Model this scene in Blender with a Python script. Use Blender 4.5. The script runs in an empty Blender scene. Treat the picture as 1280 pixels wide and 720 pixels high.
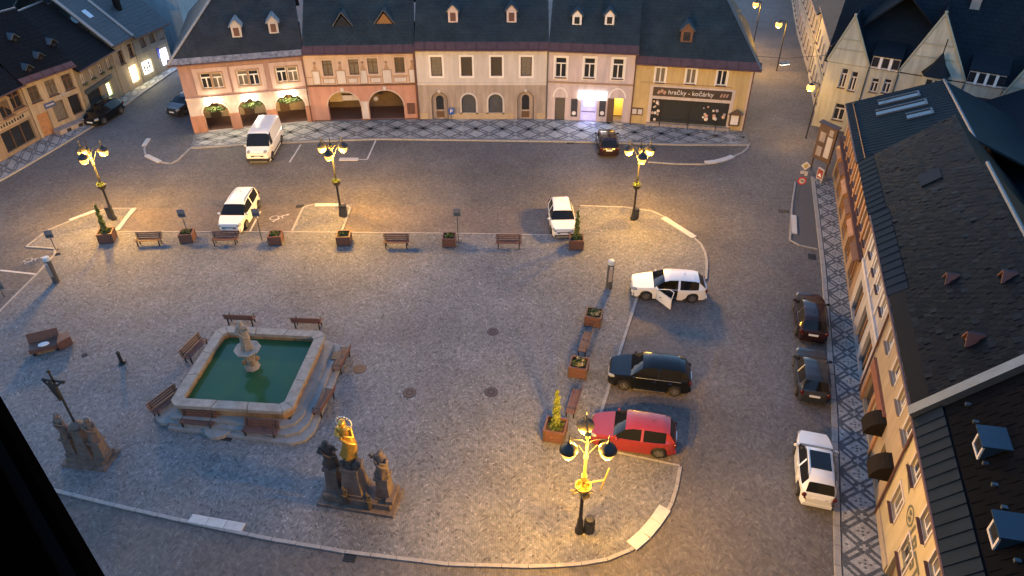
import bpy, math, random, json
from mathutils import Vector, Matrix
from mathutils.geometry import tessellate_polygon
R = math.radians
rnd = random.Random(7)
sc = bpy.context.scene
COL = sc.collection

# ---------------------------------------------------------------- camera
FPX = 898.0
PITCH = math.atan(650 / 898)
CAMH = 26.5
cc, ss = math.cos(PITCH), math.sin(PITCH)
cd = bpy.data.cameras.new('camera')
cam = bpy.data.objects.new('camera', cd)
COL.objects.link(cam)
cam.location = (0, 0, CAMH)
cam.rotation_euler = (math.pi / 2 - PITCH, 0, 0)
cd.sensor_width = 36
cd.lens = 36 * FPX / 1280
cd.clip_start = 0.05
cd.clip_end = 2000
sc.camera = cam

# ---------------------------------------------------------------- sky, sun, exposure
SUN_EL, SUN_AZ = 1.35, 340.0
w = bpy.data.worlds.new('World')
sc.world = w
w.use_nodes = True
nt = w.node_tree
sky = nt.nodes.new('ShaderNodeTexSky')
sky.sky_type = 'NISHITA'
sky.sun_disc = False
sky.sun_elevation = R(SUN_EL)
sky.sun_rotation = R(SUN_AZ)
sky.air_density = 1.0
sky.dust_density = 0.6
sky.ozone_density = 2.7
bg = nt.nodes['Background']
nt.links.new(sky.outputs[0], bg.inputs[0])
bg.inputs[1].default_value = 0.15
sd = bpy.data.lights.new('sun', 'SUN')
sd.energy = 0.008
sd.angle = R(30)
sd.color = (1, .86, .75)
sun = bpy.data.objects.new('sun', sd)
COL.objects.link(sun)
az = R(SUN_AZ)
sdir = Vector((math.sin(az) * math.cos(R(12)), math.cos(az) * math.cos(R(12)), math.sin(R(12))))
sun.rotation_euler = sdir.to_track_quat('Z', 'Y').to_euler()
sc.view_settings.view_transform = 'Standard'
sc.view_settings.look = 'None'
sc.view_settings.exposure = 3.55
sc.view_settings.gamma = 1
sc.cycles.use_denoising = True
sc.cycles.max_bounces = 5
sc.cycles.diffuse_bounces = 3
sc.cycles.glossy_bounces = 3
sc.cycles.sample_clamp_indirect = 3
SODIUM = (1.0, 0.51, 0.07)
LAMPW = 135.0

# ---------------------------------------------------------------- helpers: picture point -> place
def ray(px, py):
    u, v = (px - 640) / FPX, (360 - py) / FPX
    return Vector((u, v * ss + cc, v * cc - ss))

def G(px, py, z=0.0):
    d = ray(px, py)
    return Vector((0, 0, CAMH)) + d * ((z - CAMH) / d.z)

def ground(pts, z=0.0):
    return [G(a, b, 0).xy.to_3d() + Vector((0, 0, z)) for a, b in pts]

# ---------------------------------------------------------------- materials
MATS = {}
def mat(name, col, rough=.8, var=.12, scale=3.0, metal=0.0, bump=0.0, bscale=30.0, emit=0.0, ecol=None, coat=0.0, spec=.5, alpha=None, stain=0.0):
    if name in MATS:
        return MATS[name]
    m = bpy.data.materials.new(name)
    m.use_nodes = True
    t = m.node_tree
    b = t.nodes['Principled BSDF']
    b.inputs['Roughness'].default_value = rough
    b.inputs['Metallic'].default_value = metal
    b.inputs['Specular IOR Level'].default_value = spec
    b.inputs['Coat Weight'].default_value = coat
    c4 = (*col, 1)
    geo = t.nodes.new('ShaderNodeNewGeometry')
    if var > 0:
        n = t.nodes.new('ShaderNodeTexNoise')
        n.inputs['Scale'].default_value = scale
        n.inputs['Detail'].default_value = 5
        n.inputs['Roughness'].default_value = .65
        t.links.new(geo.outputs['Position'], n.inputs['Vector'])
        mr = t.nodes.new('ShaderNodeMapRange')
        mr.inputs[1].default_value = .25
        mr.inputs[2].default_value = .75
        mr.inputs[3].default_value = 1 - var
        mr.inputs[4].default_value = 1 + var
        t.links.new(n.outputs[0], mr.inputs[0])
        val = mr.outputs[0]
        if stain > 0:
            mp = t.nodes.new('ShaderNodeMapping')
            mp.inputs['Scale'].default_value = (1.3, 1.3, .18)
            t.links.new(geo.outputs['Position'], mp.inputs[0])
            n2 = t.nodes.new('ShaderNodeTexNoise')
            n2.inputs['Scale'].default_value = 2.2
            n2.inputs['Detail'].default_value = 4
            t.links.new(mp.outputs[0], n2.inputs['Vector'])
            m2 = t.nodes.new('ShaderNodeMapRange')
            m2.inputs[1].default_value = .35
            m2.inputs[2].default_value = .65
            m2.inputs[3].default_value = 1 - stain
            m2.inputs[4].default_value = 1.0
            t.links.new(n2.outputs[0], m2.inputs[0])
            mm = t.nodes.new('ShaderNodeMath')
            mm.operation = 'MULTIPLY'
            t.links.new(val, mm.inputs[0])
            t.links.new(m2.outputs[0], mm.inputs[1])
            val = mm.outputs[0]
        vm = t.nodes.new('ShaderNodeVectorMath')
        vm.operation = 'SCALE'
        vm.inputs[0].default_value = col
        t.links.new(val, vm.inputs['Scale'])
        t.links.new(vm.outputs[0], b.inputs['Base Color'])
    else:
        b.inputs['Base Color'].default_value = c4
    if bump > 0:
        nb = t.nodes.new('ShaderNodeTexNoise')
        nb.inputs['Scale'].default_value = bscale
        t.links.new(geo.outputs['Position'], nb.inputs['Vector'])
        bp = t.nodes.new('ShaderNodeBump')
        bp.inputs['Strength'].default_value = bump
        bp.inputs['Distance'].default_value = .02
        t.links.new(nb.outputs[0], bp.inputs['Height'])
        t.links.new(bp.outputs[0], b.inputs['Normal'])
    if emit > 0:
        b.inputs['Emission Color'].default_value = (*(ecol or col), 1)
        b.inputs['Emission Strength'].default_value = emit
    MATS[name] = m
    return m

def cobble(name, colA, colB, scale, rough=.75, mortar=.55, speck=.25, arcs=0.0):
    m = bpy.data.materials.new(name)
    m.use_nodes = True
    t = m.node_tree
    b = t.nodes['Principled BSDF']
    b.inputs['Roughness'].default_value = rough
    b.inputs['Specular IOR Level'].default_value = .35
    geo = t.nodes.new('ShaderNodeNewGeometry')
    vo = t.nodes.new('ShaderNodeTexVoronoi')
    vo.voronoi_dimensions = '2D'
    vo.inputs['Scale'].default_value = scale
    vo.inputs['Randomness'].default_value = .55
    t.links.new(geo.outputs['Position'], vo.inputs['Vector'])
    ve = t.nodes.new('ShaderNodeTexVoronoi')
    ve.voronoi_dimensions = '2D'
    ve.feature = 'DISTANCE_TO_EDGE'
    ve.inputs['Scale'].default_value = scale
    ve.inputs['Randomness'].default_value = .55
    t.links.new(geo.outputs['Position'], ve.inputs['Vector'])
    if arcs:
        sp = t.nodes.new('ShaderNodeSeparateXYZ'); t.links.new(geo.outputs['Position'], sp.inputs[0])
        def mth(op, a, b_=None):
            q = t.nodes.new('ShaderNodeMath'); q.operation = op
            for i_, x_ in enumerate((a, b_)):
                if x_ is None: continue
                if isinstance(x_, (int, float)): q.inputs[i_].default_value = x_
                else: t.links.new(x_, q.inputs[i_])
            return q.outputs[0]
        fx = mth('SUBTRACT', mth('FRACT', mth('MULTIPLY', sp.outputs[0], 1 / 1.6)), .5)
        yy = mth('SUBTRACT', sp.outputs[1], mth('MULTIPLY', mth('MULTIPLY', fx, fx), -2.0))
        cx = t.nodes.new('ShaderNodeCombineXYZ'); t.links.new(sp.outputs[0], cx.inputs[0]); t.links.new(yy, cx.inputs[1])
        for v_ in (vo, ve):
            t.links.new(cx.outputs[0], v_.inputs['Vector'])
            v_.inputs['Randomness'].default_value = .42
        arcv = mth('ADD', 1.0, mth('MULTIPLY', mth('SINE', mth('MULTIPLY', yy, 2 * math.pi / .42)), arcs))
    sep = t.nodes.new('ShaderNodeSeparateColor')
    t.links.new(vo.outputs['Color'], sep.inputs[0])
    mix = t.nodes.new('ShaderNodeMix')
    mix.data_type = 'RGBA'
    mix.inputs['A'].default_value = (*colA, 1)
    mix.inputs['B'].default_value = (*colB, 1)
    t.links.new(sep.outputs[0], mix.inputs['Factor'])
    # a few very dark and very light setts
    cr = t.nodes.new('ShaderNodeValToRGB')
    e = cr.color_ramp.elements
    e[0].position = 0.0; e[0].color = (1 - speck * 2.2,) * 3 + (1,)
    e[1].position = 1.0; e[1].color = (1 + speck * 2.4,) * 3 + (1,)
    for p, v in ((.06, 1 - speck * .6), (.2, .95), (.85, 1.05), (.95, 1 + speck * .7)):
        x = e.new(p); x.color = (v, v, v, 1)
    t.links.new(sep.outputs[1], cr.inputs[0])
    mul = t.nodes.new('ShaderNodeMix'); mul.data_type = 'RGBA'; mul.blend_type = 'MULTIPLY'
    mul.inputs['Factor'].default_value = 1
    t.links.new(mix.outputs['Result'], mul.inputs['A'])
    t.links.new(cr.outputs[0], mul.inputs['B'])
    mr = t.nodes.new('ShaderNodeMapRange')
    mr.inputs[1].default_value = 0.0; mr.inputs[2].default_value = .12
    mr.inputs[3].default_value = mortar; mr.inputs[4].default_value = 1
    t.links.new(ve.outputs['Distance'], mr.inputs[0])
    n = t.nodes.new('ShaderNodeTexNoise')
    n.inputs['Scale'].default_value = .45; n.inputs['Detail'].default_value = 6; n.inputs['Roughness'].default_value = .7
    t.links.new(geo.outputs['Position'], n.inputs['Vector'])
    m3 = t.nodes.new('ShaderNodeMapRange')
    m3.inputs[1].default_value = .3; m3.inputs[2].default_value = .7; m3.inputs[3].default_value = .84; m3.inputs[4].default_value = 1.14
    t.links.new(n.outputs[0], m3.inputs[0])
    n4 = t.nodes.new('ShaderNodeTexNoise')
    n4.inputs['Scale'].default_value = 3.2; n4.inputs['Detail'].default_value = 3
    t.links.new(geo.outputs['Position'], n4.inputs['Vector'])
    m4 = t.nodes.new('ShaderNodeMapRange')
    m4.inputs[1].default_value = .3; m4.inputs[2].default_value = .7; m4.inputs[3].default_value = .86; m4.inputs[4].default_value = 1.12
    t.links.new(n4.outputs[0], m4.inputs[0])
    n5 = t.nodes.new('ShaderNodeTexNoise')
    n5.inputs['Scale'].default_value = .11; n5.inputs['Detail'].default_value = 3; n5.inputs['Distortion'].default_value = .6
    t.links.new(geo.outputs['Position'], n5.inputs['Vector'])
    m5 = t.nodes.new('ShaderNodeMapRange')
    m5.inputs[1].default_value = .36; m5.inputs[2].default_value = .64; m5.inputs[3].default_value = .86; m5.inputs[4].default_value = 1.12
    t.links.new(n5.outputs[0], m5.inputs[0])
    kk = t.nodes.new('ShaderNodeMath'); kk.operation = 'MULTIPLY'
    t.links.new(m3.outputs[0], kk.inputs[0]); t.links.new(m5.outputs[0], kk.inputs[1])
    m3 = kk
    k = t.nodes.new('ShaderNodeMath'); k.operation = 'MULTIPLY'
    t.links.new(mr.outputs[0], k.inputs[0]); t.links.new(m3.outputs[0], k.inputs[1])
    k2 = t.nodes.new('ShaderNodeMath'); k2.operation = 'MULTIPLY'
    t.links.new(k.outputs[0], k2.inputs[0]); t.links.new(m4.outputs[0], k2.inputs[1])
    if arcs:
        k3 = t.nodes.new('ShaderNodeMath'); k3.operation = 'MULTIPLY'
        t.links.new(k2.outputs[0], k3.inputs[0]); t.links.new(arcv, k3.inputs[1]); k2 = k3
    vm = t.nodes.new('ShaderNodeVectorMath'); vm.operation = 'SCALE'
    t.links.new(mul.outputs['Result'], vm.inputs[0])
    t.links.new(k2.outputs[0], vm.inputs['Scale'])
    t.links.new(vm.outputs[0], b.inputs['Base Color'])
    bp = t.nodes.new('ShaderNodeBump')
    bp.inputs['Strength'].default_value = .6
    bp.inputs['Distance'].default_value = .03
    t.links.new(ve.outputs['Distance'], bp.inputs['Height'])
    t.links.new(bp.outputs[0], b.inputs['Normal'])
    MATS[name] = m
    return m

# ---------------------------------------------------------------- mesh collector
class MB:
    def __init__(s):
        s.v, s.f = [], []
    def add(s, vs, fs):
        o = len(s.v)
        s.v += [tuple(p) for p in vs]
        s.f += [tuple(i + o for i in f) for f in fs]
        return s
    def box(s, x0, x1, y0, y1, z0, z1):
        vs = [(x0, y0, z0), (x1, y0, z0), (x1, y1, z0), (x0, y1, z0), (x0, y0, z1), (x1, y0, z1), (x1, y1, z1), (x0, y1, z1)]
        return s.add(vs, [(3, 2, 1, 0), (4, 5, 6, 7), (0, 1, 5, 4), (1, 2, 6, 5), (2, 3, 7, 6), (3, 0, 4, 7)])
    def obox(s, c, size, rz=0, rx=0, ry=0):
        M = Matrix.Translation(c) @ Matrix.Rotation(rz, 4, 'Z') @ Matrix.Rotation(ry, 4, 'Y') @ Matrix.Rotation(rx, 4, 'X')
        a, b, d = size[0] / 2, size[1] / 2, size[2] / 2
        vs = [M @ Vector(p) for p in [(-a, -b, -d), (a, -b, -d), (a, b, -d), (-a, b, -d), (-a, -b, d), (a, -b, d), (a, b, d), (-a, b, d)]]
        return s.add(vs, [(3, 2, 1, 0), (4, 5, 6, 7), (0, 1, 5, 4), (1, 2, 6, 5), (2, 3, 7, 6), (3, 0, 4, 7)])
    def poly(s, pts):
        return s.add(pts, [tuple(range(len(pts)))])
    def prism(s, pts, z0, z1):
        n = len(pts)
        a = sum(pts[i][0] * pts[(i + 1) % n][1] - pts[(i + 1) % n][0] * pts[i][1] for i in range(n))
        if a < 0:
            pts = pts[::-1]
        vs = [(p[0], p[1], z0) for p in pts] + [(p[0], p[1], z1) for p in pts]
        tri = tessellate_polygon([[Vector((p[0], p[1], 0)) for p in pts]])
        fs = []
        for q in tri:
            A, B, C = (pts[i] for i in q)
            cr = (B[0] - A[0]) * (C[1] - A[1]) - (B[1] - A[1]) * (C[0] - A[0])
            q = tuple(q) if cr > 0 else tuple(q)[::-1]
            fs.append(tuple(i + n for i in q)); fs.append(q[::-1])
        fs += [(i, (i + 1) % n, n + (i + 1) % n, n + i) for i in range(n)]
        return s.add(vs, fs)
    def slab(s, A, th, nrm=None):
        """a thick sheet from a planar polygon A (ccw seen from outside)"""
        A = [Vector(p) for p in A]
        nrm = nrm or (A[1] - A[0]).cross(A[2] - A[0]).normalized()
        n = len(A)
        vs = A + [p - nrm * th for p in A]
        return s.add(vs, [tuple(range(n)), tuple(range(2 * n - 1, n - 1, -1))] + [(i, n + i, n + (i + 1) % n, (i + 1) % n)[::-1][::-1] for i in range(n)])
    def tube(s, pts, r, n=8, cap=True):
        pts = [Vector(p) for p in pts]
        rs = r if isinstance(r, (list, tuple)) else [r] * len(pts)
        base = len(s.v)
        for i, p in enumerate(pts):
            d = (pts[min(i + 1, len(pts) - 1)] - pts[max(i - 1, 0)]).normalized()
            a = d.orthogonal() if abs(d.z) > .95 else d.cross(Vector((0, 0, 1)))
            if abs(d.z) > .95:
                a = Vector((1, 0, 0)) - d * d.x
            a.normalize()
            b = d.cross(a)
            for k in range(n):
                t = 2 * math.pi * k / n
                s.v.append(tuple(p + (a * math.cos(t) + b * math.sin(t)) * rs[i]))
        for i in range(len(pts) - 1):
            for k in range(n):
                k2 = (k + 1) % n
                s.f.append((base + i * n + k, base + i * n + k2, base + (i + 1) * n + k2, base + (i + 1) * n + k))
        if cap:
            s.f.append(tuple(base + k for k in range(n))[::-1])
            s.f.append(tuple(base + (len(pts) - 1) * n + k for k in range(n)))
        return s
    def lathe(s, prof, n=16, c=(0, 0, 0), sx=1, sy=1, rot=0, wob=None):
        base = len(s.v)
        for j, (r, z) in enumerate(prof):
            for k in range(n):
                t = 2 * math.pi * k / n + rot
                q = r * (1 + (wob(j, t) if wob else 0))
                s.v.append((c[0] + q * math.cos(t) * sx, c[1] + q * math.sin(t) * sy, c[2] + z))
        for j in range(len(prof) - 1):
            for k in range(n):
                k2 = (k + 1) % n
                s.f.append((base + j * n + k, base + j * n + k2, base + (j + 1) * n + k2, base + (j + 1) * n + k))
        s.f.append(tuple(base + k for k in range(n))[::-1])
        s.f.append(tuple(base + (len(prof) - 1) * n + k for k in range(n)))
        return s
    def ball(s, c, r, n=10, m=7, sz=1.0):
        prof = [(r * math.sin(math.pi * (j + .15) / (m + .3)), -r * sz * math.cos(math.pi * (j + .15) / (m + .3))) for j in range(m + 1)]
        return s.lathe(prof, n, c)
    def mesh(s, name):
        me = bpy.data.meshes.new(name)
        me.from_pydata(s.v, [], s.f)
        me.update()
        return me
    def build(s, name, m, parent=None, loc=(0, 0, 0), rz=0, smooth=None, kind=None):
        me = s.mesh(name)
        me.materials.append(m)
        if smooth:
            me.polygons.foreach_set('use_smooth', [True] * len(me.polygons))
            me.set_sharp_from_angle(angle=R(smooth))
        return link(name, me, parent, loc, rz, kind)

def link(name, me, parent=None, loc=(0, 0, 0), rz=0, kind=None, scale=None):
    o = bpy.data.objects.new(name, me)
    COL.objects.link(o)
    o.parent = parent
    o.location = loc
    o.rotation_euler = (0, 0, rz)
    if scale:
        o.scale = scale
    if kind:
        o['kind'] = kind
    return o

def thing(name, label, cat, loc=(0, 0, 0), rz=0, group=None):
    o = bpy.data.objects.new(name, None)
    COL.objects.link(o)
    o.empty_display_size = .3
    o.location = loc
    o.rotation_euler = (0, 0, rz)
    return tag(o, label, cat, group)

def tag(o, label, cat, group=None):
    o['label'] = label
    o['category'] = cat
    if group:
        o['group'] = group
    return o

def copy_tree(o, parent=None):
    kids = list(o.children)
    c = o.copy()
    COL.objects.link(c)
    c.parent = parent
    for k in kids:
        copy_tree(k, c)
    return c

def dup(root, label, loc, rz=0, scale=None):
    c = copy_tree(root)
    c.location = loc
    c.rotation_euler = (0, 0, rz)
    c['label'] = label
    if scale:
        c.scale = scale
    return c

def light(name, loc, power, col, parent=None, radius=.12):
    l = bpy.data.lights.new(name, 'POINT')
    l.energy = power
    l.color = col
    l.shadow_soft_size = radius
    o = bpy.data.objects.new(name, l)
    COL.objects.link(o)
    o.parent = parent
    o.location = loc
    return o

def wide_beam(o):
    """street luminaire: more light thrown sideways than straight down"""
    l = o.data
    l.use_nodes = True
    t = l.node_tree
    em = [n for n in t.nodes if n.type == 'EMISSION'][0]
    tc = t.nodes.new('ShaderNodeTexCoord')
    sx = t.nodes.new('ShaderNodeSeparateXYZ')
    t.links.new(tc.outputs['Normal'], sx.inputs[0])
    ab = t.nodes.new('ShaderNodeMath'); ab.operation = 'ABSOLUTE'
    t.links.new(sx.outputs[2], ab.inputs[0])
    mr = t.nodes.new('ShaderNodeMapRange')
    mr.inputs[1].default_value = .15; mr.inputs[2].default_value = 1.0
    mr.inputs[3].default_value = 1.9; mr.inputs[4].default_value = .85
    t.links.new(ab.outputs[0], mr.inputs[0])
    t.links.new(mr.outputs[0], em.inputs['Strength'])

def area(name, loc, rot, sx, sy, power, col, parent=None):
    l = bpy.data.lights.new(name, 'AREA')
    l.shape = 'RECTANGLE'
    l.size = sx; l.size_y = sy
    l.energy = power
    l.color = col
    o = bpy.data.objects.new(name, l)
    COL.objects.link(o)
    o.parent = parent
    o.location = loc
    o.rotation_euler = rot
    return o

def text(body, size, mt, name, parent, loc, rot, depth=.012, align='CENTER'):
    c = bpy.data.curves.new(name, 'FONT')
    c.body = body
    c.size = size
    c.extrude = depth
    c.align_x = align
    c.align_y = 'CENTER'
    c.materials.append(mt)
    t = bpy.data.objects.new('tmp', c)
    COL.objects.link(t)
    bpy.context.view_layer.update()
    me = bpy.data.meshes.new_from_object(t.evaluated_get(bpy.context.evaluated_depsgraph_get()))
    bpy.data.objects.remove(t)
    o = bpy.data.objects.new(name, me)
    COL.objects.link(o)
    o.parent = parent
    o.location = loc
    o.rotation_euler = rot
    return o

# ---------------------------------------------------------------- palette
M_road = cobble('road setts', (.105, .098, .098), (.15, .138, .134), 8.5, mortar=.72, speck=.14, arcs=.012)
M_plaza = cobble('plaza setts', (.13, .132, .142), (.21, .208, .214), 10.5, mortar=.62, speck=.24, arcs=.045)
M_bay = cobble('parking bay setts', (.125, .106, .098), (.172, .148, .138), 8.5, mortar=.7, speck=.12)
M_lane = mat('asphalt', (.085, .085, .09), .85, .12, 2.5, bump=.2)
M_mosA = cobble('dark mosaic setts', (.078, .088, .104), (.125, .138, .155), 11, mortar=.6, speck=.18)
M_mosA2 = cobble('grey mosaic setts', (.125, .13, .14), (.18, .185, .195), 11, mortar=.65, speck=.18)
M_mosB = cobble('pale mosaic setts', (.31, .315, .32), (.42, .42, .42), 11, mortar=.65, speck=.12)
M_kerb = mat('granite kerb', (.29, .28, .275), .8, .2, 4)
M_kerbw = mat('pale kerb slab', (.47, .46, .45), .75, .15, 4)
M_paint = mat('white road paint', (.48, .47, .46), .7, .25, 7)
M_glass = mat('dark window glass', (.02, .022, .027), .08, 0, spec=.6)
M_curt = mat('window glass with curtain', (.055, .046, .040), .3, .3, 9)
M_net = mat('window glass with net curtain', (.13, .118, .105), .35, .45, 7)
M_wood = mat('brown bench wood', (.135, .062, .045), .6, .25, 8)
M_iron = mat('black painted iron', (.018, .018, .02), .45, .1, 6)
M_gold = mat('gilt metal', (.60, .36, .075), .38, .25, 9, metal=.6)
M_white = mat('white paint', (0.663, 0.646, 0.652), .6, .06, 3)
M_cream = mat('cream render', (0.515, 0.442, 0.418), .85, .07, 1.6, stain=0.15)
M_sand = mat('sandstone', (.34, .29, .23), .85, .25, 3.5, bump=.4, stain=.25)
M_sandd = mat('weathered sandstone', (.155, .118, .10), .85, .35, 4, bump=.5, stain=.3)
M_darkst = mat('sooty stone', (.055, .047, .045), .8, .3, 6, bump=.5)
M_tin = mat('grey sheet metal', (.09, .11, .13), .45, .2, 1.5, metal=.55)
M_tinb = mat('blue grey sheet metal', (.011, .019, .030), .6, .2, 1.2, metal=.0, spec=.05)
M_rust = mat('red brown sheet metal', (.105, .05, .045), .55, .2, 2, metal=.2)
M_slate = mat('slate', (.058, .064, .07), .6, .3, 2.2, bump=.3)
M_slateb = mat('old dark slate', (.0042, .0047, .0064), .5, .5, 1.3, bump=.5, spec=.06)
M_leaf = mat('green leaves', (.055, .085, .025), .6, .4, 12)
M_leafy = mat('yellow green leaves', (.14, .17, .04), .6, .3, 12)
M_leafd = mat('dark conifer green', (.018, .03, .018), .7, .4, 4)
M_soil = mat('soil', (.05, .035, .025), .9, .3, 9)
M_black = mat('black rubber', (.012, .012, .013), .75, 0)
M_alu = mat('wheel alloy', (.42, .42, .43), .35, .05, 9, metal=.8)
M_plate = mat('number plate', (.8, .8, .78), .4, 0)
M_red = mat('red lamp glass', (.075, .006, .006), .25, 0)
M_hl = mat('headlamp glass', (.26, .28, .30), .12, 0)
M_chrome = mat('chrome', (.65, .65, .66), .15, 0, metal=1)
M_cut = mat('car window glass', (.008, .009, .011), .05, 0, spec=.32)
M_int = mat('dark interior', (.02, .019, .018), .8, 0)
M_trunk = mat('bark', (.05, .037, .028), .9, .3, 7)
M_bulb = mat('lit sodium bowl', (1, .75, .35), .4, 0, emit=.22, ecol=(1, .38, .045))
M_door = mat('brown door wood', (.10, .06, .04), .55, .25, 6)

# ================================================================ GROUND
mb = MB(); mb.poly([(-400, -60, 0), (400, -60, 0), (400, 900, 0), (-400, 900, 0)])
gr = mb.build('road', M_road, kind='structure')

def sheet(name, px, z, m, parent=None, extra=None, kind='structure'):
    pts = ground(px)
    if extra:
        pts = extra(pts)
    b = MB()
    n = len(pts)
    for q in tessellate_polygon([pts]):
        A, B, C = (pts[i] for i in q)
        q = tuple(q) if (B - A).cross(C - A).z > 0 else tuple(q)[::-1]
        b.add([Vector((pts[i].x, pts[i].y, z)) for i in q], [(0, 1, 2)])
    return b.build(name, m, parent, kind=kind)

front_kerb = [(66, 613), (150, 634), (240, 654), (335, 674), (435, 691), (560, 706), (660, 709), (720, 707), (765, 699), (795, 685), (822, 660), (838, 635), (846, 608), (850, 584)]
row2_kerb = [(797, 370), (786, 405), (775, 440), (763, 478), (752, 515), (742, 545)]
plaza = front_kerb + [(742, 562)] + row2_kerb[::-1] + [(882, 352), (884, 330), (880, 310), (868, 298), (830, 272), (822, 266), (785, 260), (725, 258), (705, 294), (427, 291.5), (440, 256), (381, 256), (365, 290.5), (146, 290), (171, 261), (127, 262), (87, 278), (60, 289), (33, 309), (75, 312), (48, 342), (10, 380), (-60, 450), (-90, 580)]
sheet('plaza_paving', plaza, .05, M_plaza)
sheet('parking_bay', [(172, 261), (381, 256), (366, 290), (148, 289.5)], .006, M_bay)
sheet('parking_bay', [(441, 256), (722, 259), (704, 293.5), (428, 291)], .006, M_bay)
sheet('parking_bay', [(799, 371), (881, 352), (900, 450), (850, 582), (770, 566), (744, 545)], .006, M_bay)
sheet('asphalt_lane', [(990, 232), (1013, 222), (1027, 335), (1022, 311), (987, 305)], .012, M_lane)

STONE = {}
def unit_cube(name, m):
    k = (name, m.name)
    if k not in STONE:
        b = MB(); b.box(-.5, .5, -.5, .5, 0, 1)
        me = b.mesh(name); me.materials.append(m)
        STONE[k] = me
    return STONE[k]

def resample(pts, step):
    out = [pts[0]]
    L = 0
    segs = [(pts[i + 1] - pts[i]).length for i in range(len(pts) - 1)]
    tot = sum(segs)
    n = max(1, round(tot / step))
    out = []
    for k in range(n + 1):
        d = tot * k / n
        i = 0
        while i < len(segs) - 1 and d > segs[i]:
            d -= segs[i]; i += 1
        out.append(pts[i].lerp(pts[i + 1], min(1, d / segs[i]) if segs[i] else 0))
    return out

def kerb(px, wd=.16, h=.08, m=M_kerb, step=1.1, z0=0.0, world=None, name='kerb'):
    pts = world or ground(px)
    pts = resample(pts, step)
    b = MB()
    for i in range(len(pts) - 1):
        d = pts[i + 1] - pts[i]
        b.obox((pts[i] + pts[i + 1]) / 2 + Vector((0, 0, z0 + h * .4)), (d.length, wd * .7, h * .8), math.atan2(d.y, d.x))
    root = b.build(name, M_mosA, kind='structure')
    me = unit_cube('kerb_stone', m)
    for i in range(len(pts) - 1):
        d = pts[i + 1] - pts[i]
        o = link('kerb_stone', me, root, (pts[i] + pts[i + 1]) / 2 + Vector((0, 0, z0)), math.atan2(d.y, d.x) + rnd.uniform(-.012, .012), scale=(d.length - .03, wd, h + rnd.uniform(-.004, .006)))
    return root

kerb(front_kerb)
kerb([(850, 583), (770, 566)], .09, .06)
kerb(row2_kerb)
kerb([(725, 258), (785, 260), (822, 266), (830, 272), (868, 298), (880, 310), (884, 330), (882, 350)])
kerb([(148, 290.5), (365, 290.8), (427, 291.5), (560, 292.5), (705, 295)], .12)
kerb([(365, 290), (381, 256), (440, 256), (427, 291)], .14)
kerb([(33, 309), (60, 288.5), (87, 277.5), (127, 262), (171, 261), (146, 290)], .14)
kerb([(33, 309), (75, 312), (48, 342), (10, 380), (-30, 420)], .14)
kerb([(186, 174), (180, 183), (182, 194), (195, 202), (217, 206), (238, 186)], .16)
kerb([(810, 203), (845, 205.5), (880, 206), (905, 201), (932, 190), (937, 180)], .14)
kerb([(994, 228), (990, 255), (987, 305), (1022, 312)], .12, .07)

def slab_mark(px, wd, name='kerb_ramp', h=.07, m=M_kerbw):
    pts = ground(px)
    root = None
    b = MB()
    rs = resample(pts, 1.0)
    for i in range(len(rs) - 1):
        d = rs[i + 1] - rs[i]
        q = d.normalized().cross(Vector((0, 0, 1))) * wd / 2
        g = d.normalized() * .012
        A, B = rs[i] + g, rs[i + 1] - g
        pl = [A - q, A + q, B + q, B - q]
        b.prism([(p.x, p.y) for p in pl], .0, h)
    return b.build(name, m, kind='structure')
slab_mark([(831, 636), (812, 664), (789, 684)], .55, h=.105)
slab_mark([(238, 649), (305, 661)], .42, h=.1)
slab_mark([(829, 273), (868, 298)], .45, h=.1)
slab_mark([(87, 276.5), (121, 264)], .3, h=.1)
slab_mark([(394, 257.3), (424, 257.3)], .4, h=.1)
slab_mark([(424, 199.5), (448, 199.5)], .45)
slab_mark([(882, 204), (900, 202), (916, 196)], .5, h=.1)
slab_mark([(992, 270), (993, 293)], .35, h=.09)
slab_mark([(183, 195), (200, 203)], .4, h=.1)
slab_mark([(186, 174), (180, 183)], .35, h=.1)
slab_mark([(167, 262), (147, 289)], .3, h=.1)

def paint(px, wd=.13, name='painted_line'):
    pts = ground(px)
    b = MB()
    for i in range(len(pts) - 1):
        d = (pts[i + 1] - pts[i]).normalized()
        q = d.cross(Vector((0, 0, 1))) * wd / 2
        b.poly([p + Vector((0, 0, .016)) for p in (pts[i] - q, pts[i] + q, pts[i + 1] + q, pts[i + 1] - q)][::1])
    return b.build(name, M_paint, kind='structure')
paint([(312, 290), (326, 264)])
paint([(376, 181), (362, 203)])
paint([(470, 175), (459, 199.5)])
paint([(459, 199.5), (448, 199.5)])
paint([(0, 338), (46, 343)], .16)
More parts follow.
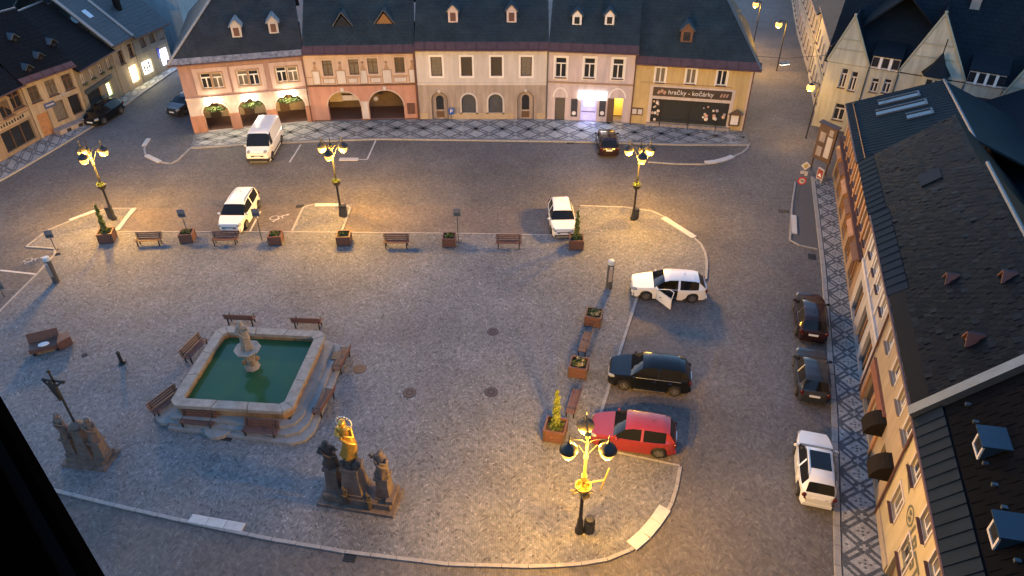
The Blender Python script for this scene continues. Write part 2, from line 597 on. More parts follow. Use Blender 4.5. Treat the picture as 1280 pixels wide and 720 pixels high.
# wheelchair symbols on the parking bays
def wheelchair(px, py, s, rz):
    b = MB()
    def strip(pts, wd):
        pts = [Vector((x, y, 0)) for x, y in pts]
        for i in range(len(pts) - 1):
            d = (pts[i + 1] - pts[i]).normalized()
            q = d.cross(Vector((0, 0, 1))) * wd / 2
            e = d * wd * .3
            b.poly([pts[i] - q - e, pts[i] + q - e, pts[i + 1] + q + e, pts[i + 1] - q + e])
    strip([(.25 * math.cos(t) - .05, .25 * math.sin(t) - .2) for t in [R(a) for a in range(100, 390, 24)]], .07)
    strip([(-.1, .38), (-.08, 0), (.22, 0), (.34, -.35), (.46, -.3)], .08)
    strip([(-.09, .2), (.2, .2)], .07)
    b.poly([(-.1 + .09 * math.cos(R(a)), .52 + .09 * math.sin(R(a)), 0) for a in range(0, 360, 45)])
    b.v = [(x * s, y * s * 1.2, 0) for x, y, z in b.v]
    p = G(px, py)
    o = b.build('painted_wheelchair_symbol', M_paint, kind='structure')
    o.location = (p.x, p.y, .017)
    o.rotation_euler = (0, 0, rz)
wheelchair(348, 272, 1.1, R(-65))
wheelchair(40, 325, .9, R(-70))

# ---------------------------------------------------------------- mosaic pavements
def mosaic(edge0, edge1, rows, period, dots=False, mA=None, z=.1, hk=.0, name='mosaic_pavement', marg=.06):
    """edge0: kerb side, edge1: house side (world polylines with the same direction)"""
    e0 = resample(edge0, .5); n = len(e0)
    tot = sum((edge1[i + 1] - edge1[i]).length for i in range(len(edge1) - 1))
    e1 = resample(edge1, tot / (n - 1)); e1 = e1[:n] if len(e1) >= n else e1 + [e1[-1]] * (n - len(e1))
    LEN = (n - 1)
    def mp(u, v, zz):
        f = max(0, min(LEN - 1e-6, u / .5))
        i = int(f); t = f - i
        a = e0[i].lerp(e0[i + 1], t); b_ = e1[i].lerp(e1[i + 1], t)
        p = a.lerp(b_, v)
        return Vector((p.x, p.y, zz))
    b = MB()
    for i in range(n - 1):
        q = [e0[i], e0[i + 1], e1[i + 1], e1[i]]
        b.add([(p.x, p.y, z) for p in q] + [(p.x, p.y, 0) for p in q], [(0, 1, 2, 3), (4, 5, 1, 0), (6, 7, 3, 2)])
    root = b.build(name, mA or M_mosA, kind='structure')
    T = (n - 1) * .5
    zt, wv = z + .008, 1.0 / rows
    small = MB(); dot = MB()
    def flat(poly, B, zz=zt):
        poly = [(u, min(1 - marg * .4, max(marg * .4, v))) for u, v in poly]
        us = [u for u, v in poly]
        if min(us) < 0 or max(us) > T - .02:
            return False
        B.add([mp(u, v, zz) for u, v in poly], [tuple(range(len(poly)))])
        return True
    a, bb = period * .315, wv * .33
    nk = int(T / period) + 1
    for i in range(nk):
        for j in range(rows + 1):
            for off in (0, 1):
                u = (i + .5 * (1 - off)) * period
                v = (j + .5 * (1 - off)) * wv
                if v > 1.001:
                    continue
                d = MB()
                if flat([(u - a, v), (u, v - bb), (u + a, v), (u, v + bb)], d):
                    o = d.build('paving_diamond', M_mosB, root)
                if dots:
                    for du, dv in ((0, 0), (.28, 0), (-.28, 0), (0, .28), (0, -.28)):
                        uu, vv, r = u + du * a * 1.25, v + dv * bb * 1.25, .07
                        if .02 < vv < .98:
                            flat([(uu - a * r * 1.8, vv), (uu, vv - bb * r * 2), (uu + a * r * 1.8, vv), (uu, vv + bb * r * 2)], dot, zt + .006)
            if j < rows:
                # little crosses between neighbouring diamonds
                for (u, v) in (((i) * period, (j + .5) * wv), ((i + .5) * period, (j + 0) * wv), ((i + .5) * period, (j + 1) * wv)):
                    r1, r2 = .10, .035
                    if v < .01 or v > .99:
                        continue
                    flat([(u - period * r1, v - wv * r2), (u + period * r1, v - wv * r2), (u + period * r1, v + wv * r2), (u - period * r1, v + wv * r2)], small)
                    flat([(u - period * r2, v - wv * r1), (u + period * r2, v - wv * r1), (u + period * r2, v - wv * r2 - .002), (u - period * r2, v - wv * r2 - .002)], small)
                    flat([(u - period * r2, v + wv * r2 + .002), (u + period * r2, v + wv * r2 + .002), (u + period * r2, v + wv * r1), (u - period * r2, v + wv * r1)], small)
                # bars in the lanes
                for su in (1, 3):
                    for sv in (1, 3):
                        u, v = (i + su * .25) * period, (j + sv * .25) * wv
                        s = -1 if (su == sv) else 1
                        du, dv = period * .115, wv * .115 * s
                        nu, nv = period * .026, -wv * .026 * s
                        flat([(u - du - nu, v - dv - nv), (u + du - nu, v + dv - nv), (u + du + nu, v + dv + nv), (u - du + nu, v - dv + nv)], small)
    if small.f:
        small.build('paving_bars', M_mosB, root, kind='stuff')
    if dot.f:
        dot.build('inlaid_setts', M_mosA, root, kind='stuff')
    return root

# right pavement
KR0, KR1 = Vector((12.0, 13.0, 0)), Vector((23.9, 51.9, 0))
FR0, FR1 = Vector((14.1, 13.5, 0)), Vector((25.75, 52.2, 0))
kR = [Vector((11.2, 10.4, 0)), Vector((13.02, 16.72, 0)), Vector((16.11, 25.59, 0)), Vector((20.2, 38.84, 0)), Vector((23.83, 51.6, 0))]
fR = [Vector((13.2, 10.0, 0)), Vector((15.06, 16.1, 0)), Vector((17.95, 25.2, 0)), Vector((21.9, 38.5, 0)), Vector((25.75, 51.2, 0))]
mosaic([p + Vector((.32, 0, 0)) for p in kR], fR, 1, 1.62, dots=True)
kerb(None, .26, .12, M_kerb, 1.0, world=[p + Vector((.15, 0, 0)) for p in kR])
# back pavement
kB = ground([(238, 186), (310, 181.5), (380, 178), (470, 174.5), (560, 175.5), (700, 177.5), (760, 179), (850, 181.5), (937, 182)])
fB = ground([(243, 168.5), (310, 161), (392, 153), (470, 151), (524, 150), (682, 150), (788, 155), (850, 159), (930, 165)])
mosaic([p + Vector((0, .15, 0)) for p in kB], fB, 2, 2.35, mA=M_mosA2)
kerb(None, .2, .12, M_kerb, 1.0, world=kB)
# left pavement
kL = ground([(-40, 248), (12, 220), (60, 192), (115, 159), (155, 133), (212, 93), (250, 68)])
fL = ground([(-40, 222), (2, 203.5), (53, 174.5), (113, 149), (156, 119.5), (217, 84), (245, 66)])
mosaic(kL, fL, 1, 1.7, mA=M_mosA2)
kerb(None, .2, .12, M_kerb, 1.1, world=kL)
print('ground done')

# ================================================================ BUILDINGS
class House:
    """p0 -> p1: foot of the front wall from its left to its right end as one faces it"""
    def __init__(s, name, label, cat, p0, p1, depth=8.0, group=None):
        s.p0, s.p1 = Vector((p0[0], p0[1], 0)), Vector((p1[0], p1[1], 0))
        d = s.p1 - s.p0
        s.W, s.D = d.length, depth
        s.rz = math.atan2(d.y, d.x)
        s.root = thing(name, label, cat, s.p0, s.rz, group)
        s.ux = d.normalized(); s.uy = Vector((-s.ux.y, s.ux.x, 0))
        s.holes = []
    def at(s, px, py, y=0.0):
        """picture point -> (x, z) on the front wall (set y into the house)"""
        d = ray(px, py)
        o = s.p0 + s.uy * y
        t = (o - Vector((0, 0, 0))).dot(s.uy) / d.dot(s.uy)
        p = Vector((0, 0, CAMH)) + d * t
        return (p - o).dot(s.ux), p.z
    def box(s, cx, cy, w, h):
        x, z = s.at(cx, cy)
        a, b = s.at(cx - w / 2, cy), s.at(cx + w / 2, cy)
        c, e = s.at(cx, cy - h / 2), s.at(cx, cy + h / 2)
        ww, hh = abs(b[0] - a[0]), abs(c[1] - e[1])
        return x, (c[1] + e[1]) / 2, ww, hh
    def rect(s, x, z, w, h):
        s.holes.append([(x - w / 2, z - h / 2), (x + w / 2, z - h / 2), (x + w / 2, z + h / 2), (x - w / 2, z + h / 2)])
    @staticmethod
    def arch_pts(x0, x1, z0, zs, zt, n=10):
        xc, r = (x0 + x1) / 2, (x1 - x0) / 2
        return [(x0, z0), (x1, z0)] + [(xc + r * math.cos(math.pi * k / n), zs + (zt - zs) * math.sin(math.pi * k / n)) for k in range(n + 1)]
    def front(s, z0, z1, m, rev=.22, name='wall', x0=0, x1=None, y=0.0):
        x1 = s.W if x1 is None else x1
        hs = []
        rest = []
        for h in s.holes:
            zs = [p[1] for p in h]; xs = [p[0] for p in h]
            if min(zs) >= z0 - .02 and max(zs) <= z1 and min(xs) >= x0 and max(xs) <= x1:
                hs.append([(a, max(b_, z0 + .004)) for a, b_ in h])
            else:
                rest.append(h)
        s.holes = rest
        outer = [(x0, z0), (x1, z0), (x1, z1), (x0, z1)]
        loops = [outer] + [h[::-1] for h in hs]
        V3 = [[Vector((a, b_, 0)) for a, b_ in lp] for lp in loops]
        flat = [p for lp in loops for p in lp]
        b = MB()
        fs = []
        for q in tessellate_polygon(V3):
            A, B, C = (flat[i] for i in q)
            cr = (B[0] - A[0]) * (C[1] - A[1]) - (B[1] - A[1]) * (C[0] - A[0])
            if abs(cr) < 1e-9:
                continue
            fs.append(tuple(q) if cr > 0 else tuple(q)[::-1])
        b.add([(p[0], y, p[1]) for p in flat], fs)
        for h in hs:
            n = len(h)
            for i in range(n):
                A, B = h[i], h[(i + 1) % n]
                b.poly([(A[0], y, A[1]), (B[0], y, B[1]), (B[0], y + rev, B[1]), (A[0], y + rev, A[1])])
        return b.build(name, m, s.root)
    def shell(s, h, m, x0=0, x1=None):
        """side and rear walls"""
        x1 = s.W if x1 is None else x1
        b = MB()
        b.poly([(x0, 0, 0), (x0, 0, h), (x0, s.D, h), (x0, s.D, 0)])
        b.poly([(x1, 0, 0), (x1, s.D, 0), (x1, s.D, h), (x1, 0, h)])
        b.poly([(x0, s.D, 0), (x0, s.D, h), (x1, s.D, h), (x1, s.D, 0)])
        return b.build('side_wall', m, s.root)
    def part(s, name, m, b, **k):
        return b.build(name, m, s.root, **k)
    def window(s, x, z, w, h, m_fr=None, sur=.12, m_sur=None, bars='cross', sill=True, hole=True, pane=None, proud=.035, m_sill=None):
        m_fr = m_fr or M_white
        if pane in (None, M_curt, M_glass) and rnd.random() < .38:
            pane = M_net
        if hole:
            s.rect(x, z, w, h)
        key = ('win', round(w, 1), round(h, 1), m_fr.name, bars, sur > 0, (m_sur or M_white).name, (pane or M_curt).name)
        fw = .07
        b = MB()
        x0, x1, z0, z1 = -w / 2, w / 2, -h / 2, h / 2
        y0, y1 = .10, .17
        b.box(x0, x0 + fw, y0, y1, z0, z1).box(x1 - fw, x1, y0, y1, z0, z1).box(x0 + fw, x1 - fw, y0, y1, z0, z0 + fw).box(x0 + fw, x1 - fw, y0, y1, z1 - fw, z1)
        if bars in ('cross', 'tee', 'mid'):
            b.box(-.05, .05, y0 - .01, y1 - .01, z0 + fw, z1 - fw if bars != 'tee' else z1 - h * .3)
        if bars in ('cross', 'tee'):
            zz = z1 - h * .3
            b.box(x0 + fw, -.05, y0 - .005, y1 - .005, zz - .05, zz + .05).box(.05, x1 - fw, y0 - .005, y1 - .005, zz - .05, zz + .05)
            if bars == 'tee':
                b.box(-.05, .05, y0 - .005, y1 - .005, zz - .05, zz + .05)
        wo = b.build('window', m_fr, s.root, (x, 0, z))
        p = MB(); p.box(x0 + .01, x1 - .01, y1 - .03, y1 - .015, z0 + .01, z1 - .01)
        p.build('pane', pane or M_curt, wo)
        if sur > 0:
            q = MB()
            o = sur
            q.box(x0 - o, x0, -proud, .02, z0 - o, z1 + o).box(x1, x1 + o, -proud, .02, z0 - o, z1 + o).box(x0, x1, -proud, .02, z1, z1 + o).box(x0, x1, -proud, .02, z0 - o, z0)
            q.build('window_surround', m_sur or M_white, wo)
        if sill:
            q = MB(); q.box(x0 - .06, x1 + .06, -.16, .10, z0 - .05 - .002, z0 - .002)
            q.build('sill', m_sill or M_rust, wo)
        return wo
    def panel(s, name, m, x0, x1, z0, z1, y0=-.04, y1=.03, parent=None):
        b = MB(); b.box(x0, x1, y0, y1, z0, z1)
        return b.build(name, m, parent or s.root)

def slates(A, Bp, C, D, tw, rh, seed=1, skip=0.0, jit=1.0, pale=None, share=.12):
    """courses of single slates on the plane A (eave left) B (eave right) C (ridge right) D (ridge left)"""
    r = random.Random(seed)
    A, Bp, C, D = map(Vector, (A, Bp, C, D))
    nrm = (Bp - A).cross(D - A).normalized()
    L = ((D - A).length + (C - Bp).length) / 2
    nr = max(1, int(L / rh))
    b = MB()
    for i in range(nr):
        t0, t1 = i / nr, min(1, (i + 1.25) / nr)
        a0, a1 = A.lerp(D, t0), Bp.lerp(C, t0)
        c0, c1 = A.lerp(D, t1), Bp.lerp(C, t1)
        n = max(1, int((a1 - a0).length / tw))
        sh = .5 * (i % 2)
        for k in range(-1, n):
            u0, u1 = (k + sh) / n, (k + 1 + sh) / n
            u0, u1 = max(0, u0), min(1, u1)
            if u1 - u0 < .1 / n or r.random() < skip:
                continue
            g = .04 * (u1 - u0)
            l0, l1 = .030 + r.uniform(-.008, .012) * jit, .030 + r.uniform(-.008, .012) * jit
            tgt = b
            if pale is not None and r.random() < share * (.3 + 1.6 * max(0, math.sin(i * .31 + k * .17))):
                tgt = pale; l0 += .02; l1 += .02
            tgt.poly([a0.lerp(a1, u0 + g) + nrm * l0, a0.lerp(a1, u1 - g) + nrm * l1, c0.lerp(c1, u1 - g) + nrm * .012, c0.lerp(c1, u0 + g) + nrm * .012])
            # the lower edge of the slate
            p, q = a0.lerp(a1, u0 + g), a0.lerp(a1, u1 - g)
            b.poly([p + nrm * .004, q + nrm * .004, q + nrm * l1, p + nrm * l0])
    return b

def roof(H, name, ez, x0, x1, run, rise, m, over=.45, hipL=0, hipR=0, tile=(.42, .34), m_tile=None, flash=0.0, m_flash=None, seed=1, skip=0.0, back=True, sh0=0, sh1=0):
    """pitched roof in the house frame; eave in front at y=-over"""
    sl = rise / run
    A = Vector((x0, -over, ez - 0 * sl)); Bp = Vector((x1, -over, ez))
    D = Vector((x0 + hipL + sh0, run, ez + rise + over * sl)); C = Vector((x1 - hipR + sh1, run, ez + rise + over * sl))
    b = MB()
    b.slab([A, Bp, C, D], .12)
    if back:
        E, F = Vector((x0, 2 * run + over, ez)), Vector((x1, 2 * run + over, ez))
        b.slab([F, E, D, C], .12)
        if hipL:
            b.slab([E, A, D], .12)
        if hipR:
            b.slab([Bp, F, C], .12)
    ro = b.build(name, m, H.root)
    if tile:
        slates(A, Bp, C, D, tile[0], tile[1], seed, skip).build('slate_courses', m_tile or m, ro, kind='stuff')
        if back and hipR:
            slates(Bp, F, C + Vector((0, .01, 0)), C, tile[0], tile[1], seed + 5).build('slate_courses', m_tile or m, ro, kind='stuff')
    if flash:
        # strip of sheet metal along the eave, made of single panels
        n = max(1, int((x1 - x0) / .9))
        nrm = (Bp - A).cross(D - A).normalized()
        up = Vector((0, 1, sl)).normalized()
        q = MB()
        wdt = (x1 - x0) / n
        q.add([(0.01, 0, 0), (wdt - .01, 0, 0), (wdt - .01, up.y * flash, up.z * flash), (0.01, up.y * flash, up.z * flash)], [(0, 1, 2, 3)])
        q.add([(v[0], v[1] - nrm.y * -.0, v[2] - .02) for v in q.v[:4]], [(0, 3, 2, 1)])
        # standing seam
        a0 = Vector((0, 0, 0)); a1 = up * flash
        q.add([a0 + nrm * .0 + Vector((-.012, 0, 0)), a0 + Vector((.012, 0, 0)), a0 + Vector((.012, 0, 0)) + nrm * .045, a0 + Vector((-.012, 0, 0)) + nrm * .045,
               a1 + Vector((-.012, 0, 0)), a1 + Vector((.012, 0, 0)), a1 + Vector((.012, 0, 0)) + nrm * .045, a1 + Vector((-.012, 0, 0)) + nrm * .045],
              [(0, 1, 2, 3), (4, 7, 6, 5), (0, 3, 7, 4), (1, 5, 6, 2), (3, 2, 6, 7)])
        me = q.mesh('eave_panel'); me.materials.append(m_flash or M_rust)
        for k in range(n):
            link('eave_panel', me, ro, A + nrm * .055 + Vector((k * wdt, 0, 0)))
    # gutter and ridge
    g = MB(); g.tube([A + Vector((0, -.05, -.06)), Bp + Vector((0, -.05, -.06))], .07, 8)
    g.build('gutter', M_rust, ro)
    g = MB(); g.tube([D + Vector((0, 0, .03)), C + Vector((0, 0, .03))], .1, 6)
    g.build('ridge_cap', M_tin, ro)
    if hipL:
        g = MB(); g.tube([A + Vector((0, 0, .05)), D + Vector((0, 0, .05))], .11, 6); g.build('hip_cap', M_kerb if hipL else M_tin, ro)
    if hipR:
        g = MB(); g.tube([Bp + Vector((0, 0, .05)), C + Vector((0, 0, .05))], .09, 6); g.build('hip_cap', M_tin, ro)
    H.roofo = ro; H.sl = sl; H.ez = ez; H.over = over
    return ro

def roof_at(H, px, py):
    """picture point -> x, y, z on the front roof plane of the house"""
    d = ray(px, py)
    o = H.p0 + Vector((0, 0, H.ez)) - H.uy * H.over
    n = Vector((0, 0, 1)) - H.uy * H.sl
    C = Vector((0, 0, CAMH))
    p = C + d * ((o - C).dot(n) / d.dot(n))
    q = p - H.p0
    return q.dot(H.ux), q.dot(H.uy), q.z

def dormer(H, px, py, w=.75, h=.9, style='gable', m_wall=None, m_roof=None, pane=None, depth=1.3, m_fr=None):
    """px,py: middle of the dormer's front foot"""
    x, y, z = roof_at(H, px, py)
    m_wall = m_wall or M_white; m_roof = m_roof or M_tin
    b = MB()
    if style == 'gable':
        b.box(-w / 2, w / 2, 0, depth, -.3, h)
        b.prism([(0, 0)] * 0 or [(-w / 2, 0), (w / 2, 0), (w / 2, .01), (-w / 2, .01)], h - .01, h)
        g = MB()
        b.add([(-w / 2, 0, h), (w / 2, 0, h), (0, 0, h + w * .5)], [(0, 1, 2)])
    do = b.build('dormer', m_wall, H.root, (x, y, z)) if style == 'gable' else None
    if style == 'gable':
        o = .13
        q = MB()
        q.slab([(-w / 2 - o, -.12, h - o * 1.0), (0, -.12, h + w * .5 + .04), (0, depth + .5, h + w * .5 + .04), (-w / 2 - o, depth + .5, h - o)][::-1], .06)
        q.slab([(w / 2 + o, -.12, h - o * 1.0), (0, -.12, h + w * .5 + .04), (0, depth + .5, h + w * .5 + .04), (w / 2 + o, depth + .5, h - o)], .06)
        q.build('dormer_roof', m_roof, do)
        q = MB(); ww, hh = w * .56, h * .68
        q.box(-ww / 2, ww / 2, -.03, .02, h * .14, h * .14 + hh)
        q.build('dormer_window', pane or M_glass, do)
    elif style == 'tri':
        q = MB()
        q.slab([(-w / 2, -.1, 0), (0, -.1, h), (0, depth + .9, h), (-w / 2, depth * .1, 0)][::-1], .07)
        q.slab([(w / 2, -.1, 0), (0, -.1, h), (0, depth + .9, h), (w / 2, depth * .1, 0)], .07)
        do = q.build('dormer', m_roof, H.root, (x, y, z))
        q = MB(); q.add([(-w * .40, 0, .02), (w * .40, 0, .02), (0, 0, h * .8)], [(0, 1, 2)])
        q.build('dormer_window', pane or M_glass, do)
    return do

def downpipe(H, x, z1, z0=0.1, m=None):
    b = MB(); b.tube([(x, -.09, z0), (x, -.09, z1 - .25), (x, -.4, z1 - .02)], .055, 7)
    return b.build('downpipe', m or M_rust, H.root)

def arch_band(H, x0, x1, zs, zt, wd, m, y0=-.05, n=12, foot=None, name='arch_moulding'):
    xc, r = (x0 + x1) / 2, (x1 - x0) / 2
    b = MB()
    pin = [(xc + r * math.cos(math.pi * k / n), zs + (zt - zs) * math.sin(math.pi * k / n)) for k in range(n + 1)]
    pout = [(xc + (r + wd) * math.cos(math.pi * k / n), zs + (zt - zs + wd) * math.sin(math.pi * k / n)) for k in range(n + 1)]
    if foot is not None:
        pin = [(x1, foot)] + pin + [(x0, foot)]
        pout = [(x1 + wd, foot)] + pout + [(x0 - wd, foot)]
    for i in range(len(pin) - 1):
        a, b_, c, d = pin[i], pin[i + 1], pout[i + 1], pout[i]
        vs = [(p[0], y0, p[1]) for p in (a, b_, c, d)] + [(p[0], .02, p[1]) for p in (a, b_, c, d)]
        b.add(vs, [(0, 1, 2, 3), (0, 4, 5, 1), (3, 2, 6, 7)])
    return b.build(name, m, H.root)

LEAFM = {}
def leaves(b, c, rx, ry, rz_, n, size, r):
    for _ in range(n):
        while True:
            p = Vector((r.uniform(-1, 1), r.uniform(-1, 1), r.uniform(-1, 1)))
            if p.length < 1:
                break
        p = Vector((c[0] + p.x * rx, c[1] + p.y * ry, c[2] + p.z * rz_))
        a = Vector((r.uniform(-1, 1), r.uniform(-1, 1), r.uniform(-.4, 1))).normalized()
        q = a.orthogonal().normalized() * size * r.uniform(.6, 1.3)
        e = a.cross(q) * r.uniform(.45, .8)
        b.poly([p - q, p + e, p + q, p - e])
    return b

# ---- back row: 1 pink arcade house
M_pink = mat('dusty pink render', (0.303, 0.193, 0.185), .85, .08, 1.5, stain=0.23)
M_panel = mat('cream pink render', (0.423, 0.321, 0.314), .85, .07, 1.5, stain=0.19)
M_orange = mat('terracotta render', (0.390, 0.189, 0.124), .85, .1, 1.5, stain=0.19)
M_salmon = mat('salmon render', (0.424, 0.230, 0.183), .85, .08, 1.5, stain=0.19)
M_peach = mat('peach render', (0.477, 0.365, 0.311), .85, .06, 1.4, stain=0.15)
M_brownp = mat('brown painted ornament', (.30, .20, .135), .85, .1, 3)
M_offw = mat('off white render', (.500, .470, .475), .85, .07, 1.1, stain=.16)
M_greige = mat('grey beige render', (0.340, 0.289, 0.266), .85, .08, 1.4, stain=0.28)
M_plinth = mat('ochre stone plinth', (.36, .29, .21), .85, .15, 3)
M_rose = mat('pale rose render', (0.508, 0.435, 0.464), .85, .06, 1.4, stain=0.19)
M_yellow = mat('yellow render', (0.476, 0.357, 0.171), .85, .07, 1.4, stain=0.19)
M_inw = mat('arcade inner render', (.40, .30, .2), .85, .1, 2)
M_floorin = mat('brown brick arcade floor', (.14, .075, .055), .85, .2, 5)
M_warm = mat('lit warm lamp glass', (1, .85, .6), .4, 0, emit=1.2, ecol=(1, .86, .6))
M_roofA = mat('blue grey roof slate', (.026, .034, .037), .65, .4, .7, bump=.3, spec=.25)
M_roofB = mat('dark grey roof slate', (.036, .037, .038), .65, .4, .7, bump=.3, spec=.25)

def gp(px, py):
    return G(px, py)
B0, B1, B2, B3, B4, B5 = gp(244, 167.5), gp(392, 153), gp(524, 150), gp(682, 150), gp(788, 155), gp(928, 165)

H1 = House('arcade_house', 'dusty pink corner house with three lit arcade arches and paired white windows', 'house', B0, B1, 9)
eh = 6.35
M_pbase = M_orange
spans = [(258.5, 291), (303, 337), (350, 386)]
zsp = 1.75
apts = []
for (a, b_), top in zip(spans, (127.5, 122.5, 117)):
    xa, _ = H1.at(a, 160); xb, _ = H1.at(b_, 157)
    zt = H1.at((a + b_) / 2, top)[1]
    H1.holes.append(H1.arch_pts(xa, xb, 0.004, zsp, zt))
    apts.append((xa, xb, zt))
zmid = H1.at(318, 117)[1]
H1.front(0.0, zmid, M_cream, rev=.55, name='wall')
for k, grp in enumerate([[(258.1, 101.2), (271.9, 100.6)], [(303.7, 97.5), (317.5, 97)], [(351.9, 93.2), (366, 92.6)]]):
    xs = []
    for c in grp:
        x, z, w_, h_ = H1.box(c[0], c[1], 10.5, 19)
        H1.window(x, z, .86, 1.32, M_white, sur=.1, m_sur=M_brownp, bars='tee', sill=False, proud=.075, pane=M_glass)
        xs.append((x, z))
    xm, zm = (xs[0][0] + xs[1][0]) / 2, (xs[0][1] + xs[1][1]) / 2
    b = MB(); W2, Hh = 1.42, 1.13
    # raised cream field round the pair of windows (frame only)
    i0, i1 = xs[0][0] - .55, xs[1][0] + .55
    b.box(xm - W2, i0, -.05, .02, zm - Hh, zm + Hh).box(i1, xm + W2, -.05, .02, zm - Hh, zm + Hh).box(i0, i1, -.05, .02, zm + .78, zm + Hh).box(i0, i1, -.05, .02, zm - Hh, zm - .78)
    b.build('raised_field', M_panel, H1.root)
H1.front(zmid, eh + .25, M_pink, name='wall')
H1.shell(eh + .25, M_pink)
H1.panel('string_course', M_cream, -.03, H1.W, zmid - .08, zmid + .08, -.09, .02)
# pillars with terracotta feet
px_ = [0] + [v for a in apts for v in (a[0], a[1])] + [H1.W]
for i in range(0, 8, 2):
    b = MB(); b.box(px_[i] - .03, px_[i + 1] + .03, -.06, .58, 0, 1.62); b.build('pillar_foot', M_orange, H1.root)
# arcade room
b = MB(); b.box(.3, H1.W - .1, 3.4, 3.5, 0, zmid); b.build('arcade_wall', M_inw, H1.root)
b = MB(); b.box(.3, H1.W - .1, .6, 3.4, .02, .06); b.build('arcade_floor', M_floorin, H1.root)
b = MB(); b.box(.3, H1.W - .1, .6, 3.4, zmid - .02, zmid + .1); b.build('arcade_ceiling', M_inw, H1.root)
rl = random.Random(5)
for i, (xa, xb, zt) in enumerate(apts):
    xm = (xa + xb) / 2
    arch_band(H1, xa, xb, zsp, zt, .16, M_cream)
    # lintel beam with ivy across each arch and a lamp above it
    b = MB()
    leaves(b, (xm, .05, zt - .62), (xb - xa) * .42, .16, .26, 260, .085, rl)
    g = b.build('hanging_garland', M_leaf, H1.root)
    tagname = ['first', 'second', 'third'][i]
    for dx in ((-.5,), (-.45, .45), (-.6, .55))[i]:
        b = MB(); b.lathe([(.05, .16), (.19, .13), (.27, 0), (.17, -.14), (.02, -.17)][::-1], 10, (xm + dx, -.28, zt + .06)); b.tube([(xm + dx, .02, zt + .2), (xm + dx, -.28, zt + .2), (xm + dx, -.28, zt + .12)], .02, 6)
        b.build('wall_lamp', M_warm, H1.root)
    light('arch_light', (xm, -.45, zt - .02), 19, (1, .82, .48), H1.root, .15)
    b = MB(); b.box(xa + .1, xa + 1.0, 3.3, 3.42, 0.06, 2.05); b.build('door', M_door, H1.root)
    if i:
        b = MB(); b.box(xb - 1.3, xb - .25, 3.34, 3.42, .9, 2.1); b.build('shop_window', M_glass, H1.root)
b = MB(); b.obox((apts[0][1] - .55, 3.37, 1.25), (.5, .04, .7)); b.build('poster', M_white, H1.root)
roof(H1, 'roof', eh, -.6, H1.W + .1, 8.0, 7.0, M_roofB, .5, hipL=7.5, tile=(.5, .36), flash=.55, m_flash=mat('pale worn sheet metal', (.26, .235, .23), .5, .65, 2.6, metal=.2), seed=2)
for (a, b_) in ((297, 47), (343, 42)):
    dormer(H1, a, b_, .8, 1.0, m_wall=mat('pale grey dormer boards', (.45, .41, .39), .8, .1, 3), m_roof=M_kerb, pane=M_rust)
downpipe(H1, H1.W - .1, eh)

# ---- 2 salmon house with painted front
H2 = House('painted_house', 'salmon house with two big arches and peach upper storey painted with obelisks', 'house', B1, B2, 9)
eh2 = 6.45
z2 = H2.at(458, 106)[1]
arcs = []
for (a, b_, top) in ((413, 453.5, 114.5), (463.5, 506.5, 112.7)):
    xa, xb = H2.at(a, 152)[0], H2.at(b_, 151)[0]
    zt = H2.at((a + b_) / 2, top)[1]
    zs2 = zt - (xb - xa) / 2 * .92
    H2.holes.append(H2.arch_pts(xa, xb, .004, zs2, zt)); arcs.append((xa, xb, zs2, zt))
H2.front(0, z2, M_salmon, rev=.5)
wz = []
for c in ((409.4, 85), (442.3, 83.6), (465.8, 82.4), (499.5, 81)):
    x, z, w_, h_ = H2.box(c[0], c[1], 12.5, 19.5)
    H2.window(x, z, w_, h_, M_door, sur=.13, m_sur=M_peach, bars='cross', sill=False, pane=M_curt, proud=.05)
    wz.append((x, z, h_))
H2.front(z2, eh2 + .25, M_peach)
H2.shell(eh2, M_salmon)
H2.panel('string_course', M_rust, 0, H2.W, z2 - .07, z2 + .07, -.1, .02)
for a in arcs:
    arch_band(H2, a[0], a[1], a[2], a[3], .12, M_peach)
    b = MB(); b.box((a[0] + a[1]) / 2 - .14, (a[0] + a[1]) / 2 + .14, -.1, .02, a[3] + .02, a[3] + .38); b.build('keystone', M_offw, H2.root)
b = MB(); b.box(.3, H2.W - .2, 3.4, 3.5, 0, z2); b.build('passage_wall', mat('brown passage wall', (.16, .11, .075), .85, .15, 2), H2.root)
b = MB(); b.box(.3, H2.W - .2, .5, 3.4, .02, .06); b.build('passage_floor', M_floorin, H2.root)
b = MB(); b.box(.3, H2.W - .2, .5, 3.4, z2 - .05, z2 + .05); b.build('passage_ceiling', M_inw, H2.root)
b = MB(); b.box(arcs[0][1] + .06, arcs[1][0] - .06, -.03, .02, 0.25, 1.9); b.build('notice_panel', M_offw, H2.root)
for px0, px1, m in ((385 + 8, 413, M_salmon), (454, 463, M_offw), (507, 523, M_salmon)):
    x0, x1 = max(.02, H2.at(px0, 150)[0]), min(H2.W - .02, H2.at(px1, 150)[0])
    b = MB(); b.box(x0, x1, -.045, .02, 0, .22); b.build('plinth', M_floorin, H2.root)
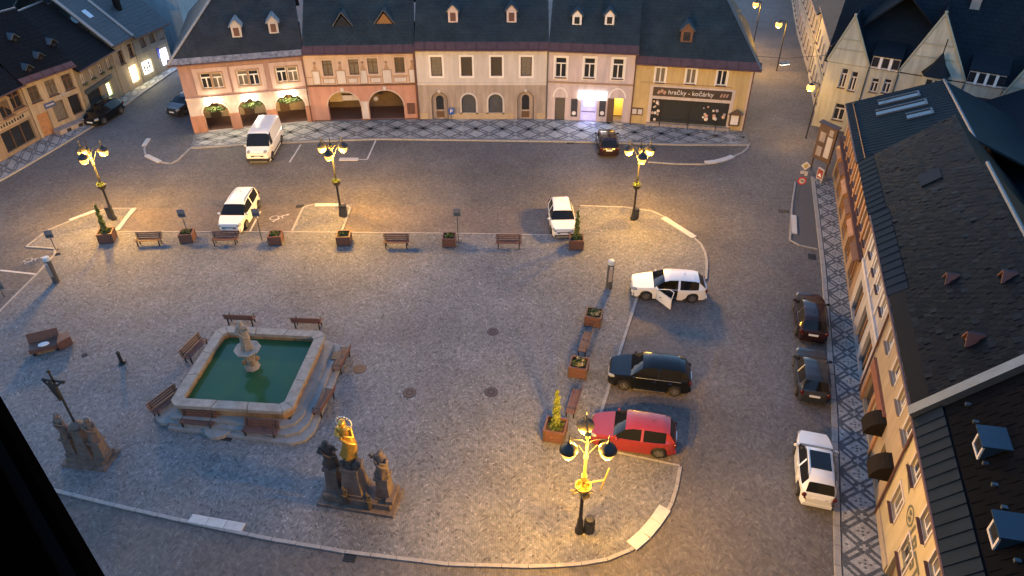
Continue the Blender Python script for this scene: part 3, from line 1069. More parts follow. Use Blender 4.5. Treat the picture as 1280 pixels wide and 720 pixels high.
# awning and sign in the left arch, lamps and frames in the right arch
a = arcs[0]
b = MB(); b.slab([(a[0] + .9, .75, 2.45), (a[1] - .5, .75, 2.45), (a[1] - .6, 1.5, 3.0), (a[0] + 1.1, 1.5, 3.0)], .05); b.build('awning', M_offw, H2.root)
b = MB(); b.box(a[0] + 1.25, a[1] - .12, .8, .86, 1.72, 2.2); b.build('shop_sign', M_offw, H2.root)
b = MB(); b.box(a[0] + .03, a[0] + 1.2, 1.0, 1.05, 1.55, 2.6); b.build('side_panel', M_yellow, H2.root)
a = arcs[1]
for dx, z, r_ in ((-1.0, 1.85, .24), (-1.25, 2.5, .2), (-.1, 3.0, .2), (.75, 3.0, .2), (1.3, 2.3, .18)):
    b = MB(); b.ball(((a[0] + a[1]) / 2 + dx, .8, z), r_, 8, 6); b.build('hanging_lantern', M_offw, H2.root)
b = MB(); b.box(H2.W - 1.0, H2.W - .3, -.09, .02, .65, 1.65); b.build('notice_case', M_rust, H2.root)
# painted obelisks, friezes and panels (low relief)
ox = [H2.at(p, 95)[0] for p in (395.2, 426.5, 454.6, 484, 516)]
for i, x in enumerate(ox):
    wd = .28 if i in (0, 2, 4) else .36
    o = MB(); o.box(x - wd - .07, x + wd + .07, -.035, .02, z2 + .09, z2 + 1.38); ob = o.build('painted_obelisk', M_brownp, H2.root)
    o = MB(); o.box(x - wd, x + wd, -.05, .02, z2 + .16, z2 + 1.3); o.build('panel', M_offw, ob)
    o = MB(); o.prism([(x - .2, 0), (x + .2, 0), (x + .05, .01)], 0, .01) if 0 else None
    o.add([(x - .22, -.04, z2 + 1.38), (x + .22, -.04, z2 + 1.38), (x + .05, -.04, z2 + 1.9), (x - .05, -.04, z2 + 1.9)], [(0, 1, 2, 3)])
    o.ball((x, -.05, z2 + 2.02), .12, 8, 5)
    o.build('finial', M_brownp, ob)
for i in range(4):
    x0, x1 = ox[i] + .55, ox[i + 1] - .55
    o = MB(); o.box(x0, x1, -.03, .02, z2 + .16, z2 + .68); ob = o.build('painted_field', M_brownp, H2.root)
    o = MB(); o.box(x0 + .07, x1 - .07, -.045, .02, z2 + .23, z2 + .61); o.build('panel', M_offw, ob)
    o = MB(); o.box(x0 - .1, x1 + .1, -.03, .02, eh2 - .32, eh2 + .05); ob = o.build('painted_frieze', M_brownp, H2.root)
    o = MB(); o.box(x0 - .02, x1 + .02, -.045, .02, eh2 - .25, eh2 - .02); o.build('panel', mat('ochre painted field', (.52, .36, .22), .85, .08, 3), ob)
b = MB(); b.box(0.02, H2.W - .02, -.025, .02, z2 + .72, z2 + .80); b.build('painted_line', M_brownp, H2.root)
roof(H2, 'roof', eh2, .1, H2.W + .1, 8.0, 7.0, M_roofA, .5, tile=(.5, .36), flash=.75, seed=3)
dormer(H2, 428.5, 33, 1.75, 1.15, 'tri', m_roof=M_slate)
dormer(H2, 480.5, 30, 1.75, 1.15, 'tri', m_roof=M_slate, pane=mat('dull orange attic pane', (.16, .07, .03), .5, .3, 6))  # dim light behind the second attic pane put into its colour
downpipe(H2, H2.W - .05, eh2)

# ---- 3 white house
H3 = House('white_house', 'long off-white house with grey-beige ground floor and two arched wooden doors', 'house', B2, B3, 9)
eh3 = 6.65
z3 = H3.at(603, 105.5)[1]
for c in (545.5, 583.2, 620.5, 657.8):
    x, z, w_, h_ = H3.box(c, 83, 14, 24)
    H3.window(x, z, w_, h_, M_door, sur=.17, m_sur=M_white, bars='none', sill=False, pane=M_curt)
for (a, b_, top, bot) in ((577.2, 595, 117.6, 142.5), (610.5, 628.3, 117.6, 142.5)):
    xa, xb = H3.at(a, 135)[0], H3.at(b_, 135)[0]
    zt, z0_ = H3.at((a + b_) / 2, top)[1], H3.at((a + b_) / 2, bot)[1]
    zs_ = zt - (xb - xa) / 2
    H3.holes.append(H3.arch_pts(xa, xb, z0_, zs_, zt))
    arch_band(H3, xa, xb, zs_, zt, .16, M_offw, foot=z0_)
    b = MB(); b.add([(p[0], .16, p[1]) for p in H3.arch_pts(xa, xb, z0_, zs_, zt)], [tuple(range(13))]); wv = b.build('arched_window', mat('blue grey window glass', (.07, .075, .085), .12, .2, 3), H3.root)
    b = MB(); b.box(xa, xb, .05, .16, z0_, z0_ + .1); b.build('sill', M_offw, wv)
for (a, b_, top) in ((541, 559.8, 115.5), (647.2, 666.5, 114.5)):
    xa, xb = H3.at(a, 140)[0], H3.at(b_, 140)[0]
    zt = H3.at((a + b_) / 2, top)[1]; zs_ = zt - (xb - xa) / 2
    H3.holes.append(H3.arch_pts(xa, xb, .004, zs_, zt))
    arch_band(H3, xa, xb, zs_, zt, .2, M_greige, y0=-.07, foot=0)
    arch_band(H3, xa, xb, zs_, zt, .06, M_door, y0=-.09, foot=0)
    b = MB(); b.add([(p[0], .2, p[1]) for p in H3.arch_pts(xa, xb, .004, zs_, zt)], [tuple(range(13))]); dv = b.build('arched_door', M_greige, H3.root)
    xm = (xa + xb) / 2
    b = MB(); b.add([(p[0], .17, p[1]) for p in H3.arch_pts(xm - .34, xm + .34, .95, zs_, zt - .35)], [tuple(range(13))]); b.build('door_pane', M_glass, dv)
    b = MB(); b.box(xm - .36, xm + .36, .16, .19, .2, .8); b.build('door_panel', M_door, dv)
    b = MB(); b.box(xm - .12, xm + .12, -.12, .0, zt + .0, zt + .26); b.build('keystone', M_offw, H3.root)
H3.front(0, z3, M_greige, rev=.3)
H3.front(z3, eh3 + .25, M_offw)
H3.shell(eh3, M_offw)
xs_ = [0.02, H3.at(538, 145)[0] - .2, H3.at(562.5, 145)[0] + .1, H3.at(644.5, 145)[0] - .2, H3.at(669, 145)[0] + .15, H3.W - .02]
for i in (0, 2, 4):
    H3.panel('plinth', M_plinth, xs_[i], xs_[i + 1], 0, .72, -.05, .02)
H3.panel('string_course', M_offw, 0.02, H3.W - .02, z3 - .05, z3 + .16, -.07, .02)
wx3 = [H3.at(c, 83)[0] for c in (545.5, 583.2, 620.5, 657.8)]
for x in (.3, (wx3[0] + wx3[1]) / 2, (wx3[1] + wx3[2]) / 2, (wx3[2] + wx3[3]) / 2, H3.W - .3):
    H3.panel('pilaster', M_offw, max(.02, x - .28), min(H3.W - .02, x + .28), z3 + .17, eh3 + .1, -.03, .02)
roof(H3, 'roof', eh3, .1, H3.W + .1, 8.0, 7.0, M_roofA, .5, tile=(.5, .36), flash=.75, seed=4)
for a in (566.5, 639.5):
    dormer(H3, a, 28.5, .85, 1.05, m_wall=mat('pale pink dormer boards', (.58, .46, .42), .8, .1, 3), m_roof=M_tin, pane=M_rust)
downpipe(H3, .05, eh3)

# ---- 4 pale rose house with lit shop
H4 = House('shop_house', 'pale rose house with glowing white shop sign and open yellow lit doorway', 'house', B3, B4, 9)
eh4 = 6.6
z4 = H4.at(735, 104)[1]
for c in ((701.2, 84.3), (737, 85), (772.6, 86)):
    x, z, w_, h_ = H4.box(c[0], c[1], 14, 25)
    H4.window(x, z, w_, h_, M_white, sur=.17, bars='tee', pane=M_glass)
def shop_hole(H, cx, cy, w_, h_, to_ground=False):
    x, z, a, b_ = H.box(cx, cy, w_, h_)
    if to_ground:
        top = z + b_ / 2; z, b_ = top / 2 + .002, top
    H.rect(x, z, a, b_)
    return x, z, a, b_
x, z, a, b_ = shop_hole(H4, 699.7, 136.5, 12.5, 29, True)
H4.panel('door', mat('dark grey door', (.09, .08, .075), .5, .1, 4), x - a / 2, x + a / 2, .02, z + b_ / 2, .15, .2)
arch_band(H4, x - a / 2 - .1, x + a / 2 + .1, z + b_ / 2 + .05, z + b_ / 2 + .85, .12, M_white, y0=-.03)
x, z, a, b_ = shop_hole(H4, 735.6, 138, 19.5, 27)
M_shopin = mat('lit violet shop window', (.5, .52, .9), .3, 0.25, 1.8, emit=.045, ecol=(.42, .40, 1.0))
sw = H4.panel('shop_window', M_shopin, x - a / 2, x + a / 2, z - b_ / 2, z + b_ / 2, .18, .22)
H4.panel('window_display', mat('bright shop display', (.9, .9, 1), .4, 0, emit=.13, ecol=(.7, .78, 1)), x - a * .33, x + a * .33, z + b_ * .18, z + b_ * .38, .12, .16, sw)
H4.panel('window_shelf', mat('grey blue shelf', (.18, .17, .3), .5, 0), x - a * .45, x + a * .45, z - b_ * .1, z - b_ * .06, .1, .16, sw)
H4.panel('window_ledge', M_rust, x - a / 2 - .1, x + a / 2 + .1, z - b_ / 2 - .14, z - b_ / 2 - .01, -.12, .05)
area('shop_light', (x, -.15, z), (R(-90), 0, 0), a, b_, 5, (.5, .5, 1), H4.root)
for c in (717.7, 753):
    x, z, a, b_ = H4.box(c, 134.5, 8, 22)
    o = H4.panel('advert_panel', mat('dark blue advert panel', (.035, .04, .06), .4, .2, 4), x - a / 2, x + a / 2, z - b_ / 2, z + b_ / 2, -.05, .02)
    q = MB(); q.lathe([(.02, 0), (.19, 0), (.19, .02)], 14); q.v = [(x + p[0], -.055 - p[2], z - b_ * .3 + p[1]) for p in q.v]
    q.build('round_emblem', M_white, o)
x, z, a, b_ = H4.box(740.6, 119, 35.5, 10)
M_sgn = mat('lit white sign', (1, 1, .95), .4, 0, emit=.3, ecol=(1, .98, .92))
sg = H4.panel('lit_sign', M_sgn, x - a / 2, x + a / 2, z - b_ / 2, z + b_ / 2, -.22, -.02)
q = MB()
for i, (dx, dz) in enumerate(((-.42, .05), (-.2, .2), (0, .06), (.2, .22), (.38, .08))):
    q.obox((x + dx, -.235, z + dz), (.2, .02, .1), 0, 0, R(35 if i % 2 else -35))
q.build('red_emblem', mat('red sign print', (.75, .06, .05), .4, 0, emit=.06, ecol=(.9, .2, .15)), sg)
area('sign_light', (x, -.3, z), (R(-80), 0, 0), a, b_, 6, (1, .97, .95), H4.root)
x, z, a, b_ = shop_hole(H4, 772.3, 136.8, 11.5, 27, True)
H4.panel('lit_hall', mat('lit yellow hall', (.9, .6, .12), .6, .25, 1.5, emit=.03, ecol=(1, .58, .1)), x - a / 2 - .3, x + a / 2 + .3, .3, z + b_ / 2 + .2, 1.2, 1.25)
H4.panel('hall_step', M_greige, x - a / 2, x + a / 2, .003, .22, .02, 1.2)
light('hall_light', (x, .75, 1.9), 5, (1, .66, .2), H4.root, .08)
H4.panel('door', M_door, x - a / 2 - .55, x - a / 2 + .05, .15, z + b_ / 2, -.06, .0)
arch_band(H4, x - a / 2 - .4, x + a / 2 + .1, z + b_ / 2 + .05, z + b_ / 2 + .85, .12, M_white, y0=-.03)
H4.panel('step', M_greige, x - a / 2 - .5, x + a / 2 + .4, 0.003, .1, -.5, -.01)
H4.front(0, z4, M_rose, rev=.4)
H4.front(z4, eh4 + .25, M_rose)
H4.shell(eh4, M_rose)
H4.panel('string_course', M_brownp, 0.02, H4.W - .02, z4 - .08, z4 + .06, -.09, .02)
roof(H4, 'roof', eh4, .1, H4.W + .1, 8.0, 7.0, M_roofA, .5, tile=(.5, .36), flash=.75, seed=5)
for a in (721, 761.5):
    dormer(H4, a, 31.5, .8, .85, m_roof=M_slate)
downpipe(H4, H4.W - .05, eh4)
downpipe(H4, .05, eh4, m=M_tin)

# ---- 5 yellow toy shop
H5 = House('toy_shop', 'yellow corner house with a wide shop front under a dark lettered sign', 'house', B4, B5, 9)
eh5 = 5.75
for c in ((825.4, 94), (863.8, 95.6), (902.3, 97.5)):
    x, z, w_, h_ = H5.box(c[0], c[1], 12.5, 19)
    H5.window(x, z, w_, h_, M_white, sur=.12, bars='mid', pane=M_glass)
xl, zl = H5.at(812.3, 150); xr, zr = H5.at(907.5, 156)
ztop = H5.at(860, 125.8)[1]
H5.holes.append([(xl, .35), (xr, .35), (xr, ztop), (xl, ztop)])
H5.front(0, eh5 + .3, M_yellow, rev=.35)
H5.shell(eh5 + .3, M_yellow)
fr = MB()
fr.box(xl - .3, xl, -.05, .03, .0, ztop + 1.2).box(xr, xr + .3, -.05, .03, 0, ztop + 1.2).box(xl, xr, -.05, .03, ztop, ztop + .28).box(xl, xr, -.05, .03, ztop + 1.08, ztop + 1.25)
fr.build('shop_front_frame', M_cream, H5.root)
H5.panel('shop_sill', M_greige, xl - .3, xr + .3, .0, .345, -.3, .1)
sh = H5.panel('shop_window', mat('shop glass', (.035, .036, .034), .08, 0), xl, xr, .36, ztop, .18, .22)
n5 = (xr - xl)
for t in (0, .13, .495, .86, 1):
    H5.panel('glazing_bar', M_int, xl + n5 * t - .05, xl + n5 * t + .05, .36, ztop, .1, .17, sh)
for x in (xl + .13 * n5, xl + .5 * n5, xl + .86 * n5):
    b = MB(); b.tube([(x, -.6, 0), (x, -.6, .9)], .035, 6); b.build('post', M_iron, H5.root)
b = MB(); b.tube([(xl + .13 * n5, -.6, .8), (xl + .86 * n5, -.6, .8)], .025, 6); b.build('rail', M_iron, H5.root)
rl = random.Random(3)
cols = [(.6, .42, .3), (.7, .6, .5), (.55, .3, .22), (.75, .7, .62), (.4, .3, .3)]
for i in range(26):
    t = rl.choice([rl.uniform(.02, .11), rl.uniform(.5, .99), rl.uniform(.62, .86)])
    zz = rl.uniform(.5, ztop - .25)
    b = MB(); b.ball((xl + n5 * t, .12, zz), rl.uniform(.07, .19), 7, 5)
    b.build('toy', mat('toy plush %d' % (i % 5), cols[i % 5], .8, .1, 5), sh)
H5.panel('sign_board', mat('dark brown sign board', (.045, .03, .027), .5, .15, 3), xl - .02, xr + .02, ztop + .29, ztop + 1.07, -.09, .02)
text('hračky - kočárky', .56, M_white, 'lettering', H5.root, ((xl + xr) / 2 - .1, -.1, ztop + .68), (R(90), 0, 0))
q = MB()
for dx in (-.25, .0, .25):
    q.obox((xl + .75 + dx, -.1, ztop + .68 + .08 * math.cos(dx * 9)), (.22, .02, .3), 0, 0, R(30))
    q.obox((xr - .6 + dx, -.1, ztop + .68), (.13, .02, .34), 0, 0, R(20))
q.build('sign_picture', mat('brown sign print', (.38, .24, .2), .6, .2, 9), H5.root)
x, z, a, b_ = H5.box(796.5, 139, 14, 9)
nb = H5.panel('notice_case', M_door, x - a / 2, x + a / 2, z - b_ / 2, z + b_ / 2, -.09, .02)
for s in (-1, 1):
    H5.panel('notice_sheet', M_offw, x + s * a * .25 - a * .19, x + s * a * .25 + a * .19, z - b_ * .34, z + b_ * .34, -.1, -.08, nb)
x, z = H5.at(918, 148)
b = MB(); b.box(x - .45, x + .45, -.22, -.02, z - .65, z + .5); b.slab([(x - .6, -.3, z + .5), (x + .6, -.3, z + .5), (x, -.3, z + .95)], -.3); cs = b.build('notice_case', M_door, H5.root)
H5.panel('notice_sheet', M_white, x - .32, x + .32, z - .5, z + .35, -.24, -.215, cs)
H5.panel('string_course', M_brownp, .5, H5.W - 1.6, H5.at(860, 106)[1] - .03, H5.at(860, 106)[1] + .03, -.05, .02)
H5.panel('corner_strip', M_cream, H5.W - .22, H5.W + .03, 0, eh5 + .1, -.04, .02)
roof(H5, 'roof', eh5, -.1, H5.W + .5, 6.8, 6.6, M_roofA, .45, hipR=5.2, tile=(.5, .36), flash=.7, seed=6)
dormer(H5, 857.5, 53, 1.0, 1.05, m_wall=M_rust, m_roof=M_slate)
downpipe(H5, H5.W - .02, eh5)
print('back row done')

# ---------------------------------------------------------------- right row
def RB(t):
    """point on the foot line of the right row, t metres from its near mark"""
    return Vector((14.86 + .2889 * t, 16.03 + .9574 * t, 0))
M_tan = mat('ochre brown render', (.27, .18, .11), .85, .1, 1.5, stain=.2)
M_pkw = mat('pinkish white render', (.40, .365, .35), .85, .08, 1.5, stain=0.28)
M_beige = mat('sand beige render', (.34, .26, .175), .85, .07, 1.5, stain=0.19)
M_butter = mat('butter yellow render', (.43, .35, .215), .85, .06, 1.5, stain=0.15)
M_woodl = mat('varnished shop wood', (.33, .17, .08), .55, .3, 4)
tR = lambda y: (y - 16.03) / .9574
t1, t2, t3, t4, t5 = tR(52.2), tR(35), tR(27.3), tR(19.72), tR(7.0)

M_corn = mat('dark teal sheet metal', (.014, .022, .027), .6, .2, .9, metal=.0, spec=.05)
E1 = House('corner_shop_house', 'ochre corner house with carved wooden shop fronts and a smooth blue metal roof', 'house', RB(t1), RB(t2), 8)
ez = 5.75
for k in range(9):
    E1.window(1.3 + k * 1.95, 4.35, .85, 1.35, M_woodl, sur=.13, m_sur=M_peach, bars='tee', pane=M_curt)
    if k < 8:
        E1.panel('pilaster', M_woodl, 2.13 + k * 1.95, 2.42 + k * 1.95, 3.25, ez, -.1, .02)
for k in range(6):
    x = 1.6 + k * 2.9
    E1.rect(x, 1.35, 1.9, 1.9)
    f = E1.panel('shop_front', M_curt if k % 2 else M_glass, x - .95, x + .95, .4, 2.3, .2, .25)
    for q in (-.95, -.3, .3, .95):
        E1.panel('glazing_bar', M_woodl, x + q - .06, x + q + .06, .4, 2.3, .1, .19, f)
    b = MB(); b.slab([(x - 1.1, -.4, 2.5), (x + 1.1, -.4, 2.5), (x + 1.1, 0, 2.9), (x - 1.1, 0, 2.9)], .06)
    b.build('awning', mat('brown awning cloth', (.12, .06, .04), .8, .2, 3) if k % 2 else M_woodl, E1.root)
E1.front(0, 3.05, M_tan, rev=.3)
E1.front(3.05, ez + .3, M_tan)
E1.shell(ez + .3, M_tan)
b = MB(); b.box(-.02, E1.W, -.28, -.005, 3.0, 3.22); b.build('cornice', M_rust, E1.root)
wS = 10.2
roof(E1, 'roof', ez, -.35, wS, 5.6, 2.3, M_corn, .4, tile=None, flash=0)
for i in range(1, 26):
    pass
b = MB()
sl = E1.sl; nrm = Vector((0, -sl, 1)).normalized()
for i in range(24):
    x = -.35 + (wS + .35) * i / 24
    b.slab([(x - .01, -.4, ez + .022), (x + .01, -.4, ez + .022), (x + .01, 5.6, ez + .022 + 6.0 * sl), (x - .01, 5.6, ez + .022 + 6.0 * sl)], .03)
b.build('standing_seams', M_corn, E1.roofo, kind='stuff')
def on_roof(H, x, s):
    return Vector((x, -H.over + s, H.ez + s * H.sl))
# long roof lights on the far part
for k, (x, s0, s1) in enumerate(((.7, 1.9, 4.4), (2.5, 1.6, 4.6), (4.3, 3.2, 4.7))):
    f = MB()
    for a_, b_ in ((0, .1), (.9, 1.0)):
        f.slab([on_roof(E1, x + a_, s0), on_roof(E1, x + b_, s0), on_roof(E1, x + b_, s1), on_roof(E1, x + a_, s1)], -.12)
    f.slab([on_roof(E1, x + .1, s1 - .12), on_roof(E1, x + .9, s1 - .12), on_roof(E1, x + .9, s1), on_roof(E1, x + .1, s1)], -.12)
    g = f.build('roof_light', M_tin, E1.root)
    f = MB(); f.slab([on_roof(E1, x + .1, s0 + .02), on_roof(E1, x + .9, s0 + .02), on_roof(E1, x + .9, s1 - .12), on_roof(E1, x + .1, s1 - .12)], -.05)
    f.build('pane', M_glass, g)
E1b = E1
# steeper slate part beside it
slE1 = sl; sl = .85; E1.sl = sl
ro = E1.roofo
b = MB(); A_, B_, C_, D_ = Vector((wS + .02, -.4, ez)), Vector((E1.W, -.4, ez)), Vector((E1.W, 4.1, ez + 4.5 * sl)), Vector((wS + .02, 4.1, ez + 4.5 * sl))
PALE = MB(); M_slatep = mat('glint grey slate', (.0075, .008, .009), .55, .6, 6, spec=.1)  # roof glints put into the colour of scattered lighter slates
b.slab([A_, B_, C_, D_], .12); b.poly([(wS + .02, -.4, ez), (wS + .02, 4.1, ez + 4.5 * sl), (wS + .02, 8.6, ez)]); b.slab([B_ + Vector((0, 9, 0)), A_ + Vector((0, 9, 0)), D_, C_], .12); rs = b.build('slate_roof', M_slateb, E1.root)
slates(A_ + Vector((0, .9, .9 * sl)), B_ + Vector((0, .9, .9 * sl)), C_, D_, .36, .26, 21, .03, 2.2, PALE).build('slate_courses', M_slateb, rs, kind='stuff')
PALE.build('glint_slates', M_slatep, rs, kind='stuff')
def eave_panels(H, parent, x0, x1, wd, m, pw=.62, lift=.05):
    n = max(1, int((x1 - x0) / pw)); pw = (x1 - x0) / n
    up = Vector((0, 1, H.sl)).normalized(); nr = Vector((0, -H.sl, 1)).normalized()
    q = MB()
    q.slab([Vector((.012, 0, 0)), Vector((pw - .012, 0, 0)), Vector((pw - .012, 0, 0)) + up * wd, Vector((.012, 0, 0)) + up * wd], .03)
    a0, a1 = Vector((0, 0, -.02)), up * wd
    q.slab([a0 + Vector((-.012, 0, 0)) + nr * .05, a0 + Vector((.012, 0, 0)) + nr * .05, a1 + Vector((.012, 0, 0)) + nr * .05, a1 + Vector((-.012, 0, 0)) + nr * .05], .07)
    me = q.mesh('eave_panel'); me.materials.append(m)
    for k in range(n):
        link('eave_panel', me, parent, Vector((x0 + k * pw, -H.over, H.ez)) + nr * lift + Vector((0, 0, rnd.uniform(-.004, .004))))
eave_panels(E1, rs, wS + .05, E1.W, 1.0, M_tinb)
for (px, py, sc_) in ((1150, 228, 1.3), (1168, 280, 1.5)):
    x, y, z = roof_at(E1, px, py)
    up = Vector((0, 1, sl)).normalized(); nr = Vector((0, -sl, 1)).normalized()
    p = Vector((x, y, z)) + nr * .1
    b = MB(); b.slab([p - Vector((sc_ * .5, 0, 0)), p + Vector((sc_ * .5, 0, 0)), p + Vector((sc_ * .5, 0, 0)) + up * 1.1, p + Vector((-sc_ * .5, 0, 0)) + up * 1.1], .08)
    b.build('roof_sheet', M_tinb, E1.root)  # flat blue grey sheets lying on the slates
# shop signs at its far corner
sg = thing('hanging_sign', 'dark brown board with pale notices hanging at the far corner of the ochre house', 'sign', RB(t1) + Vector((-1.0, .5, 0)), R(-62))
b = MB(); b.box(-.85, .85, -.08, .08, 1.0, 3.9); b.slab([(-.95, -.2, 3.9), (.95, -.2, 3.9), (.95, .2, 4.05), (-.95, .2, 4.05)], -.06); b.box(-.8, -.7, -.06, .06, 0, 1).box(.7, .8, -.06, .06, 0, 1)
b.build('board', M_door, sg)
for (x0, x1, z0, z1, m) in ((-.6, -.05, 2.5, 3.3, M_greige), (.15, .65, 1.4, 3.1, M_offw), (.2, .6, 3.2, 3.7, M_greige), (-.6, -.1, 1.3, 2.1, M_greige)):
    b = MB(); b.box(x0, x1, -.11, -.085, z0, z1); b.build('notice', m, sg)
sg = thing('menu_sign', 'small white framed sign with red picture below the dark notice board', 'sign', RB(t1 - 2.0) + Vector((-1.1, .4, 0)), R(-70)); sg.scale = (.75, .75, .75)
b = MB(); b.box(-.45, .45, -.05, .05, .5, 1.7); b.box(-.4, -.32, -.04, .04, 0, .5).box(.32, .4, -.04, .04, 0, .5); b.build('frame', M_offw, sg)
b = MB(); b.box(-.36, .36, -.07, -.051, .62, 1.58); b.build('picture', mat('dark red print', (.22, .035, .03), .6, .3, 5), sg)
b = MB(); b.add([(-.3, -.075, .8), (.3, -.075, .8), (0, -.075, 1.2)], [(0, 1, 2)]); b.build('emblem', M_white, sg)

E2 = House('pinkish_house', 'pinkish white narrow house between the ochre and the beige house', 'house', RB(t2), RB(t3), 8)
ez = 6.15
for x in (1.2, 2.95, 4.6, 6.6):
    E2.window(x, 4.9, .8, 1.3, M_white, sur=.12, m_sur=M_white, bars='cross', pane=M_glass)
for x in (1.6, 4.2, 6.5):
    E2.rect(x, 1.35, 1.5, 2.1)
    f = E2.panel('shop_window', M_glass, x - .75, x + .75, .3, 2.4, .16, .2)
    E2.panel('glazing_bar', M_woodl, x - .04, x + .04, .3, 2.4, .1, .155, f)
E2.front(0, ez + .25, M_pkw); E2.shell(ez, M_pkw)
E2.panel('string_course', M_offw, .02, E2.W - .02, 3.1, 3.35, -.12, .02)
E2.panel('string_course', M_offw, .02, E2.W - .02, ez - .25, ez + .02, -.15, .02)
for x in (.15, 2.1, 3.8, 5.6, E2.W - .15):
    E2.panel('pilaster', M_offw, x - .14, x + .14, 3.36, ez - .26, -.06, .02)
downpipe(E2, E2.W - .02, ez, m=M_rust)
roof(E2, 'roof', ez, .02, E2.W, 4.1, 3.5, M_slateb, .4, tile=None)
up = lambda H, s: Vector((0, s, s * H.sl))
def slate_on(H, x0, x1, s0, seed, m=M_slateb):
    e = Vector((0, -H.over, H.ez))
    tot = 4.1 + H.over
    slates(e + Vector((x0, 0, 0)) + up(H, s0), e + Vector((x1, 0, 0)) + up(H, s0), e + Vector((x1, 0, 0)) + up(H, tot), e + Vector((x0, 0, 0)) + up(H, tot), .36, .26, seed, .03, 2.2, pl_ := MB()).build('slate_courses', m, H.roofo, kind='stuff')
    pl_.build('glint_slates', M_slatep, H.roofo, kind='stuff')
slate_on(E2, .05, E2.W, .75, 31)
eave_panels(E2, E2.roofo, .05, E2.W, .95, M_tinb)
dormer(E2, 1182, 352, .55, .45, 'tri', m_roof=M_rust, pane=M_rust, depth=.5)
dormer(E2, 1252, 350, .55, .45, 'tri', m_roof=M_rust, pane=M_rust, depth=.5)

E3 = House('beige_house', 'sand beige house with framed upper windows and dark barrel awnings below', 'house', RB(t3), RB(t4), 8)
ez = 6.2
for (a, b_) in ((1121, 407), (1130, 442), (1137, 480), (1146, 516)):
    x, z = E3.at(a, b_)
    E3.window(x, 4.85, .95, 1.35, M_offw, sur=.12, m_sur=M_offw, bars='mid', pane=M_curt, m_sill=M_brownp)
for x in (1.3, 3.4, 6.2):
    E3.rect(x, 1.2, 1.2, 1.8)
    E3.panel('shop_window', M_glass, x - .6, x + .6, .3, 2.1, .16, .2)
E3.front(0, ez + .25, M_beige); E3.shell(ez, M_beige)
E3.panel('string_course', M_offw, .02, E3.W - .02, ez - .2, ez + .02, -.12, .02)
def barrel_awning(H, x, wd, z, m, lab=None):
    b = MB()
    n = 7
    prof = [(-.8 * math.sin(k / n * math.pi / 2) - .0, z + .85 * math.cos(k / n * math.pi / 2)) for k in range(n + 1)]
    for i in range(n):
        (y0, z0_), (y1, z1_) = prof[i], prof[i + 1]
        b.poly([(x - wd / 2, y1, z1_), (x + wd / 2, y1, z1_), (x + wd / 2, y0, z0_), (x - wd / 2, y0, z0_)])
    for sx in (-1, 1):
        pts = [(x + sx * wd / 2, y, zz) for y, zz in prof] + [(x + sx * wd / 2, 0, z)]
        b.poly(pts if sx > 0 else pts[::-1])
    return b.build('awning', m, H.root)
M_awn = mat('dark brown awning cloth', (.016, .013, .011), .9, .2, 3, spec=.1)
M_awn2 = mat('rust red awning cloth', (.20, .075, .045), .8, .2, 3)
barrel_awning(E3, E3.at(1107, 523)[0], .9, 1.85, M_awn)
E3.panel('fascia', M_awn2, .4, 4.6, 2.15, 2.75, -.14, .02)
for x in (.5, 2.4, 4.5):
    E3.panel('shop_pilaster', M_woodl, x - .16, x + .16, .02, 2.14, -.1, .02)
roof(E3, 'roof', ez, .02, E3.W, 4.1, 3.5, M_slateb, .4, tile=None)
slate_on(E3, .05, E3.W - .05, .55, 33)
dormer(E3, 1207, 428, .6, .5, 'tri', m_roof=M_rust, pane=M_rust, depth=.5)

E4 = House('yellow_inn', 'butter yellow house with a painted round emblem and a dark roof with two blue dormers', 'house', RB(t4), RB(t5), 9)
ez = 6.2
for (a, b_) in ((1151, 575), (1160, 652), (1167, 716)):
    x, z = E4.at(a, b_)
    E4.window(x, 4.95, 1.05, 1.4, M_offw, sur=.1, m_sur=M_cream, bars='mid', pane=M_glass, m_sill=M_rust)
for (a, b_) in ((1122, 628), (1126, 705)):
    x, z = E4.at(a, b_)
    E4.window(x, 2.45, 1.0, 1.25, M_offw, sur=.1, m_sur=M_cream, bars='mid', pane=M_glass, m_sill=M_rust)
E4.rect(3.6, 1.05, 1.0, 2.0)
E4.panel('door', M_door, 3.1, 4.1, .06, 2.05, .18, .22)
E4.front(0, ez + .25, M_butter); E4.shell(ez, M_butter)
E4.panel('plinth', M_plinth, .02, 3.0, 0, .55, -.06, .02); E4.panel('plinth', M_plinth, 4.2, E4.W, 0, .55, -.06, .02)
E4.panel('eave_board', M_offw, .02, E4.W, ez - .16, ez + .0, -.3, .02)
downpipe(E4, .05, ez, m=M_rust)
barrel_awning(E3, E3.W - .7, .9, 1.85, M_awn)
# painted emblem and lettering on the wall
M_pt = mat('grey green wall paint', (.10, .10, .075), .85, .2, 8)
x, z = E4.at(1138, 645)
b = MB(); n = 20
ring = [(x + .42 * math.cos(2 * math.pi * k / n) * (1 + .08 * math.cos(4 * math.pi * k / n)), z + .42 * math.sin(2 * math.pi * k / n)) for k in range(n)]
inner = [(x + .33 * math.cos(2 * math.pi * k / n), z + .33 * math.sin(2 * math.pi * k / n)) for k in range(n)]
for k in range(n):
    k2 = (k + 1) % n
    b.poly([(ring[k][0], -.012, ring[k][1]), (ring[k2][0], -.012, ring[k2][1]), (inner[k2][0], -.012, inner[k2][1]), (inner[k][0], -.012, inner[k][1])][::-1])
for dx, dz, r_ in ((-.1, .08, .12), (.1, -.08, .12), (.02, .15, .07), (-.05, -.17, .08)):
    b.poly([(x + dx + r_ * math.cos(2 * math.pi * k / 8), -.013, z + dz + r_ * math.sin(2 * math.pi * k / 8)) for k in range(8)])
em = b.build('painted_emblem', M_pt, E4.root)
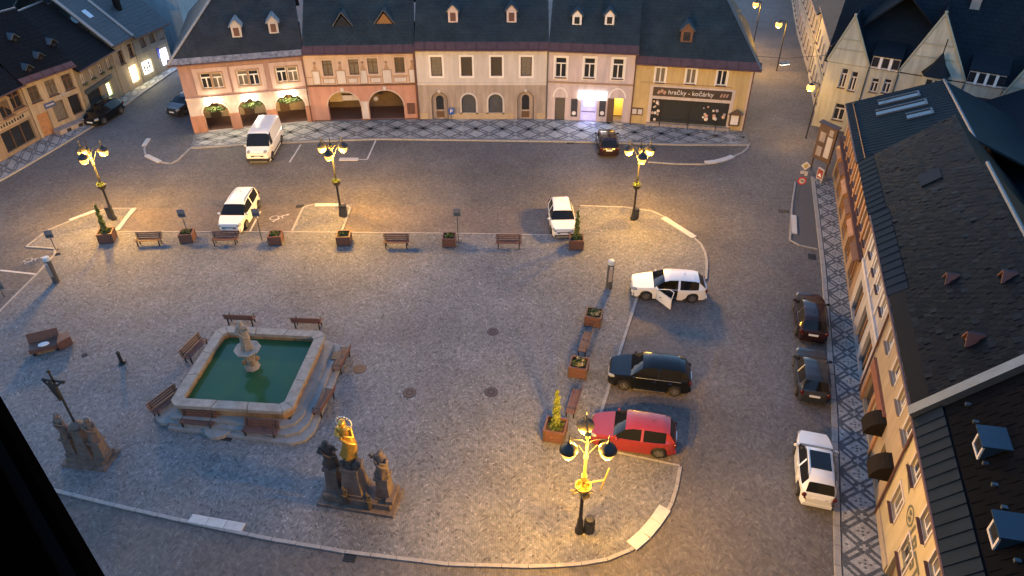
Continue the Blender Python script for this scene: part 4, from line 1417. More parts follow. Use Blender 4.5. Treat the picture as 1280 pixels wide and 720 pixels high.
def brush(name, pts, wd, m):
    b = MB()
    P = [Vector((p[0], -.012 - .001 * i, p[1])) for i, p in enumerate(pts)]
    for i in range(len(P) - 1):
        d = (P[i + 1] - P[i]).normalized(); q = Vector((-d.z, 0, d.x)) * wd / 2
        b.poly([P[i] - q - d * wd * .3, P[i + 1] - q + d * wd * .3, P[i + 1] + q + d * wd * .3, P[i] + q - d * wd * .3])
    return b.build(name, m, E4.root)
def script(x, z, s, strokes):
    for st in strokes:
        brush('painted_letter', [(x + a * s, z + c * s) for a, c in st], .15 * s + .02, M_pt)
xa, za = E4.at(1139, 668)
script(xa, za, .95, [[(0, .5), (-.05, .1), (.0, -.4), (.25, -.35)]])
xa, za = E4.at(1141, 684)
script(xa, za, .9, [[(-.2, -.3), (-.2, .4), (.15, .35), (.1, .05), (-.15, .02), (.2, -.1), (.15, -.35), (-.2, -.3)]])
xa, za = E4.at(1141, 700)
script(xa, za, .9, [[(.25, .35), (-.1, .35), (-.15, .05), (.2, -.05), (.15, -.35), (-.2, -.3)]])
xa, za = E4.at(1143, 718)
script(xa, za, .95, [[(-.25, .4), (.25, .4)], [(0, .4), (0, -.4)]])
# narrow line of small lettering further along
xa, za = E4.at(1134.5, 581); xb, zb = E4.at(1137, 614)
for k in range(13):
    t = k / 12
    if k == 3:
        continue
    X, Z = xa + (xb - xa) * t, za + (zb - za) * t
    brush('painted_letter', [(X - .04, Z + rnd.uniform(.06, .12)), (X + rnd.uniform(-.04, .04), Z), (X + .05, Z - .1)], .045, M_pt)
# roof of the inn
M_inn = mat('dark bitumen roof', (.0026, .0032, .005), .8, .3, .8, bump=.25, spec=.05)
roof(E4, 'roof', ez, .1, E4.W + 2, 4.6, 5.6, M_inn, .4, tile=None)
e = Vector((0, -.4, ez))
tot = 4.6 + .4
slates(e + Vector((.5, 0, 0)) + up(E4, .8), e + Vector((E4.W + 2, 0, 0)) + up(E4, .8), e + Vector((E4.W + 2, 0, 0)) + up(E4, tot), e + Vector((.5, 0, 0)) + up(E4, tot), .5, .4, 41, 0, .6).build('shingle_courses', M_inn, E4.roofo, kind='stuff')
eave_panels(E4, E4.roofo, .45, E4.W + 1.9, 1.15, M_tinb, .5, .06)
# fire wall capping between the two roofs
b = MB(); b.slab([e + Vector((-.05, 0, 0)), e + Vector((.42, 0, 0)), e + Vector((.42, 0, 0)) + up(E4, tot), e + Vector((-.05, 0, 0)) + up(E4, tot)], -.3)
b.build('capping', M_tin, E4.root)
b = MB(); b.poly([(0.0, -.3, ez), (0, 9, ez), (0, 4.6, ez + 5 * E4.sl)]); b.poly([(0.0, -.3, ez), (0, 4.6, ez + 5 * E4.sl), (0, 9, ez)]); b.build('gable_wall', M_beige, E4.root)
M_dblue = mat('blue sheet metal', (.018, .042, .066), .45, .15, 1.5, metal=.3)
for (a, b_) in ((1219, 566), (1238, 676)):
    x, y, z = roof_at(E4, a, b_)
    wd, hh, dp = .8, 1.02, 1.9
    q = MB(); q.box(-wd / 2, wd / 2, 0, dp, -.4, hh * .72)
    do = q.build('dormer', M_dblue, E4.root, (x, y, z))
    q = MB(); o = .12
    q.slab([(-wd / 2 - o, -.15, hh * .72 + .02), (wd / 2 + o, -.15, hh * .72 + .02), (wd / 2 + o, dp, hh * .72 + .25), (-wd / 2 - o, dp, hh * .72 + .25)], -.07)
    q.build('dormer_roof', M_dblue, do)
    q = MB(); f = .09; ww, z0_, z1_ = wd * .36, .06, hh * .66
    q.box(-ww - f, -ww, -.05, .02, z0_, z1_).box(ww, ww + f, -.05, .02, z0_, z1_).box(-ww, ww, -.05, .02, z1_ - f, z1_).box(-ww, ww, -.05, .02, z0_, z0_ + f)
    q.build('dormer_frame', M_offw, do)
    q = MB(); q.box(-ww, ww, -.02, .01, z0_ + f, z1_ - f); q.build('dormer_window', M_glass, do)
for k in range(14):
    p = e + Vector((.9 + k * .95, 0, 0)) + up(E4, 1.25 + .05 * (k % 3)) + Vector((0, 0, .1))
    b = MB(); b.obox(p, (.12, .18, .1)); b.build('snow_guard', M_tin, E4.roofo)

# ---------------------------------------------------------------- buildings behind the right row
RH = House('rear_wing', 'low wing with a plain navy roof behind the ridge of the ochre house', 'house', (35.5, 53.5), (29.5, 36.0), 9)
RH.front(0, 4.9, M_greige); RH.shell(4.9, M_greige)
roof(RH, 'roof', 4.9, -.2, RH.W, 5, 2.8, mat('navy sheet roof', (.004, .008, .015), .65, .2, .8, spec=.1), .4, tile=None)
RH2 = House('rear_shed', 'long low building with a dark red brown roof in front of the gabled school', 'house', (33.5, 56.2), (47, 48.2), 6)
RH2.front(0, 3.6, M_greige); RH2.shell(3.6, M_greige)
roof(RH2, 'roof', 3.6, 0, RH2.W, 3.5, 2.0, M_rust, .4, tile=(.5, .4), m_tile=mat('dark red brown tile', (.03, .015, .018), .7, .3, 2), seed=51)
b = MB(); b.box(7.8, 8.5, .8, 1.5, 3.9, 6.2); chm = b.build('chimney', M_rust, RH2.root)
b = MB(); b.box(7.7, 8.6, .7, 1.6, 6.2, 6.32); b.build('chimney_cap', M_tin, chm)

# ---------------------------------------------------------------- gabled school
M_school = mat('pale cream school render', (.42, .41, .35), .85, .07, 1.2, stain=0.23)
M_trim = mat('grey green moulding', (.30, .29, .22), .85, .1, 3)
M_navy = mat('dark navy slate', (.008, .012, .018), .6, .3, 1, bump=.3, spec=.15)
s0_, s1_ = Vector((27.4, 62, 0)), Vector((27.4 + 11.5 * 1.75, 62 - 6.7 * 1.75, 0))
SC = House('gabled_school', 'large cream school building with steep gables, oriel spire and navy slate roof', 'school', s0_, s1_, 12)
ez = 6.0
for (a, b_, w_, h_) in ((1054.3, 97.5, 8.5, 25), (1066.5, 101.5, 8.5, 25), (1093, 106.5, 9.5, 18), (1108.5, 107.5, 9.5, 18)):
    x, z, ww, hh = SC.box(a, b_, w_, h_)
    SC.window(x, z, ww, hh, M_offw, sur=.1, m_sur=M_school, bars='tee', pane=M_glass)
for x in (2.0, 5.0, 7.4, 12.2, 14.0):
    SC.window(x, 1.7, .9, 1.5, M_offw, sur=.1, m_sur=M_school, bars='tee', pane=M_glass)
SC.front(0, ez + .1, M_school, rev=.25); SC.shell(ez, M_school)
def gable(ax, fl, fr, yf=-.08, gd=6.5):
    (xa, zA) = SC.at(*ax); (xl_, zl_) = SC.at(*fl); (xr_, zr_) = SC.at(*fr)
    zf = min(zl_, zr_, ez)
    b = MB(); b.add([(xl_, yf, zf), (xr_, yf, zf), (xa, yf, zA), (xl_, yf + .3, zf), (xr_, yf + .3, zf), (xa, yf + .3, zA)], [(0, 1, 2), (5, 4, 3), (0, 2, 5, 3), (1, 4, 5, 2)])
    g = b.build('gable', M_school, SC.root)
    # coping and roof behind
    q = MB()
    for xf in (xl_, xr_):
        A_, B_ = Vector((xf, yf - .1, zf)), Vector((xa, yf - .1, zA + .02))
        q.tube([A_ + Vector((0, .1, .1)), B_ + Vector((0, .1, .12))], .10, 6)
    q.ball((xa, yf, zA + .25), .12, 8, 6)
    q.build('coping', M_trim, g)
    q = MB()
    q.slab([(xl_, yf + .31, zf), (xa, yf + .31, zA), (xa, gd, zA), (xl_, gd, zf)][::-1], -.1)
    q.slab([(xr_, yf + .31, zf), (xa, yf + .31, zA), (xa, gd, zA), (xr_, gd, zf)], -.1)
    q.build('gable_roof', M_navy, g)
    for t in (.30, .52):
        zz = zf + (zA - zf) * t
        b = MB(); b.box(xl_ + (xa - xl_) * t + .1, xr_ + (xa - xr_) * t - .1, yf - .05, yf + .01, zz, zz + .1); b.build('moulding', M_trim, g)
    return xl_, xr_, xa, zA, zf
g1 = gable((1069, 22), (1034, 76), (1090, 72))
g2 = gable((1182, 19), (1128, 76), (1209, 94))
g3 = gable((1296, 72), (1254, 111), (1345, 140))
roof(SC, 'roof', ez - .1, -.3, SC.W, 7.0, 7.6, M_navy, .02, tile=(.5, .4), seed=61)
for c_ in list(SC.roofo.children):
    if c_.name.startswith('gutter'):
        bpy.data.objects.remove(c_)
for (xa, xb, n) in ((g1[1], g2[0], 3), (g2[1], g3[0], 4)):
    b = MB(); b.box(xa + .1, xb - .1, -.25, 1.0, ez, ez + 1.05); w_ = b.build('attic_band', M_offw, SC.root)
    b = MB(); b.slab([(xa, -.45, ez + 1.06), (xb, -.45, ez + 1.06), (xb, 1.6, ez + 1.75), (xa, 1.6, ez + 1.75)], -.08); b.build('attic_roof', M_navy, w_)
    for k in range(n):
        x = xa + (xb - xa) * (k + .5) / n
        b = MB(); b.box(x - .24, x + .24, -.29, -.255, ez + .15, ez + .92); b.build('attic_window', M_glass, w_)
    for k in range(n + 1):
        x = xa + (xb - xa) * k / n
        b = MB(); b.box(max(xa + .1, x - .1), min(xb - .1, x + .1), -.33, -.252, ez + .02, ez + 1.04); b.build('attic_pier', M_white, w_)
for x in (g1[1], g2[0], g2[1], g3[0]):
    downpipe(SC, x, ez, m=M_tin)
# oriel with spire
x, z = SC.at(1170, 92)
b = MB(); pr = [(x - .9, -.1), (x + .9, -.1), (x + .6, -1.0), (x - .6, -1.0)]
b.prism(pr, 3.4, z + .1); o_ = b.build('oriel', M_school, SC.root)
b = MB(); top = (x, -.5, z + 1.9)
base = [(x - 1.1, -.05, z), (x - .8, -1.25, z), (x + .8, -1.25, z), (x + 1.1, -.05, z)]
mid = [(x - .45, -.3, z + .9), (x - .35, -.75, z + .9), (x + .35, -.75, z + .9), (x + .45, -.3, z + .9)]
for i in range(3):
    b.poly([base[i], base[i + 1], mid[i + 1], mid[i]]); b.poly([mid[i], mid[i + 1], top])
b.tube([(x, -.5, z + 1.8), (x, -.5, z + 2.9)], .04, 6); b.build('oriel_roof', M_navy, o_)
for dx in (-.3, .3):
    b = MB(); b.box(x + dx - .2, x + dx + .2, -1.04, -1.0, z - 1.3, z - .25); b.build('oriel_window', M_glass, o_)
for i, x in enumerate((3.2, 6.5, 9.5, 13.5, 17.0)):
    b = MB(); b.box(x - .35, x + .35, 4.2 + (i % 2), 4.9 + (i % 2), ez + 4.0, ez + 6.4 + (i % 2)); chm = b.build('chimney', M_greige, SC.root)
for (a, b_) in ((1100, 37), (1166, 30), (1199, 58), (1222, 92), (1180, 12)):
    pass

# houses along the side street beyond the school
M_grn = mat('grey green render', (.36, .34, .27), .85, .1, 1.3, stain=0.28)
M_wht2 = mat('greyed white render', (0.336, 0.308, 0.266), .85, .1, 1.3, stain=0.28)
for i, (a, c, hgt, m, lab) in enumerate((
        ((31.6, 75.5), (28.1, 62.6), 7.0, M_school, 'cream corner wing of the school facing the lamplit side street'),
        ((35.3, 91), (31.8, 76.2), 6.0, M_wht2, 'greyish white house after the school in the lamplit side street'),
        ((40.5, 110), (35.5, 91.6), 6.5, M_grn, 'grey green house at the far end of the lamplit side street'))):
    N = House('street_house', lab, 'house', a, c, 8, 'houses along the side street')
    k = 0
    while 1.2 + k * 2.4 < N.W - .8:
        N.window(1.4 + k * 2.4, 4.4, .85, 1.35, M_offw, sur=.12, m_sur=M_offw, bars='tee', pane=M_glass)
        N.window(1.4 + k * 2.4, 1.6, .9, 1.4, M_offw, sur=.12, m_sur=M_offw, bars='tee', pane=M_glass)
        k += 1
    N.front(0, hgt + .1, m); N.shell(hgt, m)
    N.panel('string_course', M_trim, 0.02, N.W - .02, 3.0, 3.15, -.08, .02)
    roof(N, 'roof', hgt, 0, N.W, 4.5, 4.2, M_navy, .4, tile=(.6, .45), seed=70 + i)

# ---------------------------------------------------------------- left row
M_l1 = mat('dull ochre render', (0.255, 0.188, 0.128), .85, .1, 1.5, stain=.2)
M_l2 = mat('sand yellow render', (0.375, 0.300, 0.213), .85, .08, 1.5, stain=0.28)
M_l3 = mat('grey ochre render', (0.255, 0.217, 0.158), .85, .1, 1.5, stain=.2)
M_l5 = mat('grey weathered boards', (.17, .165, .16), .85, .15, 2, stain=.2)
M_pblue = mat('pale blue render', (.34, .43, .47), .85, .06, 1.2, stain=0.19)
M_dkroof = mat('blackish roof tile', (.0075, .0075, .0095), .7, .3, 1.2, bump=.3, spec=.12)
M_lit = mat('lit warm shop window', (1, .9, .6), .4, .0, emit=.35, ecol=(1, .86, .5))
M_litw = mat('lit white shop window', (1, 1, .9), .4, .0, emit=.35, ecol=(1, .97, .82))
M_litg = mat('lit greenish shop window', (.8, 1, .5), .4, .0, emit=.16, ecol=(.85, 1, .5))
M_litb = mat('lit blue white sign', (.7, .75, 1), .4, .0, emit=.35, ecol=(.72, .76, 1))

L1 = House('ochre_shop', 'dull ochre house at the low end of the left row with wide dark window', 'house', (-43.6, 48.0), G(52, 175), 9)
for (a, b_) in ((26.7, 121), (6.5, 136)):
    x, z, w_, h_ = L1.box(a, b_, 17, 24)
    w_ = min(1.5, w_)
    L1.window(min(x, L1.W - w_ / 2 - .3), min(z, 4.0), w_, min(1.5, h_), M_door, sur=.12, m_sur=M_l1, bars='cross', pane=M_glass)
x, z, w_, h_ = L1.box(25, 172, 36, 24)
L1.rect(x, 1.25, 3.3, 1.7); L1.panel('shop_window', M_glass, x - 1.65, x + 1.65, .4, 2.1, .2, .25)
for q in (-.55, .55):
    L1.panel('glazing_bar', M_door, x + q - .04, x + q + .04, .4, 2.1, .12, .19)
L1.rect(x - 3.2, 1.1, 1.0, 1.9); L1.panel('door', M_door, x - 3.7, x - 2.7, .15, 2.05, .2, .24)
L1.front(0, 5.25, M_l1); L1.shell(5.2, M_l1)
sb = L1.panel('sign_board', M_l2, x - 2.6, x + 1.8, 2.35, 2.8, -.06, .02)
for k in range(12):
    L1.panel('painted_letter', M_int, x - 2.3 + k * .3, x - 2.3 + k * .3 + .16, 2.47, 2.68 + .04 * (k % 3), -.075, -.055, sb)
L1.panel('string_course', M_brownp, 0.02, L1.W - .02, 2.92, 3.06, -.08, .02)
roof(L1, 'roof', 5.0, -.2, L1.W + .1, 4.8, 3.9, M_dkroof, .5, tile=(.5, .4), seed=81)

L2 = House('sand_house', 'sand coloured house with three upper windows and a red brown eave in the left row', 'house', G(53, 174.5), G(113, 149), 9)
for x in (.17 * L2.W, .5 * L2.W, .83 * L2.W):
    z = 3.85
    L2.window(x, z, .95, 1.35, M_door, sur=.12, m_sur=M_l2, bars='cross', pane=M_curt, sill=True)
for (x, dr) in ((.17 * L2.W, 1), (.5 * L2.W, 0), (.83 * L2.W, 0)):
    if dr:
        L2.rect(x, 1.1, 1.1, 2.0); L2.panel('door', M_woodl, x - .55, x + .55, .1, 2.1, .2, .24)
    else:
        L2.window(x, 1.75, 1.15, 1.75, M_door, sur=.1, m_sur=M_l2, bars='none', pane=M_glass, sill=False)
L2.front(0, 5.3, M_l2); L2.shell(5.2, M_l2)
x, z = L2.at(61.8, 131)
sb = L2.panel('shop_sign', mat('blue sign', (.06, .09, .20), .6, .1, 4), x - .5, x + .5, z - .24, z + .24, -.08, .02)
L2.panel('sign_line', M_offw, x - .38, x + .38, z - .02, z + .07, -.095, -.075, sb)
x, z = L2.at(79, 118)
for k in range(7):
    L2.panel('painted_letter', mat('blue grey lettering', (.30, .32, .38), .7, .1, 4), x - .75 + k * .22, x - .75 + k * .22 + .13, z - .1, z + .1 + .04 * (k % 2), -.02, .01)
b = MB(); b.box(1.2, L2.W + .2, -.9, -.005, 0, .5); b.build('stone_steps', M_greige, L2.root)
for k in range(3):
    b = MB(); b.box(1.9 + k * 1.2, 2.3 + k * 1.2, -.93, -.905, .1, .4); b.build('cellar_window', M_int, L2.root)
roof(L2, 'roof', 5.1, -.1, L2.W + .1, 4.8, 3.9, M_dkroof, .5, tile=(.5, .4), flash=.5, seed=82)
for (a, b_) in ((52, 75), (68, 58), (20, 52), (38, 90)):
    try:
        dormer(L2, a, b_, .5, .35, 'gable', m_wall=M_dkroof, m_roof=M_tin)
    except Exception:
        pass

L3 = House('low_house', 'low grey ochre house with four small flower box windows in the left row', 'house', G(114, 148.5), G(155, 119.5), 9)
for x in (.75, 2.2, 3.65, 5.1):
    wv = L3.window(x, 3.55, .62, .95, M_offw, sur=.08, m_sur=M_l3, bars='cross', pane=M_glass, sill=True)
    b = MB(); leaves(b, (0, -.18, -.5), .35, .12, .15, 40, .06, rl); b.build('flower_box_plants', M_leaf, wv)
x, z, w_, h_ = L3.box(137, 110, 8, 12)
L3.rect(x, 1.35, .85, 1.25); L3.panel('lit_window', M_litg, x - .42, x + .42, .72, 1.98, .18, .22)
L3.rect(x - 2.4, 1.35, 2.2, 1.5); L3.panel('shop_window', M_glass, x - 3.5, x - 1.3, .6, 2.1, .18, .22)
L3.front(0, 4.7, M_l3); L3.shell(4.6, M_l3)
L3.panel('shop_fascia', M_tin, x - 3.7, x + .8, 2.2, 2.55, -.15, .02)
roof(L3, 'roof', 4.5, -.1, L3.W + .1, 5.0, 4.0, M_dkroof, .5, tile=(.5, .4), seed=83)

L4 = House('narrow_house', 'narrow ochre house with a bright warm shop window in the left row', 'house', G(156, 119), G(180, 104), 9)
for (a, b_) in ((151.4, 71.5), (163.2, 62.8)):
    x, z, w_, h_ = L4.box(a, b_, 6, 15)
    L4.window(x, min(z, 3.75), .72, 1.3, M_door, sur=.1, m_sur=M_l2, bars='cross', pane=M_glass)
x, z, w_, h_ = L4.box(169, 94, 11, 18)
L4.rect(x, 1.35, 1.25, 1.6); L4.panel('lit_window', M_lit, x - .62, x + .62, .55, 2.15, .16, .2)
light('shop_light', (x, -.35, 1.5), 10, (1, .80, .42), L4.root, .2)
L4.front(0, 5.0, M_l2); L4.shell(5.0, M_l2)
M_blueroof = mat('blue slate roof', (.042, .056, .066), .5, .2, 1.5, bump=.2)
roof(L4, 'roof', 4.85, -.1, L4.W + .1, 6.0, 5.4, M_blueroof, .4, tile=(.5, .4), seed=84)
for t0, x in ((2.4, 1.2), (4.2, 2.6)):
    b = MB(); b.slab([on_roof(L4, x, t0), on_roof(L4, x + .6, t0), on_roof(L4, x + .6, t0 + .7), on_roof(L4, x, t0 + .7)], -.1); b.build('roof_light', mat('sky lit roof glass', (.55, .58, .6), .1, 0, metal=.6), L4.root)
for x in (-.1, L4.W - .2):
    b = MB(); b.slab([on_roof(L4, x, 0), on_roof(L4, x + .3, 0), on_roof(L4, x + .3, 6.4), on_roof(L4, x, 6.4)], -.1); b.build('verge_board', M_kerb, L4.root)

L5 = House('grey_house', 'long grey house with a row of dark upper windows and two glowing shop windows', 'house', G(181, 103.5), G(218, 84), 9)
for (a, b_) in ((180.5, 60), (191.3, 52.7), (201.3, 46), (211.3, 39.2)):
    x, z, w_, h_ = L5.box(a, b_, 6, 11)
    L5.window(min(L5.W - .62, max(.6, x)), 3.75, .85, .95, M_door, sur=.1, m_sur=M_l5, bars='none', pane=M_glass, sill=False)
x, z, w_, h_ = L5.box(187.5, 92.5, 14, 16)
L5.rect(max(1, x), 1.3, 1.5, 1.3)
lw = L5.panel('lit_window', M_litw, max(1, x) - .75, max(1, x) + .75, .65, 1.95, .16, .2)
for q in (-.35, .05, .4):
    L5.panel('window_poster', M_int, max(1, x) + q - .09, max(1, x) + q + .12, .8 + abs(q) * .3, 1.7, .12, .155, lw)
light('shop_light', (max(1, x), -.4, 1.4), 8, (1, .93, .7), L5.root, .2)
x, z, w_, h_ = L5.box(218.5, 68, 10, 20)
x = min(L5.W - 1.0, x)
L5.rect(x, 1.5, 1.2, 1.7); L5.panel('lit_sign', M_litb, x - .6, x + .6, .65, 2.35, .1, .2)
light('shop_light', (x, -.5, 1.5), 6, (.75, .8, 1), L5.root, .2)
L5.panel('blue_surround', mat('blue panel', (.03, .04, .22), .5, 0, emit=.02, ecol=(.1, .12, .9)), x - .95, x - .62, 1.6, 2.6, -.06, .02)
L5.front(0, 2.75, M_l3); L5.front(2.75, 4.75, M_l5); L5.shell(4.6, M_l5)
roof(L5, 'roof', 4.6, -.1, L5.W + .5, 5.6, 4.8, M_blueroof, .5, tile=(.5, .4), seed=85)
b = MB(); b.add([(L5.W + .002, 0, 4.6), (L5.W + .002, 11.0, 4.6), (L5.W + .002, 5.6, 9.2)], [(0, 1, 2)]); b.build('gable_wall', M_l3, L5.root)
for z, y in ((1.5, 2.2), (3.7, 2.2), (3.7, 4.5)):
    b = MB(); b.box(L5.W - .02, L5.W + .04, y - .45, y + .45, z - .55, z + .55); b.build('window', M_glass, L5.root)
for i, s in enumerate((2.6, 4.6)):
    p = on_roof(L5, 1.8 + 2.2 * i, s)
    b = MB(); b.obox(p + Vector((0, 0, .5)), (.5, .5, 1.6)); chm = b.build('chimney', M_dkroof, L5.root)
    b = MB(); b.obox(p + Vector((0, 0, 1.36)), (.62, .62, .1)); b.build('chimney_cap', M_tin, chm)

L6 = House('blue_house', 'pale blue plain building with twin windows at the end of the left street', 'house', G(238, 62), G(274, 19), 12)
for (a, b_) in ((254.5, 14.5), (265, 8)):
    x, z, w_, h_ = L6.box(a, b_, 8, 13)
    L6.window(x, z, 1.2, 1.5, M_offw, sur=0, bars='none', pane=M_glass)
L6.front(0, 7.5, M_pblue); L6.shell(7.5, M_pblue)
L6.panel('base_band', M_l5, .02, L6.W, 0, 2.2, -.25, .02)
for k in range(5):
    L6.panel('dark_panel', M_int, .5 + k * 2.6, 2.6 + k * 2.6, 0.02, 1.95, -.28, -.2)  # row of dark panels along the foot of the wall
roof(L6, 'roof', 7.5, -.3, L6.W + .3, 6, 3.5, M_blueroof, .5, tile=None)
L7 = House('brown_house', 'red brown building just beyond the pale blue one on the left street', 'house', G(276, 17), (-38, 118), 12)
L7.front(0, 7, mat('red brown brick', (.19, .10, .07), .85, .15, 2)); L7.shell(7, M_tan)
for k in range(4):
    L7.panel('window', M_glass, 1 + k * 2.5, 2 + k * 2.5, 3.5, 5, -.02, .02)
roof(L7, 'roof', 7, -.3, L7.W + .3, 6, 4, M_rust, .5, tile=None)

# dark houses and trees beyond the left row
for i, (a, c, hgt, m, lab) in enumerate((
        ((-57, 58), (-55, 74), 4.6, mat('faded red roof tile', (.16, .045, .03), .7, .3, 2), 'house with a faded red roof behind the left row'),
        ((-54, 76), (-51, 90), 5.2, M_dkroof, 'house with a blackish roof behind the narrow ochre house'),
        ((-66, 78), (-63, 94), 4.6, M_navy, 'house with a navy roof near the trees at the upper left'))):
    N = House('back_house', lab, 'house', a, c, 8, 'houses behind the left row')
    N.front(0, hgt, M_l3); N.shell(hgt, M_l3)
    for k in range(4):
        N.window(2 + k * 3.2, 2.8, .9, 1.2, M_offw, sur=.1, m_sur=M_offw, bars='cross', pane=M_glass)
    roof(N, 'roof', hgt, -.2, N.W + .2, 5, 4.2, m, .4, tile=(.6, .45), seed=90 + i)
    for q in range(2):
        b = MB(); p = on_roof(N, 3 + 7 * q, 4.0); b.obox(p + Vector((0, 0, .4)), (.5, .5, 1.4)); b.build('chimney', M_rust, N.root)

def tree(lab, x, y, h, r, seed, m=M_leafd, conifer=False):
    rr = random.Random(seed)
    t = thing('conifer_tree' if conifer else 'leafy_tree', lab, 'tree', (x, y, 0), rr.uniform(0, 6), 'trees beyond the left row')
    b = MB(); b.tube([(0, 0, 0), (.1, 0, h * .4), (0, .1, h * .85)], [.3, .2, .05], 8)
    for k in range(7):
        a = rr.uniform(0, 6.28); z = h * rr.uniform(.3, .6)
        b.tube([(0, 0, z), (math.cos(a) * r * .6, math.sin(a) * r * .6, z + h * .18)], [.1, .03], 5)
    b.build('trunk', M_trunk, t)
    b = MB()
    if conifer:
        for k in range(60):
            f = rr.random() ** .7
            z = h * (.12 + .88 * f); rad = r * (1 - f) * rr.uniform(.5, 1)
            a = rr.uniform(0, 6.28)
            leaves(b, (math.cos(a) * rad, math.sin(a) * rad, z), .5, .5, .35, 22, .2, rr)
    else:
        for k in range(46):
            a = rr.uniform(0, 6.28); e_ = rr.uniform(-.5, 1.4); q = r * rr.uniform(.45, 1)
            leaves(b, (math.cos(a) * math.cos(e_) * q, math.sin(a) * math.cos(e_) * q, h * .62 + math.sin(e_) * q * .8), .8, .8, .6, 42, .22, rr)
    b.build('crown', m, t)
M_leafm = mat('dull tree green', (.014, .02, .011), .7, .4, 2)
tree('dark broad tree at the upper left corner behind the red roof', -67, 101, 9, 4.2, 1, M_leafm)
tree('tall dark conifer among the houses at the upper left', -60, 104, 11, 2.6, 2, M_leafd, True)
tree('round dark tree beyond the houses near the top edge', -54, 106, 8, 3.6, 3, M_leafm)
tree('dense low tree at the left edge above the dark roofs', -72, 92, 7, 3.8, 4, M_leafm)
tree('slim dark conifer at the top edge beside the round tree', -49, 110, 10, 2.2, 5, M_leafd, True)
tree('wide dark tree above the school roof at the upper right', 58, 88, 9, 5, 6, M_leafm)
tree('dark tree beyond the school roof near the lit window', 50, 96, 8, 4, 7, M_leafm)
def ivy(): pass
print('buildings done')

# ================================================================ STREET LAMPS
def lamp_head_mb():
    cap, bowl = MB(), MB()
    cap.lathe([(.02, .62), (.035, .50), (.05, .42), (.09, .36), (.12, .33), (.26, .22), (.35, .08), (.36, .02), (.33, .0)][::-1], 16)
    bowl.lathe([(.06, -.40), (.19, -.35), (.27, -.2), (.285, -.03), (.27, -.004)], 14)
    return cap, bowl
_cap, _bowl = lamp_head_mb()
CAPM = _cap.mesh('lamp_shade'); CAPM.materials.append(M_iron)
CAPM.polygons.foreach_set('use_smooth', [True] * len(CAPM.polygons)); CAPM.set_sharp_from_angle(angle=R(40))
BOWLM = _bowl.mesh('lamp_bowl'); BOWLM.materials.append(M_bulb)
BOWLM.polygons.foreach_set('use_smooth', [True] * len(BOWLM.polygons))
M_lpost = mat('golden lamplit post', (.30, .21, .07), .45, .2, 5, metal=.3)  # golden; lamplight on the near pole is put into this colour
def street_lamp(label, px, py, a0, h=5.9, special=False):
    p = G(px, py)
    t = thing('street_lamp', label, 'street lamp', (p.x, p.y, 0), 0, 'three armed street lamps on the square')
    z0 = .05
    b = MB()
    b.lathe([(.2, z0), (.2, .25), (.15, .32), (.13, .8), (.11, .9), (.085, 1.0), (.075, h * .40)], 12)
    b.build('pole', M_iron, t, smooth=40)
    b = MB()
    b.lathe([(.075, h * .402), (.07, h * .56), (.10, h * .565), (.10, h * .58), (.06, h * .60), (.055, h * .74), (.09, h * .745), (.09, h * .765), (.055, h * .78), (.05, h * .93), (.13, h * .935), (.13, h * .955), (.04, h * .97), (.02, h * 1.06)], 12)
    b.build('upper_pole', M_lpost if special else M_iron, t, smooth=40)
    # flower bowl collar half way up
    b = MB(); b.lathe([(.08, h * .42), (.2, h * .43), (.33, h * .475), (.34, h * .485), (.1, h * .48)], 14); bk = b.build('basket', M_iron if not special else M_lpost, t, smooth=40)
    b = MB(); leaves(b, (0, 0, h * .495), .3, .3, .09, 90, .07, rnd); b.build('basket_plants', M_leaf if not special else M_gold, bk)
    hh = h * .965
    for k in range(3):
        a = R(a0 + 120 * k)
        c, s = math.cos(a), math.sin(a)
        rr = .85
        b = MB()
        pts = []
        for i in range(11):
            u = i / 10
            x = .05 + (rr - .05) * (1 - math.cos(u * math.pi)) / 2 * 1.0
            z = h * .86 + .55 * math.sin(u * math.pi * .62) + .22 * u
            pts.append((c * x, s * x, z))
        b.tube(pts, .026, 7)
        b.tube([pts[-1], (c * rr, s * rr, hh + .3)], .03, 7)
        b.tube([(c * .05, s * .05, h * .78), (c * .42, s * .42, h * .90)], .016, 5)
        ar = b.build('arm', M_iron, t)
        top = pts[-1][2] - .55
        ls = link('lamp_shade', CAPM, t, (c * rr, s * rr, top))
        link('lamp_bowl', BOWLM, ls, (0, 0, 0))
        wide_beam(light('lamp_light', (c * rr, s * rr, top - .52), LAMPW, SODIUM, t, .14))
    if special:
        # aerial and star bracket fixed to the post
        b = MB()
        b.tube([(0, 0, 3.2), (.85, .12, 3.25)], .03, 6)
        b.tube([(.75, .1, 2.7), (.98, .13, 3.95)], .035, 6)
        b.tube([(-.5, 0, 2.75), (.25, -.1, 2.9)], .035, 6)
        b.tube([(-.45, -.05, 2.55), (-.2, -.1, 3.1)], .03, 6)
        b.obox((0, 0, 3.55), (.2, .2, .3)); b.obox((.1, -.12, 2.6), (.3, .2, .25), .4)
        for k in range(6):
            a = k * math.pi / 3
            b.tube([(0, -.15, 2.85), (.38 * math.cos(a), -.2, 2.85 + .32 * math.sin(a))], [.05, .02], 5)
        b.build('bracket', M_lpost, t)
    return t
street_lamp('lit three armed lamp nearest the camera with golden brackets on its post', 724, 665, 90, 6.35, True)
street_lamp('lit three armed lamp at the left between the tall planter and the road', 143, 275, 30, 5.9)
street_lamp('lit three armed lamp on the small island right of the white family car', 427, 270, 30, 5.9)
street_lamp('lit three armed lamp at the upper right of the square by the white hatchback', 791, 275, 30, 5.95)

